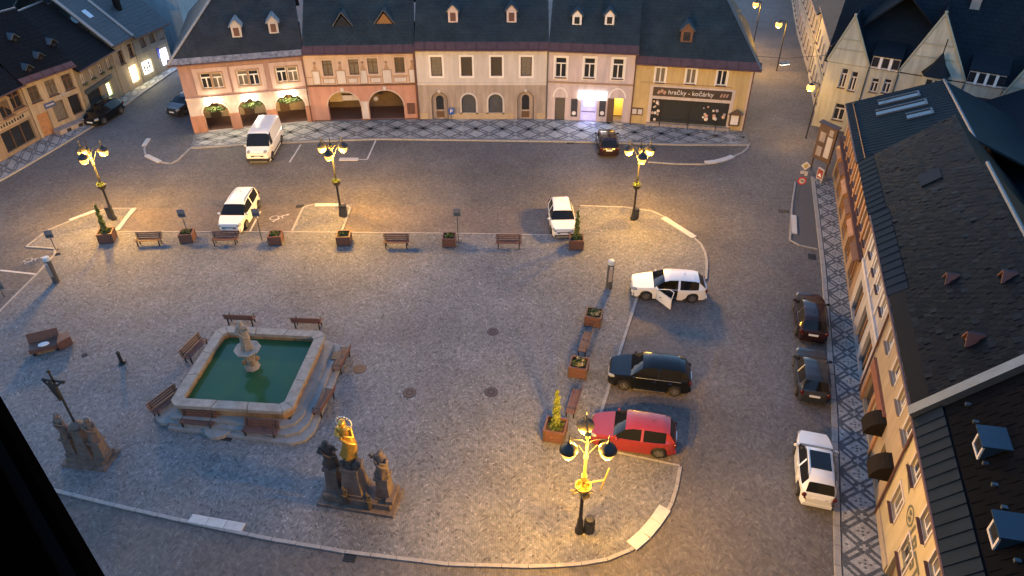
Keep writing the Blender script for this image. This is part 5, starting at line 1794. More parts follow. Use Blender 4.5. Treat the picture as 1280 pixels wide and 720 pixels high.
M_bin = mat('dark grey litter bin', (.05, .048, .045), .55, .15, 5)
def bin_round(label, px, py, r=.22, h=.85):
    p = G(px, py)
    t = thing('litter_bin', label, 'litter bin', (p.x, p.y, .05), 0, 'litter bins beside the lamps')
    b = MB()
    b.lathe([(r * .85, 0), (r, .05), (r, h * .8), (r * .97, h * .82)], 14); b.build('body', M_bin, t, smooth=40)
    b = MB(); b.lathe([(r * 1.06, h * .82), (r * 1.08, h * .86), (r * .9, h * .98), (.05, h)], 14); b.build('lid', M_iron, t, smooth=40)
    for k in range(10):
        a = 2 * math.pi * k / 10
        b = MB(); b.obox((r * 1.02 * math.cos(a), r * 1.02 * math.sin(a), h * .42), (.02, .09, h * .7), a); b.build('slat', M_bin, t)
    return t
bin_round('dark round litter bin at the foot of the nearest lamp', 736, 664)
bin_round('round litter bin beside the upper right lamp', 794, 274)
def bin_box(label, px, py, rz):
    p = G(px, py)
    t = thing('litter_bin', label, 'litter bin', (p.x, p.y, .05), rz, 'litter bins beside the lamps')
    b = MB(); b.box(-.2, .2, -.17, .17, .1, .8); b.build('body', M_bin, t)
    b = MB(); b.box(-.23, .23, -.2, .2, .86, .92); b.box(-.2, -.17, -.17, .17, .8, .86).box(.17, .2, -.17, .17, .8, .86); b.build('lid', M_iron, t)
    b = MB(); b.box(-.16, .16, -.13, .13, 0, .1); b.build('base', M_iron, t)
    return t
bin_box('dark square litter bin against the left lamp post', 140, 273, R(10))
bin_box('dark square litter bin against the post of the island lamp', 431, 271, R(5))

# ---------------------------------------------------------------- side street lamps
def wall_lamp(label, px, py, z, toward, power, h=None):
    p = G(px, py, z)
    t = thing('wall_street_lamp', label, 'street lamp', (p.x, p.y, 0), 0, 'lamps of the side street')
    b = MB(); b.tube([(toward, 0, z + .1), (0, 0, z + .35), (0, 0, z + .2)], .04, 6); b.tube([(toward, 0, 0), (toward, 0, z + .15)], .06, 7); b.build('bracket', M_iron, t)
    b = MB(); b.lathe([(.08, -.1), (.24, 0), (.24, .1), (.06, .25)], 12, (0, 0, z)); b.build('lamp_shade', M_iron, t)
    b = MB(); b.ball((0, 0, z - .16), .34, 12, 8); b.build('lamp_bowl', mat('lit street bulb', (1, .7, .3), .4, 0, emit=.26, ecol=(1, .40, .05)), t)
    light('lamp_light', (-.1, -.1, z - .45), power, SODIUM, t, .2)
wall_lamp('lit sodium lamp at the corner of the school in the side street', 1014, 107, 4.8, .7, 100)
wall_lamp('second lit sodium lamp along the side street', 974, 29, 5.0, .8, 260)
wall_lamp('farthest lit sodium lamp at the top of the side street', 945, 4, 5.0, .6, 220)
p = G(981, 80, 5.6)
t = thing('span_lamp', 'pale flat lamp hung on a wire over the side street', 'street lamp', (p.x, p.y, 5.6), R(20))
b = MB(); b.box(-.45, .45, -.16, .16, 0, .14); b.build('housing', M_tin, t)
b = MB(); b.box(-.42, .42, -.14, .14, -.05, -.001); b.build('lamp_glass', mat('lit pale lamp glass', (1, 1, .9), .4, 0, emit=.3, ecol=(1, .95, .8)), t)
b = MB(); b.tube([(0, 0, .14), (0, 0, .5)], .02, 5); b.tube([(-7, 3, .9), (0, 0, .5), (4.6, -2, 1.0)], .02, 5); b.build('span_wire', M_iron, t)
light('lamp_light', (0, 0, -.25), 8, (1, .93, .8), t, .15)

# ================================================================ BENCHES AND PLANTERS
def make_bench(label, L=1.75):
    t = thing('park_bench', label, 'bench', (0, 0, .05), 0, 'brown slatted benches on the square')
    for sx in (-1, 1):
        b = MB(); x = sx * (L / 2 - .16)
        b.box(x - .03, x + .03, -.22, -.16, 0, .42).box(x - .03, x + .03, .16, .22, 0, .42).box(x - .03, x + .03, -.16, .24, .38, .42)
        b.tube([(x, .20, .40), (x, .31, .86)], .025, 6)
        b.tube([(x, -.2, .42), (x, -.22, .62), (x, .22, .64)], .02, 6)
        b.build('leg', M_iron, t)
    me = {}
    for w_ in (.1,):
        q = MB(); q.box(-L / 2, L / 2, -w_ / 2, w_ / 2, -.02, .02); me = q.mesh('slat'); me.materials.append(M_wood)
    for k in range(4):
        link('slat', me, t, (0, -.17 + k * .115, .445))
    for k in range(3):
        o = link('slat', me, t, (0, .25 + k * .032, .55 + k * .13)); o.rotation_euler = (R(76), 0, 0)
    return t
def make_planter(label):
    t = thing('planter', label, 'planter', (0, 0, .05), 0, 'brown planters on the square')
    s, h = .44, .72
    for k in range(4):
        a = k * math.pi / 2
        nm = 'side_panel'
        b = MB()
        for i in range(3):
            b.box(-s, s, -s - .03, -s + .01, .06 + i * .22, .06 + i * .22 + .205)
        o = b.build(nm, M_wood, t); o.rotation_euler = (0, 0, a)
        b = MB(); b.box(-.05, .05, -.05, .05, 0, h); o = b.build('corner_post', M_door, t, (s * math.cos(a + math.pi / 4) * 1.414, s * math.sin(a + math.pi / 4) * 1.414, 0))
    b = MB(); b.box(-s, s, -s, s, .1, h - .10); b.build('soil', M_soil, t)
    b = MB(); b.box(-s - .05, s + .05, -s - .05, -s + .03, h - .03, h + .03).box(-s - .05, s + .05, s - .03, s + .05, h - .03, h + .03).box(-s - .05, -s + .03, -s + .03, s - .03, h - .03, h + .03).box(s - .03, s + .05, -s + .03, s - .03, h - .03, h + .03)
    b.build('rim', M_wood, t)
    return t
def plants(t, kind, seed):
    r = random.Random(seed)
    b = MB(); leaves(b, (0, 0, .74), .36, .36, .16, 160, .085, r); b.build('low_plants', M_leaf, t)
    if kind == 'tall':
        b = MB()
        for k in range(26):
            z = .8 + 1.9 * k / 25
            q = .20 * (1 - .75 * (k / 25) ** 1.5)
            leaves(b, (.03 * math.sin(k), .03 * math.cos(k), z), q, q, .12, 34, .075, r)
        b.build('tall_shrub', M_leafy, t)
        b = MB(); b.tube([(0, 0, .5), (0, 0, 2.5)], .025, 5); b.build('stem', M_trunk, t)
    elif kind == 'pale':
        b = MB()
        for k in range(7):
            a = r.uniform(0, 6.28)
            leaves(b, (.24 * math.cos(a), .24 * math.sin(a), .80), .12, .12, .08, 16, .06, r)
        b.build('pale_flowers', mat('pale cream flowers', (.42, .36, .24), .7, .2, 9), t)
    return t
bench0 = make_bench('slatted bench between the two leftmost planters of the front row')
proto_used = []
def put_bench(label, pos, rz):
    if not proto_used:
        proto_used.append(1); o = bench0; o['label'] = label
        o.location = (pos.x, pos.y, .05); o.rotation_euler = (0, 0, rz); return o
    return dup(bench0, label, (pos.x, pos.y, .05), rz)
put_bench('slatted bench between the two leftmost planters of the row', G(188, 307), R(4))
put_bench('slatted bench just below the white family car', G(283, 306), R(3))
put_bench('slatted bench in the row right of the island lamp', G(496, 309.5), R(0))
put_bench('slatted bench in the row left of the white hatchback', G(636, 310), R(-1))
pl_list = [
    ('brown planter with a tall thin shrub near the left lamp', 136, 305, R(12), 'tall', 1.0),
    ('brown planter with low green plants between two benches at the left', 236, 305, R(6), 'low', .92),
    ('brown planter with low plants right of the white family car', 346, 307.5, R(4), 'low', .92),
    ('brown planter with low plants below the island lamp', 431, 308, R(3), 'low', .96),
    ('brown planter with low plants beside the signpost mid row', 562, 310, R(0), 'low', .92),
    ('brown planter with a tall shrub in front of the white hatchback', 720, 313, R(-3), 'tall', 1.0),
    ('brown planter with pale flowers just below the right information pillar', 741.5, 408, R(-14), 'pale', 1.0),
    ('brown planter with pale flowers left of the black off-roader', 723, 471, R(-14), 'pale', 1.02),
    ('brown planter with a tall yellowish shrub left of the red car', 694, 550, R(-14), 'tall', 1.08)]
for i, (lab, a, b_, rz, kd, s_) in enumerate(pl_list):
    o = make_planter(lab)
    p = G(a, b_ - 4)
    o.location = (p.x, p.y, .05); o.rotation_euler = (0, 0, rz); o.scale = (s_, s_, s_)
    plants(o, kd, i)
put_bench('bench between the two flower planters beside the parked cars', G(730, 436), R(-106))
put_bench('bench between the flower planter and the yellowish shrub', G(716, 510), R(-106))

# ================================================================ SIGNS, PILLARS, SMALL THINGS
M_signb = mat('grey sign back', (.16, .16, .17), .5, .1, 5)
M_blue = mat('traffic blue', (.02, .08, .36), .45, 0)
def post_sign(label, px, py, pytop, kind='plate', rz=0, grp='parking signs along the planters'):
    p = G(px, py)
    v = (360 - pytop) / FPX
    h = CAMH + p.y * (v * cc - ss) / (cc + v * ss)
    t = thing('traffic_sign', label, 'sign', (p.x, p.y, .05), rz, grp)
    b = MB(); b.tube([(0, 0, 0), (0, 0, h)], .03, 7); b.build('post', M_tin, t)
    b = MB(); b.box(-.25, .25, -.055, -.03, h - .62, h - .02); pl = b.build('sign_plate', M_signb if kind == 'plate' else M_blue, t)
    b = MB(); b.box(-.21, .21, .031 - .06 - .034, -.056, h - .55, h - .30)
    if kind == 'blue':
        text('P', .5, M_white, 'lettering', pl, (0, -.06, h - .32), (R(90), 0, 0), .004)
    else:
        b = MB(); b.box(-.2, .2, -.066, -.056, h - .56, h - .34); b.build('supplementary_plate', M_tin, pl)
    return t
post_sign('small dark parking sign behind the low planter between the two leftmost benches', 238, 303, 262, rz=R(5))
post_sign('small dark parking sign right of the white family car', 328, 302, 261, rz=R(5))
post_sign('small dark parking sign beside the mid row planter', 573, 303, 261, rz=R(0))
post_sign('small dark sign on the kerb left of the tall planter', 70, 313, 288, rz=R(15))
post_sign('dark sign at the left edge by the painted parking bay', 6, 372, 352, rz=R(15))
post_sign('blue parking sign by the arched door of the white house', 565, 152, 135.5, 'blue', grp=None)
# three boards on one post beside the right pavement
p = G(996, 250)
t = thing('signpost', 'thin post with diamond, white plates and a round no stopping sign by the right lane', 'sign', (p.x, p.y, .02), R(-8))
b = MB(); b.tube([(0, 0, 0), (0, 0, 3.0)], .03, 7); b.build('post', M_tin, t)
b = MB(); b.obox((0, -.05, 2.85), (.48, .02, .48), 0, 0, R(45)); d_ = b.build('diamond_plate', M_white, t)
b = MB(); b.obox((0, -.065, 2.85), (.30, .012, .30), 0, 0, R(45)); b.build('diamond_centre', mat('dull amber sign', (.45, .36, .12), .5, 0), d_)
b = MB(); b.box(-.28, .02, -.06, -.04, 2.2, 2.45).box(.05, .26, -.06, -.04, 2.05, 2.4); b.build('small_plate', M_offw, t)
def disc(x, y, z, r, th, n=16):
    b = MB(); b.lathe([(r, 0), (r, th)], n); b.v = [(x + q[0], y - q[2], z + q[1]) for q in b.v]; return b
d_ = disc(0, -.04, 1.62, .32, .02).build('round_plate', mat('sign red', (.5, .03, .03), .45, 0), t)
disc(0, -.062, 1.62, .22, .01).build('round_centre', M_offw, d_)
b = MB(); b.obox((0, -.075, 1.62), (.22, .006, .1), 0, 0, R(20)); b.build('symbol', M_int, d_)

def pillar(label, px, py, pytop, r, rz=0):
    p = G(px, py)
    v = (360 - pytop) / FPX
    h = CAMH + p.y * (v * cc - ss) / (cc + v * ss)
    t = thing('information_pillar', label, 'pillar', (p.x, p.y, .05), rz, 'information pillars')
    b = MB(); b.lathe([(r * 1.1, 0), (r * 1.1, .08), (r, .1), (r, h * .86)], 16); b.build('body', mat('dark grey pillar', (.07, .068, .066), .5, .15, 4), t, smooth=40)
    b = MB(); b.lathe([(r * 1.05, h * .862), (r * 1.05, h * .93), (r * .9, h * .99), (.05, h)], 16); b.build('cap', mat('pale blue grey cap', (.42, .48, .52), .45, .05, 4), t, smooth=40)
    b = MB(); b.obox((0, -r - .012, h * .5), (r * 1.1, .02, h * .45)); b.build('notice', M_greige, t)
    b = MB(); b.obox((0, -r - .02, h * .78), (r * .8, .02, h * .08)); b.build('notice', M_offw, t)
    return t
pillar('round dark pillar with a pale cap left of the white estate car', 761, 360, 326, .2)
pillar('leaning dark pillar with a white cap at the left edge of the square', 71, 353, 322, .2)

# bollard, manholes, gratings
p = G(153, 455)
t = thing('hydrant_post', 'short black post standing alone on the left of the square', 'post', (p.x, p.y, .05), 0)
b = MB(); b.lathe([(.2, 0), (.2, .06), (.1, .1), (.085, .7), (.11, .72), (.11, .78), (.07, .84), (.02, .88)], 12); b.build('shaft', M_iron, t, smooth=40)
b = MB(); b.obox((.13, 0, .12), (.2, .1, .1)); b.build('foot', M_iron, t)
M_mh = mat('rusty cast iron', (.10, .062, .052), .6, .25, 12, metal=.3)
def manhole(label, px, py, r):
    p = G(px, py)
    t = thing('manhole_cover', label, 'manhole cover', (p.x, p.y, .052), 0, 'round manhole covers')
    b = MB(); b.lathe([(r, 0), (r, .014), (r * .9, .014)], 24); b.build('ring', M_iron, t)
    b = MB(); b.lathe([(r * .88, 0), (r * .88, .018), (r * .6, .018), (r * .58, .013), (r * .3, .013), (r * .28, .018)], 24); b.build('lid', M_mh, t)
manhole('round manhole cover farthest up the square', 616, 415.5, .34)
manhole('round manhole cover left of the middle of the square', 512, 492, .36)
manhole('round manhole cover in line with the black off-roader', 614, 491, .36)
manhole('round manhole cover beside the fountain bench', 450, 462, .36)
def grating(label, px, py, w_, d_, rz, z=.052):
    p = G(px, py)
    t = thing('drain_grating', label, 'grating', (p.x, p.y, z), rz, 'drain gratings')
    b = MB(); b.box(-w_ / 2, w_ / 2, -d_ / 2, d_ / 2, 0, .006); b.build('frame', M_int, t)
    for k in range(5):
        y = -d_ / 2 + d_ * (k + .5) / 5
        b = MB(); b.box(-w_ / 2 + .03, w_ / 2 - .03, y - d_ * .05, y + d_ * .05, .006, .02); b.build('bar', M_iron, t)
grating('square iron grating in front of the fountain', 285, 546, .62, .62, R(-10))
grating('dark square grating on the near kerb line', 438, 696, .5, .5, R(-8), .01)
grating('small dark grating left of the lone black post', 106, 445, .3, .3, R(40))
grating('dark grating by the corner of the island kerb', 376, 258, .7, .4, R(10), .01)
grating('dark grating beside the pale ramp at the far left', 123, 263.5, .6, .4, R(30), .01)
grating('drain grating below the end of the right lane', 1015, 321, .5, .7, R(-15), .004)
grating('drain grating in the road left of the right lane', 980, 264, .8, .45, R(-5), .004)
grating('drain grating beside the parking line at the left', 71, 319, .5, .3, R(30), .06)
grating('drain grating below the back pavement by the dark hatchback', 713, 179, .6, .4, 0, .004)

# wooden corner seat
p = G(62, 438)
t = thing('angular_bench', 'angular brown wooden seat with a white cushion at the left of the square', 'seat', (p.x, p.y, .05), R(24))
b = MB(); b.prism([(-.85, -.35), (.6, -.35), (.6, .3), (-.85, .3)], .22, .46); b.build('seat', M_wood, t)
b = MB(); b.slab([(-.9, .3, .22), (.65, .3, .22), (.65, .55, .98), (-.9, .55, .98)], .07); b.build('backrest', M_wood, t)
b = MB(); b.prism([(.6, -.45), (1.25, -.1), (1.1, .5), (.6, .4)], .1, .62); b.build('side_box', M_wood, t)
b = MB(); b.box(-.75, -.6, -.3, .25, 0, .22).box(.4, .55, -.3, .25, 0, .22); b.build('leg', M_iron, t)
b = MB(); b.lathe([(.2, .46), (.25, .5), (.22, .56), (.05, .58)], 12, (-.1, -.1, 0), 1.2, .75); b.build('cushion', M_white, t, smooth=50)

# ================================================================ FOUNTAIN
FC, FR = Vector((-13.58, 28.02, .05)), R(-4.5)
ft = thing('fountain', 'square stone fountain with green water and a statue on a central bowl', 'fountain', FC, FR)
FWx, FWy, ch = 3.03, 3.05, .34
def octo(wx, wy, c):
    return [(-wx + c, -wy), (wx - c, -wy), (wx, -wy + c), (wx, wy - c), (wx - c, wy), (-wx + c, wy), (-wx, wy - c), (-wx, -wy + c)]
def ring(b, o, i, z0, z1):
    n = len(o)
    for k in range(n):
        k2 = (k + 1) % n
        b.add([(*o[k], z0), (*o[k2], z0), (*o[k2], z1), (*o[k], z1), (*i[k], z0), (*i[k2], z0), (*i[k2], z1), (*i[k], z1)],
              [(0, 1, 2, 3), (5, 4, 7, 6), (3, 2, 6, 7), (4, 5, 1, 0)])
    return b
M_rim = mat('worn rim stone', (.30, .275, .245), .8, .25, 3, bump=.3, stain=.2)
M_basin = mat('orange stained basin stone', (.30, .19, .10), .85, .35, 2.5, bump=.4, stain=.35)
b = MB(); ring(b, octo(FWx - .08, FWy - .08, ch), octo(FWx - .42, FWy - .42, ch * .6), 0, .95); b.build('basin_wall', M_basin, ft)
b = MB(); ring(b, octo(FWx - .02, FWy - .02, ch), octo(FWx - .079, FWy - .079, ch), .0, .28); b.build('basin_foot', M_sand, ft)
# rim stones
o, i = octo(FWx + .05, FWy + .05, ch + .02), octo(FWx - .47, FWy - .47, ch * .55)
for k in range(8):
    k2 = (k + 1) % 8
    n = 3 if k % 2 == 0 else 1
    for j in range(n):
        t0, t1 = j / n + .004, (j + 1) / n - .004
        L_ = lambda A, B, t: (A[0] + (B[0] - A[0]) * t, A[1] + (B[1] - A[1]) * t)
        b = MB(); b.prism([L_(o[k], o[k2], t0), L_(o[k], o[k2], t1), L_(i[k], i[k2], t1), L_(i[k], i[k2], t0)], .95, 1.15 + rnd.uniform(-.008, .008))
        b.build('rim_stone', M_rim, ft)
# water
mw = bpy.data.materials.new('green fountain water'); mw.use_nodes = True
bs = mw.node_tree.nodes['Principled BSDF']
bs.inputs['Base Color'].default_value = (.012, .058, .03, 1); bs.inputs['Roughness'].default_value = .12; bs.inputs['Specular IOR Level'].default_value = .25
nz = mw.node_tree.nodes.new('ShaderNodeTexNoise'); nz.inputs['Scale'].default_value = 1.6; nz.inputs['Detail'].default_value = 4
gg = mw.node_tree.nodes.new('ShaderNodeNewGeometry'); mw.node_tree.links.new(gg.outputs['Position'], nz.inputs['Vector'])
mx = mw.node_tree.nodes.new('ShaderNodeMix'); mx.data_type = 'RGBA'; mx.inputs['A'].default_value = (.022, .088, .044, 1); mx.inputs['B'].default_value = (.036, .092, .034, 1)
mw.node_tree.links.new(nz.outputs[0], mx.inputs['Factor']); mw.node_tree.links.new(mx.outputs['Result'], bs.inputs['Base Color'])
nz2 = mw.node_tree.nodes.new('ShaderNodeTexNoise'); nz2.inputs['Scale'].default_value = 5
mw.node_tree.links.new(gg.outputs['Position'], nz2.inputs['Vector'])
bp = mw.node_tree.nodes.new('ShaderNodeBump'); bp.inputs['Strength'].default_value = .08; mw.node_tree.links.new(nz2.outputs[0], bp.inputs['Height']); mw.node_tree.links.new(bp.outputs[0], bs.inputs['Normal'])
b = MB(); q = octo(FWx - .43, FWy - .43, ch * .55); b.add([(x, y, .74) for x, y in q], [tuple(range(8))]); b.build('water', mw, ft)
# steps on the right and the near side
M_step = mat('grey step stone', (.24, .235, .23), .85, .2, 3, bump=.3)
def step_poly(e, c):
    return [(-FWx - .05, -FWy - e * .55), (FWx + e - c, -FWy - e), (FWx + e - c * .3, -FWy - e + c * .3), (FWx + e, -FWy - e + c), (FWx + e, FWy - .2), (FWx + e - .3, FWy + .05), (FWx - .8, FWy + .05), (FWx - .8, FWy - .2), (FWx - .1, -FWy + .1), (-FWx, -FWy + .2)]
for k, (e, z) in enumerate(((1.15, .16), (.78, .32), (.42, .48))):
    b = MB(); b.prism([(x, y) for x, y in step_poly(e, .9)], 0 if k == 0 else z - .16 + .001, z); b.build('step', M_step, ft)
b = MB(); b.box(FWx + .5, FWx + .95, FWy - 1.35, FWy - .7, .33, .36); b.build('step_plate', M_iron, ft)
# rounded stone aprons
for (x, y, r_) in ((-.55, -FWy - .35, .75), (-FWx - .35, -FWy + .3, .7)):
    b = MB(); b.lathe([(r_, 0), (r_, .2), (r_ * .95, .22)], 18, (x, y, 0)); b.build('stone_apron', M_step, ft)

# ---------------------------------------------------------------- carved figures
def figure(h, seed=0, lean=.0, arms='fold', veil=True, n=22):
    """one continuous robed figure, foot at z=0, facing -y"""
    r = random.Random(seed)
    ph = [r.uniform(0, 6.28) for _ in range(4)]
    # height fraction, half width, half depth, sway x, y
    prof = [(0, .155, .125, 0, 0), (.03, .165, .135, 0, 0), (.12, .15, .12, .005, 0), (.25, .14, .11, .015, -.005), (.38, .135, .105, .02, -.012), (.48, .13, .10, .018, -.012),
            (.56, .118, .09, .008, -.005), (.64, .115, .088, 0, 0), (.72, .128, .088, -.006, .004), (.78, .135, .08, -.008, .004), (.815, .115, .068, -.008, .002), (.835, .06, .05, -.008, -.004),
            (.855, .045, .045, -.008, -.008), (.875, .052, .056, -.008, -.012), (.905, .062, .07, -.009, -.014), (.945, .062, .07, -.009, -.012), (.975, .05, .058, -.01, -.006), (.995, .025, .03, -.01, 0)]
    b = MB(); base = 0
    for (f, wx, wy, sx, sy) in prof:
        fold = max(0, 1 - f / .74)
        for k in range(n):
            a = 2 * math.pi * k / n
            q = 1 + fold * (.15 * math.sin(5 * a + ph[0] + f * 5) + .10 * math.sin(9 * a + ph[1] - f * 7))
            if veil and f > .86 and math.sin(a) > .1:
                q *= 1.22
            b.v.append(((sx + lean * f + wx * q * math.cos(a)) * h, (sy + wy * q * math.sin(a)) * h, f * h))
    m = len(prof)
    for j in range(m - 1):
        for k in range(n):
            k2 = (k + 1) % n
            b.f.append((j * n + k, j * n + k2, (j + 1) * n + k2, (j + 1) * n + k))
    b.f.append(tuple(range(n))[::-1]); b.f.append(tuple((m - 1) * n + k for k in range(n)))
    def arm(s, el, hand):
        sh = Vector((s * .115 + lean * .78, 0, .775)) * h
        b.tube([sh, Vector(el) * h, Vector(hand) * h], [.045 * h, .04 * h, .026 * h], 8)
        b.ball(tuple(Vector(hand) * h), .027 * h, 7, 5)
    if arms == 'fold':
        arm(-1, (-.17 + lean * .6, -.05, .63), (-.03 + lean * .6, -.13, .66)); arm(1, (.17 + lean * .6, -.05, .62), (.04 + lean * .6, -.13, .70))
    elif arms == 'hold':
        arm(-1, (-.18 + lean * .6, -.06, .62), (-.02 + lean * .6, -.14, .60)); arm(1, (.19 + lean * .6, -.03, .65), (.16 + lean * .6, -.15, .74))
    elif arms == 'up':
        arm(-1, (-.2 + lean * .6, -.04, .68), (-.2 + lean * .8, -.1, .86)); arm(1, (.17 + lean * .6, -.05, .62), (.05 + lean * .6, -.13, .66))
    # nose
    b.obox((-.009 * h + lean * .92 * h, -.085 * h, .915 * h), (.014 * h, .03 * h, .03 * h))
    # mantle: a diagonal swag across the front
    pts = [Vector((-.13 + lean * .7, -.05, .72)), Vector((-.05 + lean * .6, -.125, .60)), Vector((.07 + lean * .5, -.125, .50)), Vector((.15 + lean * .45, -.06, .42))]
    b.tube([p * h for p in pts], [.025 * h, .035 * h, .04 * h, .03 * h], 7)
    return b

# fountain column
b = MB(); b.lathe([(.42, .3), (.42, .8), (.36, .95), (.28, 1.05), (.25, 1.35), (.30, 1.55), (.42, 1.75)], 8, (-.2, .35, 0), rot=.4); b.build('pedestal', M_sand, ft)
b = MB(); b.lathe([(.42, 1.751), (.66, 1.95), (.70, 2.02), (.68, 2.06), (.4, 2.04)], 8, (-.2, .35, 0), rot=.4); b.build('bowl', M_rim, ft)
b = figure(1.75, 3, .0, 'hold', False); b.v = [(x * 1.05 - .2, y * 1.1 + .35, z * 1.05 + 2.03) for x, y, z in b.v]; b.build('statue', M_sand, ft, smooth=60)
for k in range(4):
    a = .6 + k * math.pi / 2
    b = MB(); b.ball((-.2 + .33 * math.cos(a), .35 + .33 * math.sin(a), 1.2), .14, 8, 6); b.build('mask', M_basin, ft)
# benches round the fountain
put_bench('bench at the left of the fountain toward its far corner', G(247, 444), R(74))
put_bench('bench at the near left corner of the fountain', G(212, 511), R(62))
put_bench('bench behind the fountain at the far left of its rim', G(303, 405), R(176))
put_bench('bench behind the far right corner of the fountain', G(386, 409), R(176))
put_bench('bench against the fountain steps beside the round manhole', G(428, 457), R(-98))
put_bench('bench against the fountain steps at the near right', G(406, 510), R(-104))
put_bench('bench in front of the fountain at its left', G(250, 535), R(-6))
put_bench('bench in front of the fountain toward the steps', G(328, 546), R(-6))

# ================================================================ STATUE GROUPS
def pedestal(b, x, y, w0, w1, h, z0=0.0):
    b.box(x - w0 / 2 - .06, x + w0 / 2 + .06, y - w0 / 2 - .06, y + w0 / 2 + .06, z0, z0 + .18)
    a, c = w0 / 2, w1 / 2
    b.add([(x - a, y - a, z0 + .18), (x + a, y - a, z0 + .18), (x + a, y + a, z0 + .18), (x - a, y + a, z0 + .18), (x - c, y - c, z0 + h - .14), (x + c, y - c, z0 + h - .14), (x + c, y + c, z0 + h - .14), (x - c, y + c, z0 + h - .14)],
          [(0, 1, 5, 4), (1, 2, 6, 5), (2, 3, 7, 6), (3, 0, 4, 7)])
    b.box(x - c - .07, x + c + .07, y - c - .07, y + c + .07, z0 + h - .14, z0 + h)
    return b
def place(b, x, y, z, rz=0, s=1.0):
    c_, s_ = math.cos(rz), math.sin(rz)
    b.v = [((c_ * p[0] - s_ * p[1]) * s + x, (s_ * p[0] + c_ * p[1]) * s + y, p[2] * s + z) for p in b.v]
    return b
pa, pb = G(397, 632), G(492, 648)
ang = math.atan2((pb - pa).y, (pb - pa).x)
mid = (pa + pb) / 2
ux = Vector((math.cos(ang), math.sin(ang), 0)); uy = Vector((-ux.y, ux.x, 0))
CX = -.24
mg = thing('madonna_monument', 'baroque sandstone monument carrying a gilded madonna with a halo between dark saints', 'monument', Vector((0, 0, .05)) + mid + uy * .7, ang)
wd = (pb - pa).length
b = MB(); b.box(-wd / 2, wd / 2, -.75, .8, 0, .14); b.build('base_slab', M_sandd, mg)
b = MB(); b.box(-wd / 2 + .22, wd / 2 - .22, -.5, .65, .14, .42); b.build('plinth', M_sandd, mg)
b = pedestal(MB(), CX, .15, .95, .66, 1.65, .42); b.build('centre_pedestal', M_sandd, mg)
b = MB(); b.lathe([(.34, 2.07), (.30, 2.25), (.25, 2.45), (.30, 2.65)], 10, (CX, .15, 0)); b.ball((.34 + CX, -.02, 2.3), .19, 8, 6); b.ball((-.3 + CX, .0, 2.25), .16, 8, 6); b.build('cloud_base', M_darkst, mg)
b = figure(2.15, 11, .02, 'fold', True); b.v = [(x * 1.02 + .07 * math.sin(z * 2.4), y * 1.05, z) for x, y, z in b.v]; place(b, CX, .15, 2.62, 0.05); ms = b.build('gilded_madonna', M_gold, mg, smooth=60)
b = MB()
for k in range(18):
    a = 2 * math.pi * k / 18
    b.ball((CX + .33 * math.cos(a), .22, 4.55 + .33 * math.sin(a)), .045, 6, 4)
pts = [(CX + .33 * math.cos(2 * math.pi * k / 24), .24, 4.55 + .33 * math.sin(2 * math.pi * k / 24)) for k in range(25)]
b.tube(pts, .02, 5); b.build('halo', mat('silver halo', (.6, .6, .58), .35, .1, 5, metal=.8), mg)
for s, hh_, sd in ((-1, 1.55, 5), (1, 1.45, 8)):
    b = pedestal(MB(), s * wd * .33, .12, .62, .50, hh_, .3); b.build('side_pedestal', M_sandd, mg)
    b = figure(1.5, sd, .03 * s, 'hold' if s < 0 else 'up', False); place(b, s * wd * .33, .12, .3 + hh_, -.2 * s, 1.02)
    b.v = [(x + (x - s * wd * .33) * .34, y + (y - .12) * .3, z) for x, y, z in b.v]
    b.build('saint', M_darkst if s < 0 else M_sandd, mg, smooth=60)
for s in (-1, 1):
    b = figure(1.05, 20 + s, 0, 'fold', False); place(b, s * wd * .15 + .05, -.52, .16 if s > 0 else .3, 0, 1.0)
    b.build('small_saint', M_darkst, mg, smooth=60)
b = MB(); b.slab([(wd * .33 + .32, -.3, .42), (wd * .33 + .75, -.3, .42), (wd * .33 + .75, .55, .42), (wd * .33 + .32, .55, 1.4)], .2) if 0 else b.prism([(wd * .38, -.4), (wd / 2 - .1, -.4), (wd / 2 - .1, .6), (wd * .38, .6)], .42, .62); b.build('buttress', M_sandd, mg)

pa, pb = G(79, 583), G(132, 590)
ang = math.atan2((pb - pa).y, (pb - pa).x); mid = (pa + pb) / 2
ux = Vector((math.cos(ang), math.sin(ang), 0)); uy = Vector((-ux.y, ux.x, 0))
cgx = thing('crucifix_monument', 'sandstone calvary monument with a tall black crucifix between two stone saints', 'monument', Vector((0, 0, .05)) + mid + uy * .6, ang)
wd = (pb - pa).length
b = MB(); b.box(-wd / 2, wd / 2, -.65, .65, 0, .14); b.build('base_slab', M_sandd, cgx)
b = MB(); b.box(-wd / 2 + .15, wd / 2 - .15, -.45, .5, .14, .35); b.build('plinth', M_sandd, cgx)
b = pedestal(MB(), 0, .05, .68, .46, 1.75, .35); b.lathe([(.30, 2.1), (.34, 2.22), (.2, 2.36), (.1, 2.45)], 10, (0, .05, 0)); b.build('centre_pedestal', M_sandd, cgx)
b = MB(); b.box(-.035, .035, .01, .08, 2.4, 5.45); b.box(-.46, -.035, .012, .078, 4.92, 5.01).box(.035, .46, .012, .078, 4.92, 5.01)
for q in ((-.47, .045, 4.965), (.47, .045, 4.965), (0, .045, 5.5)):
    b.ball(q, .085, 8, 5)
b.build('cross', M_int, cgx)
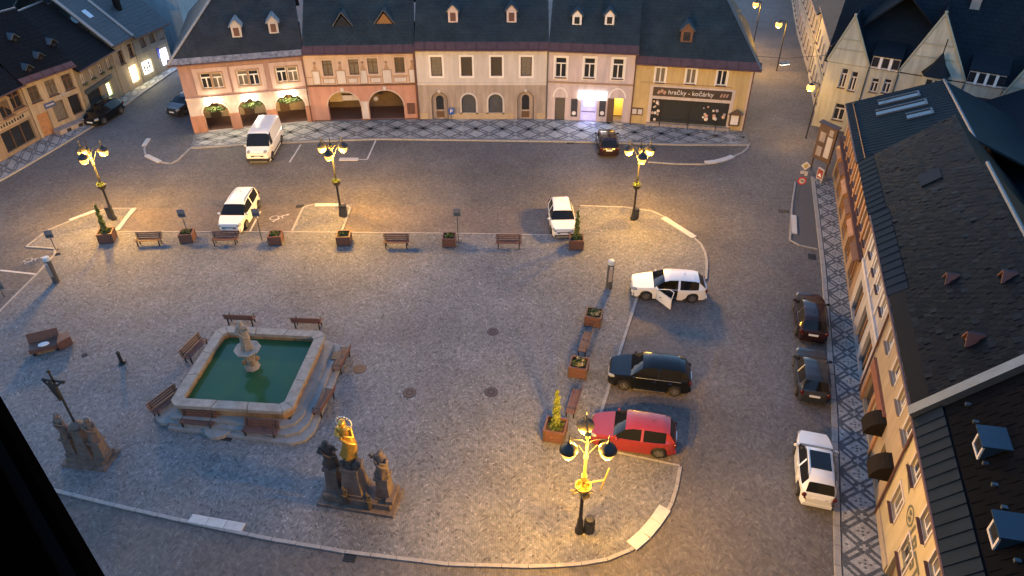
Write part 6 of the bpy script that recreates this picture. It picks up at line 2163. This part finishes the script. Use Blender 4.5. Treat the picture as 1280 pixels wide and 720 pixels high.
# the body on the cross: one continuous surface
b = MB(); h = 1.2
prof = [(0, .035, .03), (.08, .04, .035), (.25, .06, .05), (.42, .085, .06), (.5, .10, .07), (.56, .085, .06), (.66, .105, .065), (.76, .12, .06), (.81, .06, .05), (.83, .035, .035), (.87, .05, .05), (.94, .052, .055), (.99, .02, .02)]
n = 12
for f, wx, wy in prof:
    for k in range(n):
        a = 2 * math.pi * k / n
        b.v.append((wx * 1.45 * h * math.cos(a) + .04 * math.sin(f * 5), -.08 + wy * h * math.sin(a) - .05 * math.sin(f * 3.1), 3.9 + f * h))
for j in range(len(prof) - 1):
    for k in range(n):
        b.f.append((j * n + k, j * n + (k + 1) % n, (j + 1) * n + (k + 1) % n, (j + 1) * n + k))
for s in (-1, 1):
    b.tube([(s * .1, -.1, 4.8), (s * .24, -.08, 4.86), (s * .44, -.02, 4.97)], [.065, .055, .04], 7)
b.build('corpus', M_int, cgx, smooth=60)
for s, sd in ((-1, 31), (1, 34)):
    b = pedestal(MB(), s * wd * .33, 0, .5, .42, 1.15, .3); b.build('side_pedestal', M_sandd, cgx)
    b = figure(1.3, sd, .02 * s, 'fold', s > 0); place(b, s * wd * .33, 0, 1.45, .2 * s, 1.05)
    b.v = [(x + (x - s * wd * .33) * .25, y * 1.25, z) for x, y, z in b.v]
    b.build('saint', M_sandd, cgx, smooth=60)
    o_ = MB(); pts = [(s * wd * .33 + (.02 * s - .012) * 1.3 + .17 * math.cos(2 * math.pi * k / 16), .06, 2.70 + .17 * math.sin(2 * math.pi * k / 16)) for k in range(17)]
    o_.tube(pts, .018, 5); o_.build('halo', M_sandd if s < 0 else M_offw, cgx)

# tower window the camera looks out of: its dark jamb
A_ = Vector((0, 0, CAMH)) + ray(-10, 503).normalized() * 1.25
B_ = Vector((0, 0, CAMH)) + ray(124, 738).normalized() * 1.05
d = (B_ - A_).normalized()
A_ -= d * .5; B_ += d * .5
side = Vector((-1, -.35, -.25)); side = (side - d * side.dot(d)).normalized(); up_ = d.cross(side).normalized()
b = MB()
vs = []
for P_ in (A_, B_):
    for (i, j) in ((0, 0), (.42, 0), (.42, .12), (.03, .12)):
        vs.append(P_ + side * i + up_ * j * (1 if up_.dot(ray(60, 600)) > 0 else -1))
jb = MB(); jb.add(vs, [(0, 1, 2, 3), (7, 6, 5, 4), (0, 4, 5, 1), (1, 5, 6, 2), (2, 6, 7, 3), (3, 7, 4, 0)])
wj = thing('jamb_and_unseen_hall', 'blackish window jamb cutting the lower left corner, with an added unseen hall behind', 'building', (0, 0, 0))
M_hall = mat('unseen hall render', (.30, .26, .20), .85, .1, 1.2, stain=0.28)
b = MB(); b.box(-24, 24, -16, -2.2, 0, 13); b.build('unseen_hall_wall', M_hall, wj)  # added out of view to keep sky light off the near ground
b = MB(); b.slab([(-24.5, -1.9, 13), (24.5, -1.9, 13), (24.5, -9, 19), (-24.5, -9, 19)], .2); b.slab([(24.5, -16.4, 13), (-24.5, -16.4, 13), (-24.5, -9, 19), (24.5, -9, 19)], .2); b.build('unseen_hall_roof', M_slate, wj)
b = MB(); b.box(-5, 5, -12, -1.2, 13, 36); b.build('unseen_tower_wall', M_hall, wj)  # unseen tower added behind the camera, blocks sky light too
b = MB(); b.prism([(-5.4, -12.4), (5.4, -12.4), (5.4, -.8), (-5.4, -.8)], 36, 36.6); b.build('cornice', M_hall, wj)  # top of the added, unseen tower
jb.build('jamb', mat('dark brown jamb', (.0015, .0012, .0012), 1, 0, spec=0), wj)
# narrow lead edge strip along the jamb
b = MB(); b.tube([A_ + side * .02, B_ + side * .02], .008, 6); b.build('edge_strip', mat('grey jamb edge', (.004, .004, .005), 1, 0, spec=0), wj)
print('objects done')

# ================================================================ CARS
def paintm(name, col, rough=.3):
    return mat(name, col, rough, .0, 1, coat=.3 if max(col) < .1 else .6, spec=.25 if max(col) < .1 else .5)
P_white = paintm('white car paint', (.74, .74, .73), .3)
P_black = paintm('black car paint', (.005, .006, .008), .16)
P_red = paintm('red car paint', (.20, .019, .025), .32)
P_darkred = paintm('dark maroon car paint', (.022, .010, .011), .25)
P_grey = paintm('dark grey car paint', (.03, .033, .038), .28)
M_trimk = mat('black car plastic', (.02, .02, .021), .6, 0)
M_seat = mat('car seat cloth', (.07, .05, .04), .8, .1, 9)

# style: top outline (fraction of length from the rear, fraction of height), belt height, glass spans
STY = {
    'suv': dict(top=[(0, .46), (.012, .60), (.03, .66), (.09, .93), (.16, .985), (.35, 1.0), (.52, .985), (.60, .93), (.735, .655), (.80, .63), (.92, .575), (.98, .56), (1, .50)], belt=.62, rw=(.03, .09), ws=(.60, .735), side=(.13, .70), bp=.40, cw=.29),
    'wagon': dict(top=[(0, .44), (.012, .60), (.03, .66), (.115, .92), (.18, .975), (.36, 1.0), (.50, .98), (.575, .92), (.71, .645), (.79, .615), (.92, .56), (.98, .55), (1, .49)], belt=.61, rw=(.03, .115), ws=(.575, .71), side=(.12, .67), bp=.38, cw=.29),
    'hatch': dict(top=[(0, .46), (.015, .60), (.035, .66), (.12, .92), (.19, .98), (.37, 1.0), (.53, .985), (.60, .93), (.75, .66), (.82, .625), (.93, .565), (.985, .555), (1, .50)], belt=.615, rw=(.035, .12), ws=(.60, .75), side=(.15, .71), bp=.41, cw=.30),
    'sedan': dict(top=[(0, .48), (.012, .62), (.03, .665), (.13, .675), (.26, .92), (.33, .98), (.43, 1.0), (.54, .98), (.59, .93), (.725, .66), (.80, .625), (.92, .565), (.975, .49), (1, .40)], belt=.63, rw=(.13, .26), ws=(.59, .725), side=(.22, .69), bp=.40, cw=.25),
    'van': dict(top=[(0, .35), (.006, .95), (.02, .985), (.2, 1.0), (.60, .995), (.70, .965), (.74, .93), (.865, .56), (.90, .52), (.965, .48), (.985, .44), (1, .40)], belt=.52, rw=None, ws=(.74, .865), side=(.665, .80), bp=.60, cw=.10),
    'mpv': dict(top=[(0, .46), (.010, .60), (.025, .68), (.075, .93), (.13, .985), (.35, 1.0), (.54, .985), (.625, .93), (.785, .63), (.84, .60), (.93, .54), (.985, .535), (1, .48)], belt=.60, rw=(.025, .075), ws=(.625, .785), side=(.10, .74), bp=.42, cw=.22),
}
def interp(tab, u):
    for i in range(len(tab) - 1):
        if u <= tab[i + 1][0]:
            a, b = tab[i], tab[i + 1]
            return a[1] + (b[1] - a[1]) * (u - a[0]) / (b[0] - a[0] + 1e-9)
    return tab[-1][1]

def car(name, label, style, L, W, Ht, P, loc, rz, sunroof=False, rails=False, open_door=False, chrome=False, plate_f=True, skirt=None, cat='car', band=None):
    S = STY[style]
    t = thing(name, label, cat, (loc[0], loc[1], loc[2]), rz, 'cars parked around the square' if cat == 'car' else None)
    wr = .335 if Ht < 1.9 else .36
    xr, xf = (.19, .80) if style != 'van' else (.17, .81)
    arch = (wr + .05) / L
    us = {0, .004, .02, 1, .995, .985}
    for u, _ in S['top']:
        us.add(u)
    for xc in (xr, xf):
        for k in range(-4, 5):
            us.add(round(xc + arch * math.sin(k / 4 * math.pi / 2), 4))
        us.add(round(xc - arch - .002, 4)); us.add(round(xc + arch + .002, 4))
    s0, s1 = S['side']; bp = S['bp']
    pil = .014
    for v in (s0, s1, bp - pil, bp + pil, S['ws'][0], S['ws'][1]):
        us.add(v)
    for k in range(9):
        us.add(s0 + (s1 - s0) * k / 8)
    us = sorted(us)
    st = [us[0]]
    keep = {s0, s1, bp - pil, bp + pil, 1.0}
    for u in us[1:]:
        if u - st[-1] > .0025 or u in keep:
            st.append(u)
    us = st
    low = .17 if style != 'van' else .2
    def sec(u):
        x = (u - .5) * L
        top = interp(S['top'], u) * Ht
        e = abs(2 * u - 1)
        w2 = W / 2 * (1 - .25 * e ** 4.5 - .03 * e ** 2)
        if u > .97 or u < .02:
            w2 *= .90 if (u > .995 or u < .004) else .965
        if style == 'van':
            w2 = W / 2 * (1 - (.13 * max(0, (u - .8) / .2) ** 2))
        belt = min(S['belt'] * Ht, top - .035 * Ht)
        g = max(0, min(1, (top - belt) / ((1 - S['belt']) * Ht)))
        zb = low + (.10 if u > .985 or u < .02 else 0)
        za = zb
        for xc in (xr, xf):
            q = (u - xc) / arch
            if abs(q) < 1:
                za = max(za, wr + (wr + .045) * math.sqrt(max(0, 1 - q * q)) * .98)
        zm = max(za + .015, .46 * Ht * (.98 if g > .2 else .9))
        zm = min(zm, belt - .02) if zm < belt - .02 else belt - .02
        za = min(za, zm - .01)
        gw = w2 * (1 - g * (S['cw'])) if style != 'van' else w2 * (1 - g * .12)
        return [(x, 0, zb), (x, w2 * .80, zb), (x, w2 * .965, za), (x, w2, zm), (x, w2 * .985, belt - .012), (x, w2 * (.955 if g > .05 else .95), belt),
                (x, gw * .965 if g > .05 else w2 * .80, belt + (top - belt) * (.90 if g > .05 else .72)), (x, gw * .80 if g > .05 else w2 * .5, belt + (top - belt) * (.985 if g > .05 else .96)), (x, 0, top)]
    NP = 9
    V = [sec(u) for u in us]
    groups = {}
    def put(key, vs):
        groups.setdefault(key, MB()).add(vs, [tuple(range(len(vs)))])
    def gspan(u0, u1, a):
        return a and u0 >= a[0] - .001 and u1 <= a[1] + .001
    body = MB()
    idx = {}
    def vid(i, j, s):
        k = (i, j, s if j not in (0, 8) else 1)
        if k not in idx:
            p = V[i][j]; idx[k] = len(body.v); body.v.append((p[0], p[1] * k[2], p[2]))
        return idx[k]
    for i in range(len(us) - 1):
        u0, u1 = us[i], us[i + 1]
        um = (u0 + u1) / 2
        for j in range(NP - 1):
            for s in (1, -1):
                q = [(i, j), (i + 1, j), (i + 1, j + 1), (i, j + 1)]
                if s > 0:
                    q = q[::-1]
                key = None
                if j in (6, 7) and gspan(u0, u1, S['ws']):
                    key = 'windscreen'
                elif j in (6, 7) and gspan(u0, u1, S['rw']):
                    key = 'rear_window'
                elif j == 5 and s0 - .001 <= u0 and u1 <= s1 + .001 and not (bp - pil - .001 <= u0 and u1 <= bp + pil + .001):
                    key = ('side_window', s, 'f' if um > bp else 'r')
                    if style == 'van' and um < bp:
                        key = None
                elif j in (4, 3) and um > .955 and V[i][j][2] > .3 * Ht:
                    key = ('headlight', s)
                elif j in (3, 4) and um < .024 and V[i][j][2] > .3 * Ht:
                    key = ('taillight', s)
                elif j in (2, 3) and bp < um < S['ws'][1] - .03 and um < xf - arch - .003 and style != 'van':
                    key = ('door', s, 'f')
                elif j in (2, 3) and um < bp and um > xr + arch * .35 and style != 'van':
                    key = ('door', s, 'r')
                elif j in (5, 6, 7) and um > S['ws'][1] and um < .965:
                    key = 'bonnet'
                elif j == 1:
                    key = 'sill_trim'
                if key is None:
                    body.f.append(tuple(vid(a, b_, s) for a, b_ in q))
                else:
                    put(key, [(V[a][b_][0], V[a][b_][1] * s, V[a][b_][2]) for a, b_ in q])
    for i, rev in ((0, False), (len(us) - 1, True)):
        pts = [V[i][j] for j in range(NP)] + [(V[i][j][0], -V[i][j][1], V[i][j][2]) for j in range(NP - 2, 0, -1)]
        o = len(body.v); body.v += pts
        body.f.append(tuple(o + k for k in (range(len(pts)) if not rev else range(len(pts) - 1, -1, -1))))
    body.build('body', P, t, smooth=42)
    def weld(b):
        m = {}; nv = []; f2 = []
        for f in b.f:
            g = []
            for k in f:
                c = tuple(round(x, 4) for x in b.v[k])
                if c not in m:
                    m[c] = len(nv); nv.append(b.v[k])
                g.append(m[c])
            if len(set(g)) > 2:
                f2.append(tuple(dict.fromkeys(g)))
        b.v, b.f = nv, f2
        return b
    doors = {}
    for key in sorted(groups, key=str):
        b = weld(groups[key])
        nm = key if isinstance(key, str) else key[0]
        m = {'windscreen': M_cut, 'rear_window': M_cut, 'side_window': M_cut, 'headlight': M_hl, 'taillight': M_red, 'door': P, 'bonnet': P, 'sill_trim': M_trimk}[nm]
        off = {'door': .009, 'bonnet': .004}.get(nm, 0)
        if nm == 'door':
            b.v = [(x * 1.0, y + (off if y > 0 else -off), z) for x, y, z in b.v]
        if nm == 'bonnet':
            b.v = [(x, y, z + off) for x, y, z in b.v]
        if open_door and nm in ('door', 'side_window') and key[1] > 0 and key[2] == 'f':
            if nm == 'side_window':
                continue
            # swing the driver's door out about its front edge
            hx = max(v[0] for v in b.v); hy = max(v[1] for v in b.v if v[0] > hx - .05)
            n0 = len(b.v)
            b.v += [(x, y - .06, z) for x, y, z in b.v]
            b.f += [tuple(k + n0 for k in f[::-1]) for f in b.f]
            ztop = max(v[2] for v in b.v); x0 = min(v[0] for v in b.v)
            yb = hy - .04
            b.tube([(hx - .02, yb, ztop), (x0 + .42, yb - .16, ztop + .42), (x0 + .06, yb - .17, ztop + .42), (x0 + .02, yb, ztop)], .025, 6)
            ca, sa = math.cos(R(52)), math.sin(R(52))
            b.v = [((x - hx) * ca - (y - hy) * -sa * -1 * -1 + hx if 0 else (x - hx) * ca + (y - hy) * sa + hx, -(x - hx) * sa + (y - hy) * ca + hy, z) for x, y, z in b.v]
            do = b.build('door', P, t, smooth=40); do['label'] = 'front door standing open'
            q = MB()
            q.box(-.25, .25, -.02, .02, 0, .02)
            q.build('door_pocket', M_trimk, do, (hx - .4, hy + .35, ztop - .35))
            # seat and floor seen through the opening
            b = MB(); b.box((bp - .5) * L, (S['ws'][1] - .04 - .5) * L, W * .1, W * .43, .3, .36); b.build('cabin_floor', M_trimk, t)
            b = MB(); xs_ = (bp + .06 - .5) * L
            b.box(xs_, xs_ + .5, W * .12, W * .36, .36, .62).slab([(xs_ - .12, W * .12, .6), (xs_ - .12, W * .36, .6), (xs_ - .25, W * .36, 1.2), (xs_ - .25, W * .12, 1.2)], .14)
            b.build('seat', M_seat, t)
            continue
        o = b.build(nm, m, t, smooth=40)
        if nm == 'door':
            xs_ = [v[0] for v in b.v]; zt = max(v[2] for v in b.v)
            q = MB(); xx = min(xs_) + .14; yy = key[1] * (W / 2 + .012)
            q.obox((xx, yy, zt - .13), (.2, .03, .035)); q.build('handle', M_chrome if chrome else P, o)
    # wheels
    for xc in (xr, xf):
        for s in (1, -1):
            tw = .22
            b = MB(); b.lathe([(wr * .62, -tw / 2), (wr * .93, -tw / 2), (wr, -tw * .3), (wr, tw * .3), (wr * .93, tw / 2), (wr * .62, tw / 2)], 22)
            b.v = [(x, z, y) for x, y, z in b.v]
            wo = b.build('wheel', M_black, t, ((xc - .5) * L, s * (W / 2 - tw / 2 - .005), wr), smooth=40)
            b = MB()
            yy = tw / 2 + .004
            b.lathe([(wr * .16, yy), (wr * .16, yy + .012)], 10)
            for k in range(5):
                a = 2 * math.pi * k / 5
                c_, s_ = math.cos(a), math.sin(a)
                b.add([(c_ * wr * .1 - s_ * .05, s_ * wr * .1 + c_ * .05, yy), (c_ * wr * .1 + s_ * .05, s_ * wr * .1 - c_ * .05, yy), (c_ * wr * .62 + s_ * .085, s_ * wr * .62 - c_ * .085, yy), (c_ * wr * .62 - s_ * .085, s_ * wr * .62 + c_ * .085, yy)], [(3, 2, 1, 0), (0, 1, 2, 3)])
            for k in range(22):
                a0, a1 = 2 * math.pi * k / 22, 2 * math.pi * (k + 1) / 22
                b.add([(r_ * math.cos(a), r_ * math.sin(a), yy - .001) for r_, a in ((wr * .58, a0), (wr * .58, a1), (wr * .67, a1), (wr * .67, a0))], [(0, 1, 2, 3), (3, 2, 1, 0)])
            b.v = [(x, z * s, y) for x, y, z in b.v]
            b.build('rim', M_alu, wo)
    # underbody, grille, bumpers, plates, mirrors
    b = MB(); b.box(-L * .47, L * .47, -W * .38, W * .38, low + .02, low + .3); b.build('underbody', M_trimk, t)
    b = MB(); zf = interp(S['top'], 1) * Ht
    b.add([(L / 2 + .012, -W * .25, zf - .25), (L / 2 + .012, W * .25, zf - .25), (L / 2 - .02, W * .29, zf + .04), (L / 2 - .02, -W * .29, zf + .04), (L / 2 - .12, -W * .25, zf - .25), (L / 2 - .12, W * .25, zf - .25), (L / 2 - .14, W * .29, zf + .04), (L / 2 - .14, -W * .29, zf + .04)], [(0, 1, 2, 3), (3, 2, 6, 7), (0, 3, 7, 4), (1, 5, 6, 2), (4, 5, 1, 0)]); b.build('grille', M_trimk, t)
    for s in (1, -1):
        b = MB(); b.ball((0, 0, 0), .2, 10, 7, .55); b.v = [(x * 1.15 - .25 * y * s * .9, y * .85, z + x * -.12) for x, y, z in b.v]
        b.build('headlight', M_hl, t, (L / 2 - .19, s * W * .345, zf - .02 if style != 'van' else zf + .12), smooth=50)
        b = MB(); zt_ = .56 * Ht if style != 'van' else .45 * Ht
        b.ball((0, 0, 0), .095, 8, 6, 1.3); b.v = [(x * .8, y * 1.2, z * (1 if style != 'van' else 1.8)) for x, y, z in b.v]
        b.build('taillight', M_red, t, (-L / 2 + .07, s * W * (.39 if style != 'van' else .46), zt_), smooth=50)
    b = MB(); b.box(L / 2 - .05, L / 2 + .016, -W * .36, W * .36, low + .10, low + .22); b.build('bumper_grille', M_trimk, t)
    for sx, zz in ((1, zf - .26), (-1, interp(S['top'], .01) * Ht - .12 if style != 'van' else .75)):
        b = MB(); b.box(sx * L / 2 - .02, sx * L / 2 + .022, -.26, .26, zz - .055, zz + .055); b.build('number_plate', M_plate, t)
    b = MB(); b.box(-L / 2 - .02, -L / 2 + .06, -W * .38, W * .38, low + .1, low + .26); b.build('rear_bumper', skirt or P, t)
    xm = (S['ws'][1] - .045 - .5) * L
    for s in (1, -1):
        if open_door and s > 0:
            pass
        b = MB(); b.ball((0, 0, 0), .12, 8, 6, .75); b.v = [(x * .55, y, z) for x, y, z in b.v]
        b.build('mirror', P, t, (xm, s * (W / 2 + .07), S['belt'] * Ht + .06), smooth=50)
    if rails:
        for s in (1, -1):
            b = MB(); y = s * W * .36
            b.tube([((S['top'][4][0] - .5) * L, y, Ht * .975), ((.25 - .5) * L, y, Ht * 1.02), ((.5 - .5) * L, y, Ht * 1.02), ((.57 - .5) * L, y, Ht * .965)], .022, 6)
            b.build('roof_rail', M_chrome if chrome else M_trimk, t)
    if sunroof:
        b = MB(); b.box((.27 - .5) * L, (.53 - .5) * L, -W * .27, W * .27, Ht * .975, Ht * 1.004); b.build('sunroof', M_cut, t)
    if chrome:
        for s in (1, -1):
            b = MB(); b.tube([((s0 - .5) * L, s * W * .482, S['belt'] * Ht + .005), ((s1 - .5) * L, s * W * .482, S['belt'] * Ht + .005)], .022, 6); b.build('window_trim', M_chrome, t)
            b = MB(); b.tube([((xr + arch - .5) * L + .1, s * (W / 2 + .005), low + .06), ((xf - arch - .5) * L - .1, s * (W / 2 + .005), low + .06)], .03, 6); b.build('side_step', M_chrome, t)
    if style == 'van':
        b = MB(); b.box((.30 - .5) * L, (.60 - .5) * L, -W / 2 - .006, -W / 2 + .01, .52 * Ht, .78 * Ht); b.build('side_panel_window', M_cut, t)
        b = MB(); b.box((.03 - .5) * L, (.95 - .5) * L, W / 2 - .02, W / 2 + .015, .42, .52); b.box((.03 - .5) * L, (.95 - .5) * L, -W / 2 - .015, -W / 2 + .02, .42, .52); b.build('rubbing_strip', M_trimk, t)
        b = MB(); b.box(L / 2 - .25, L / 2 + .03, -W * .45, W * .45, .28, .55); b.build('front_bumper', M_trimk, t)
    else:
        b = MB(); b.tube([((S['top'][5][0] - .5) * L - .2, 0, Ht * .98), ((S['top'][5][0] - .5) * L - .3, 0, Ht * 1.06)], .014, 5); b.build('aerial', M_trimk, t)
    return t

def heading(f, r):
    """heading and middle from the ground points under the nose and the tail"""
    a, b_ = G(*f), G(*r)
    d = a - b_
    return math.atan2(d.y, d.x), (a + b_) / 2, d.length
def side_axles(fw, rw, W, side):
    """from the two near wheels' contact points"""
    a, b_ = G(*fw), G(*rw)
    d = a - b_
    h = math.atan2(d.y, d.x)
    n = Vector((-math.sin(h), math.cos(h), 0)) * side
    return h, (a + b_) / 2 + n * (W / 2 - .1), d.length
def xy(p, z=0.008):
    return (p.x, p.y, z)

h, c, l = heading((325, 204), (341, 176))
car('delivery_van', 'white delivery van parked nose out in front of the pink arcade house', 'van', 5.0, 2.0, 2.35, P_white, xy(c), h, cat='van')
h, c, l = heading((290, 292), (313, 255))
car('family_car', 'white family car with roof rails parked above the bench row at the left', 'mpv', 4.7, 1.86, 1.62, P_white, xy(c), h, rails=True)
h, c, l = heading((704, 296), (699, 266))
car('hatchback', 'small white hatchback facing the benches beside the tall planter', 'hatch', 4.15, 1.78, 1.5, P_white, xy(c), h)
h, c, l = heading((756, 172), (761, 199))
car('dark_hatchback', 'dark hatchback seen from behind, nosed against the back pavement', 'hatch', 4.1, 1.76, 1.5, P_darkred, xy(c), h)
h, c, l = side_axles((809, 375), (861, 378), 1.84, -1)
car('estate_car', 'white estate car with its front door standing open by the kerb corner', 'wagon', 4.55, 1.84, 1.5, P_white, xy(c), h, open_door=True)
h, c, l = side_axles((780, 487), (840, 494.5), 1.84, -1)
car('off_roader', 'shiny black off-roader with chrome window trim parked across the bay', 'suv', 4.25, 1.84, 1.62, P_black, xy(c), h, chrome=True)
h, c, l = side_axles((757, 562), (821, 571.5), 1.78, -1)
car('red_hatchback', 'red compact car parked behind the nearest street lamp', 'suv', 4.05, 1.78, 1.55, P_red, xy(c), h)
h, c, l = heading((1008, 381), (1013, 430))
car('dark_hatchback', 'dark maroon car, farther of two dark cars beside the mosaic pavement', 'hatch', 4.0, 1.72, 1.48, P_darkred, xy(c), h)
h, c, l = heading((1009, 452), (1014, 505))
car('dark_saloon', 'dark grey car parked between the maroon car and the white off-roader', 'hatch', 3.75, 1.66, 1.46, P_grey, xy(c), h)
h, c, l = heading((1012, 558), (1018, 634))
car('white_crossover', 'white crossover with a dark glass sunroof at the lower right', 'suv', 4.05, 1.62, 1.5, P_white, xy(c), h, sunroof=True, rails=True)
h, c, l = heading((117, 158), (147, 139))
car('dark_car', 'black car parked along the left pavement with pale headlights', 'hatch', 4.2, 1.76, 1.5, P_black, xy(c), h)
h, c, l = heading((223, 143), (247, 130))
car('dark_car', 'grey car half hidden behind the corner of the arcade house', 'hatch', 4.2, 1.76, 1.5, P_grey, xy(c), h)
print('cars done')
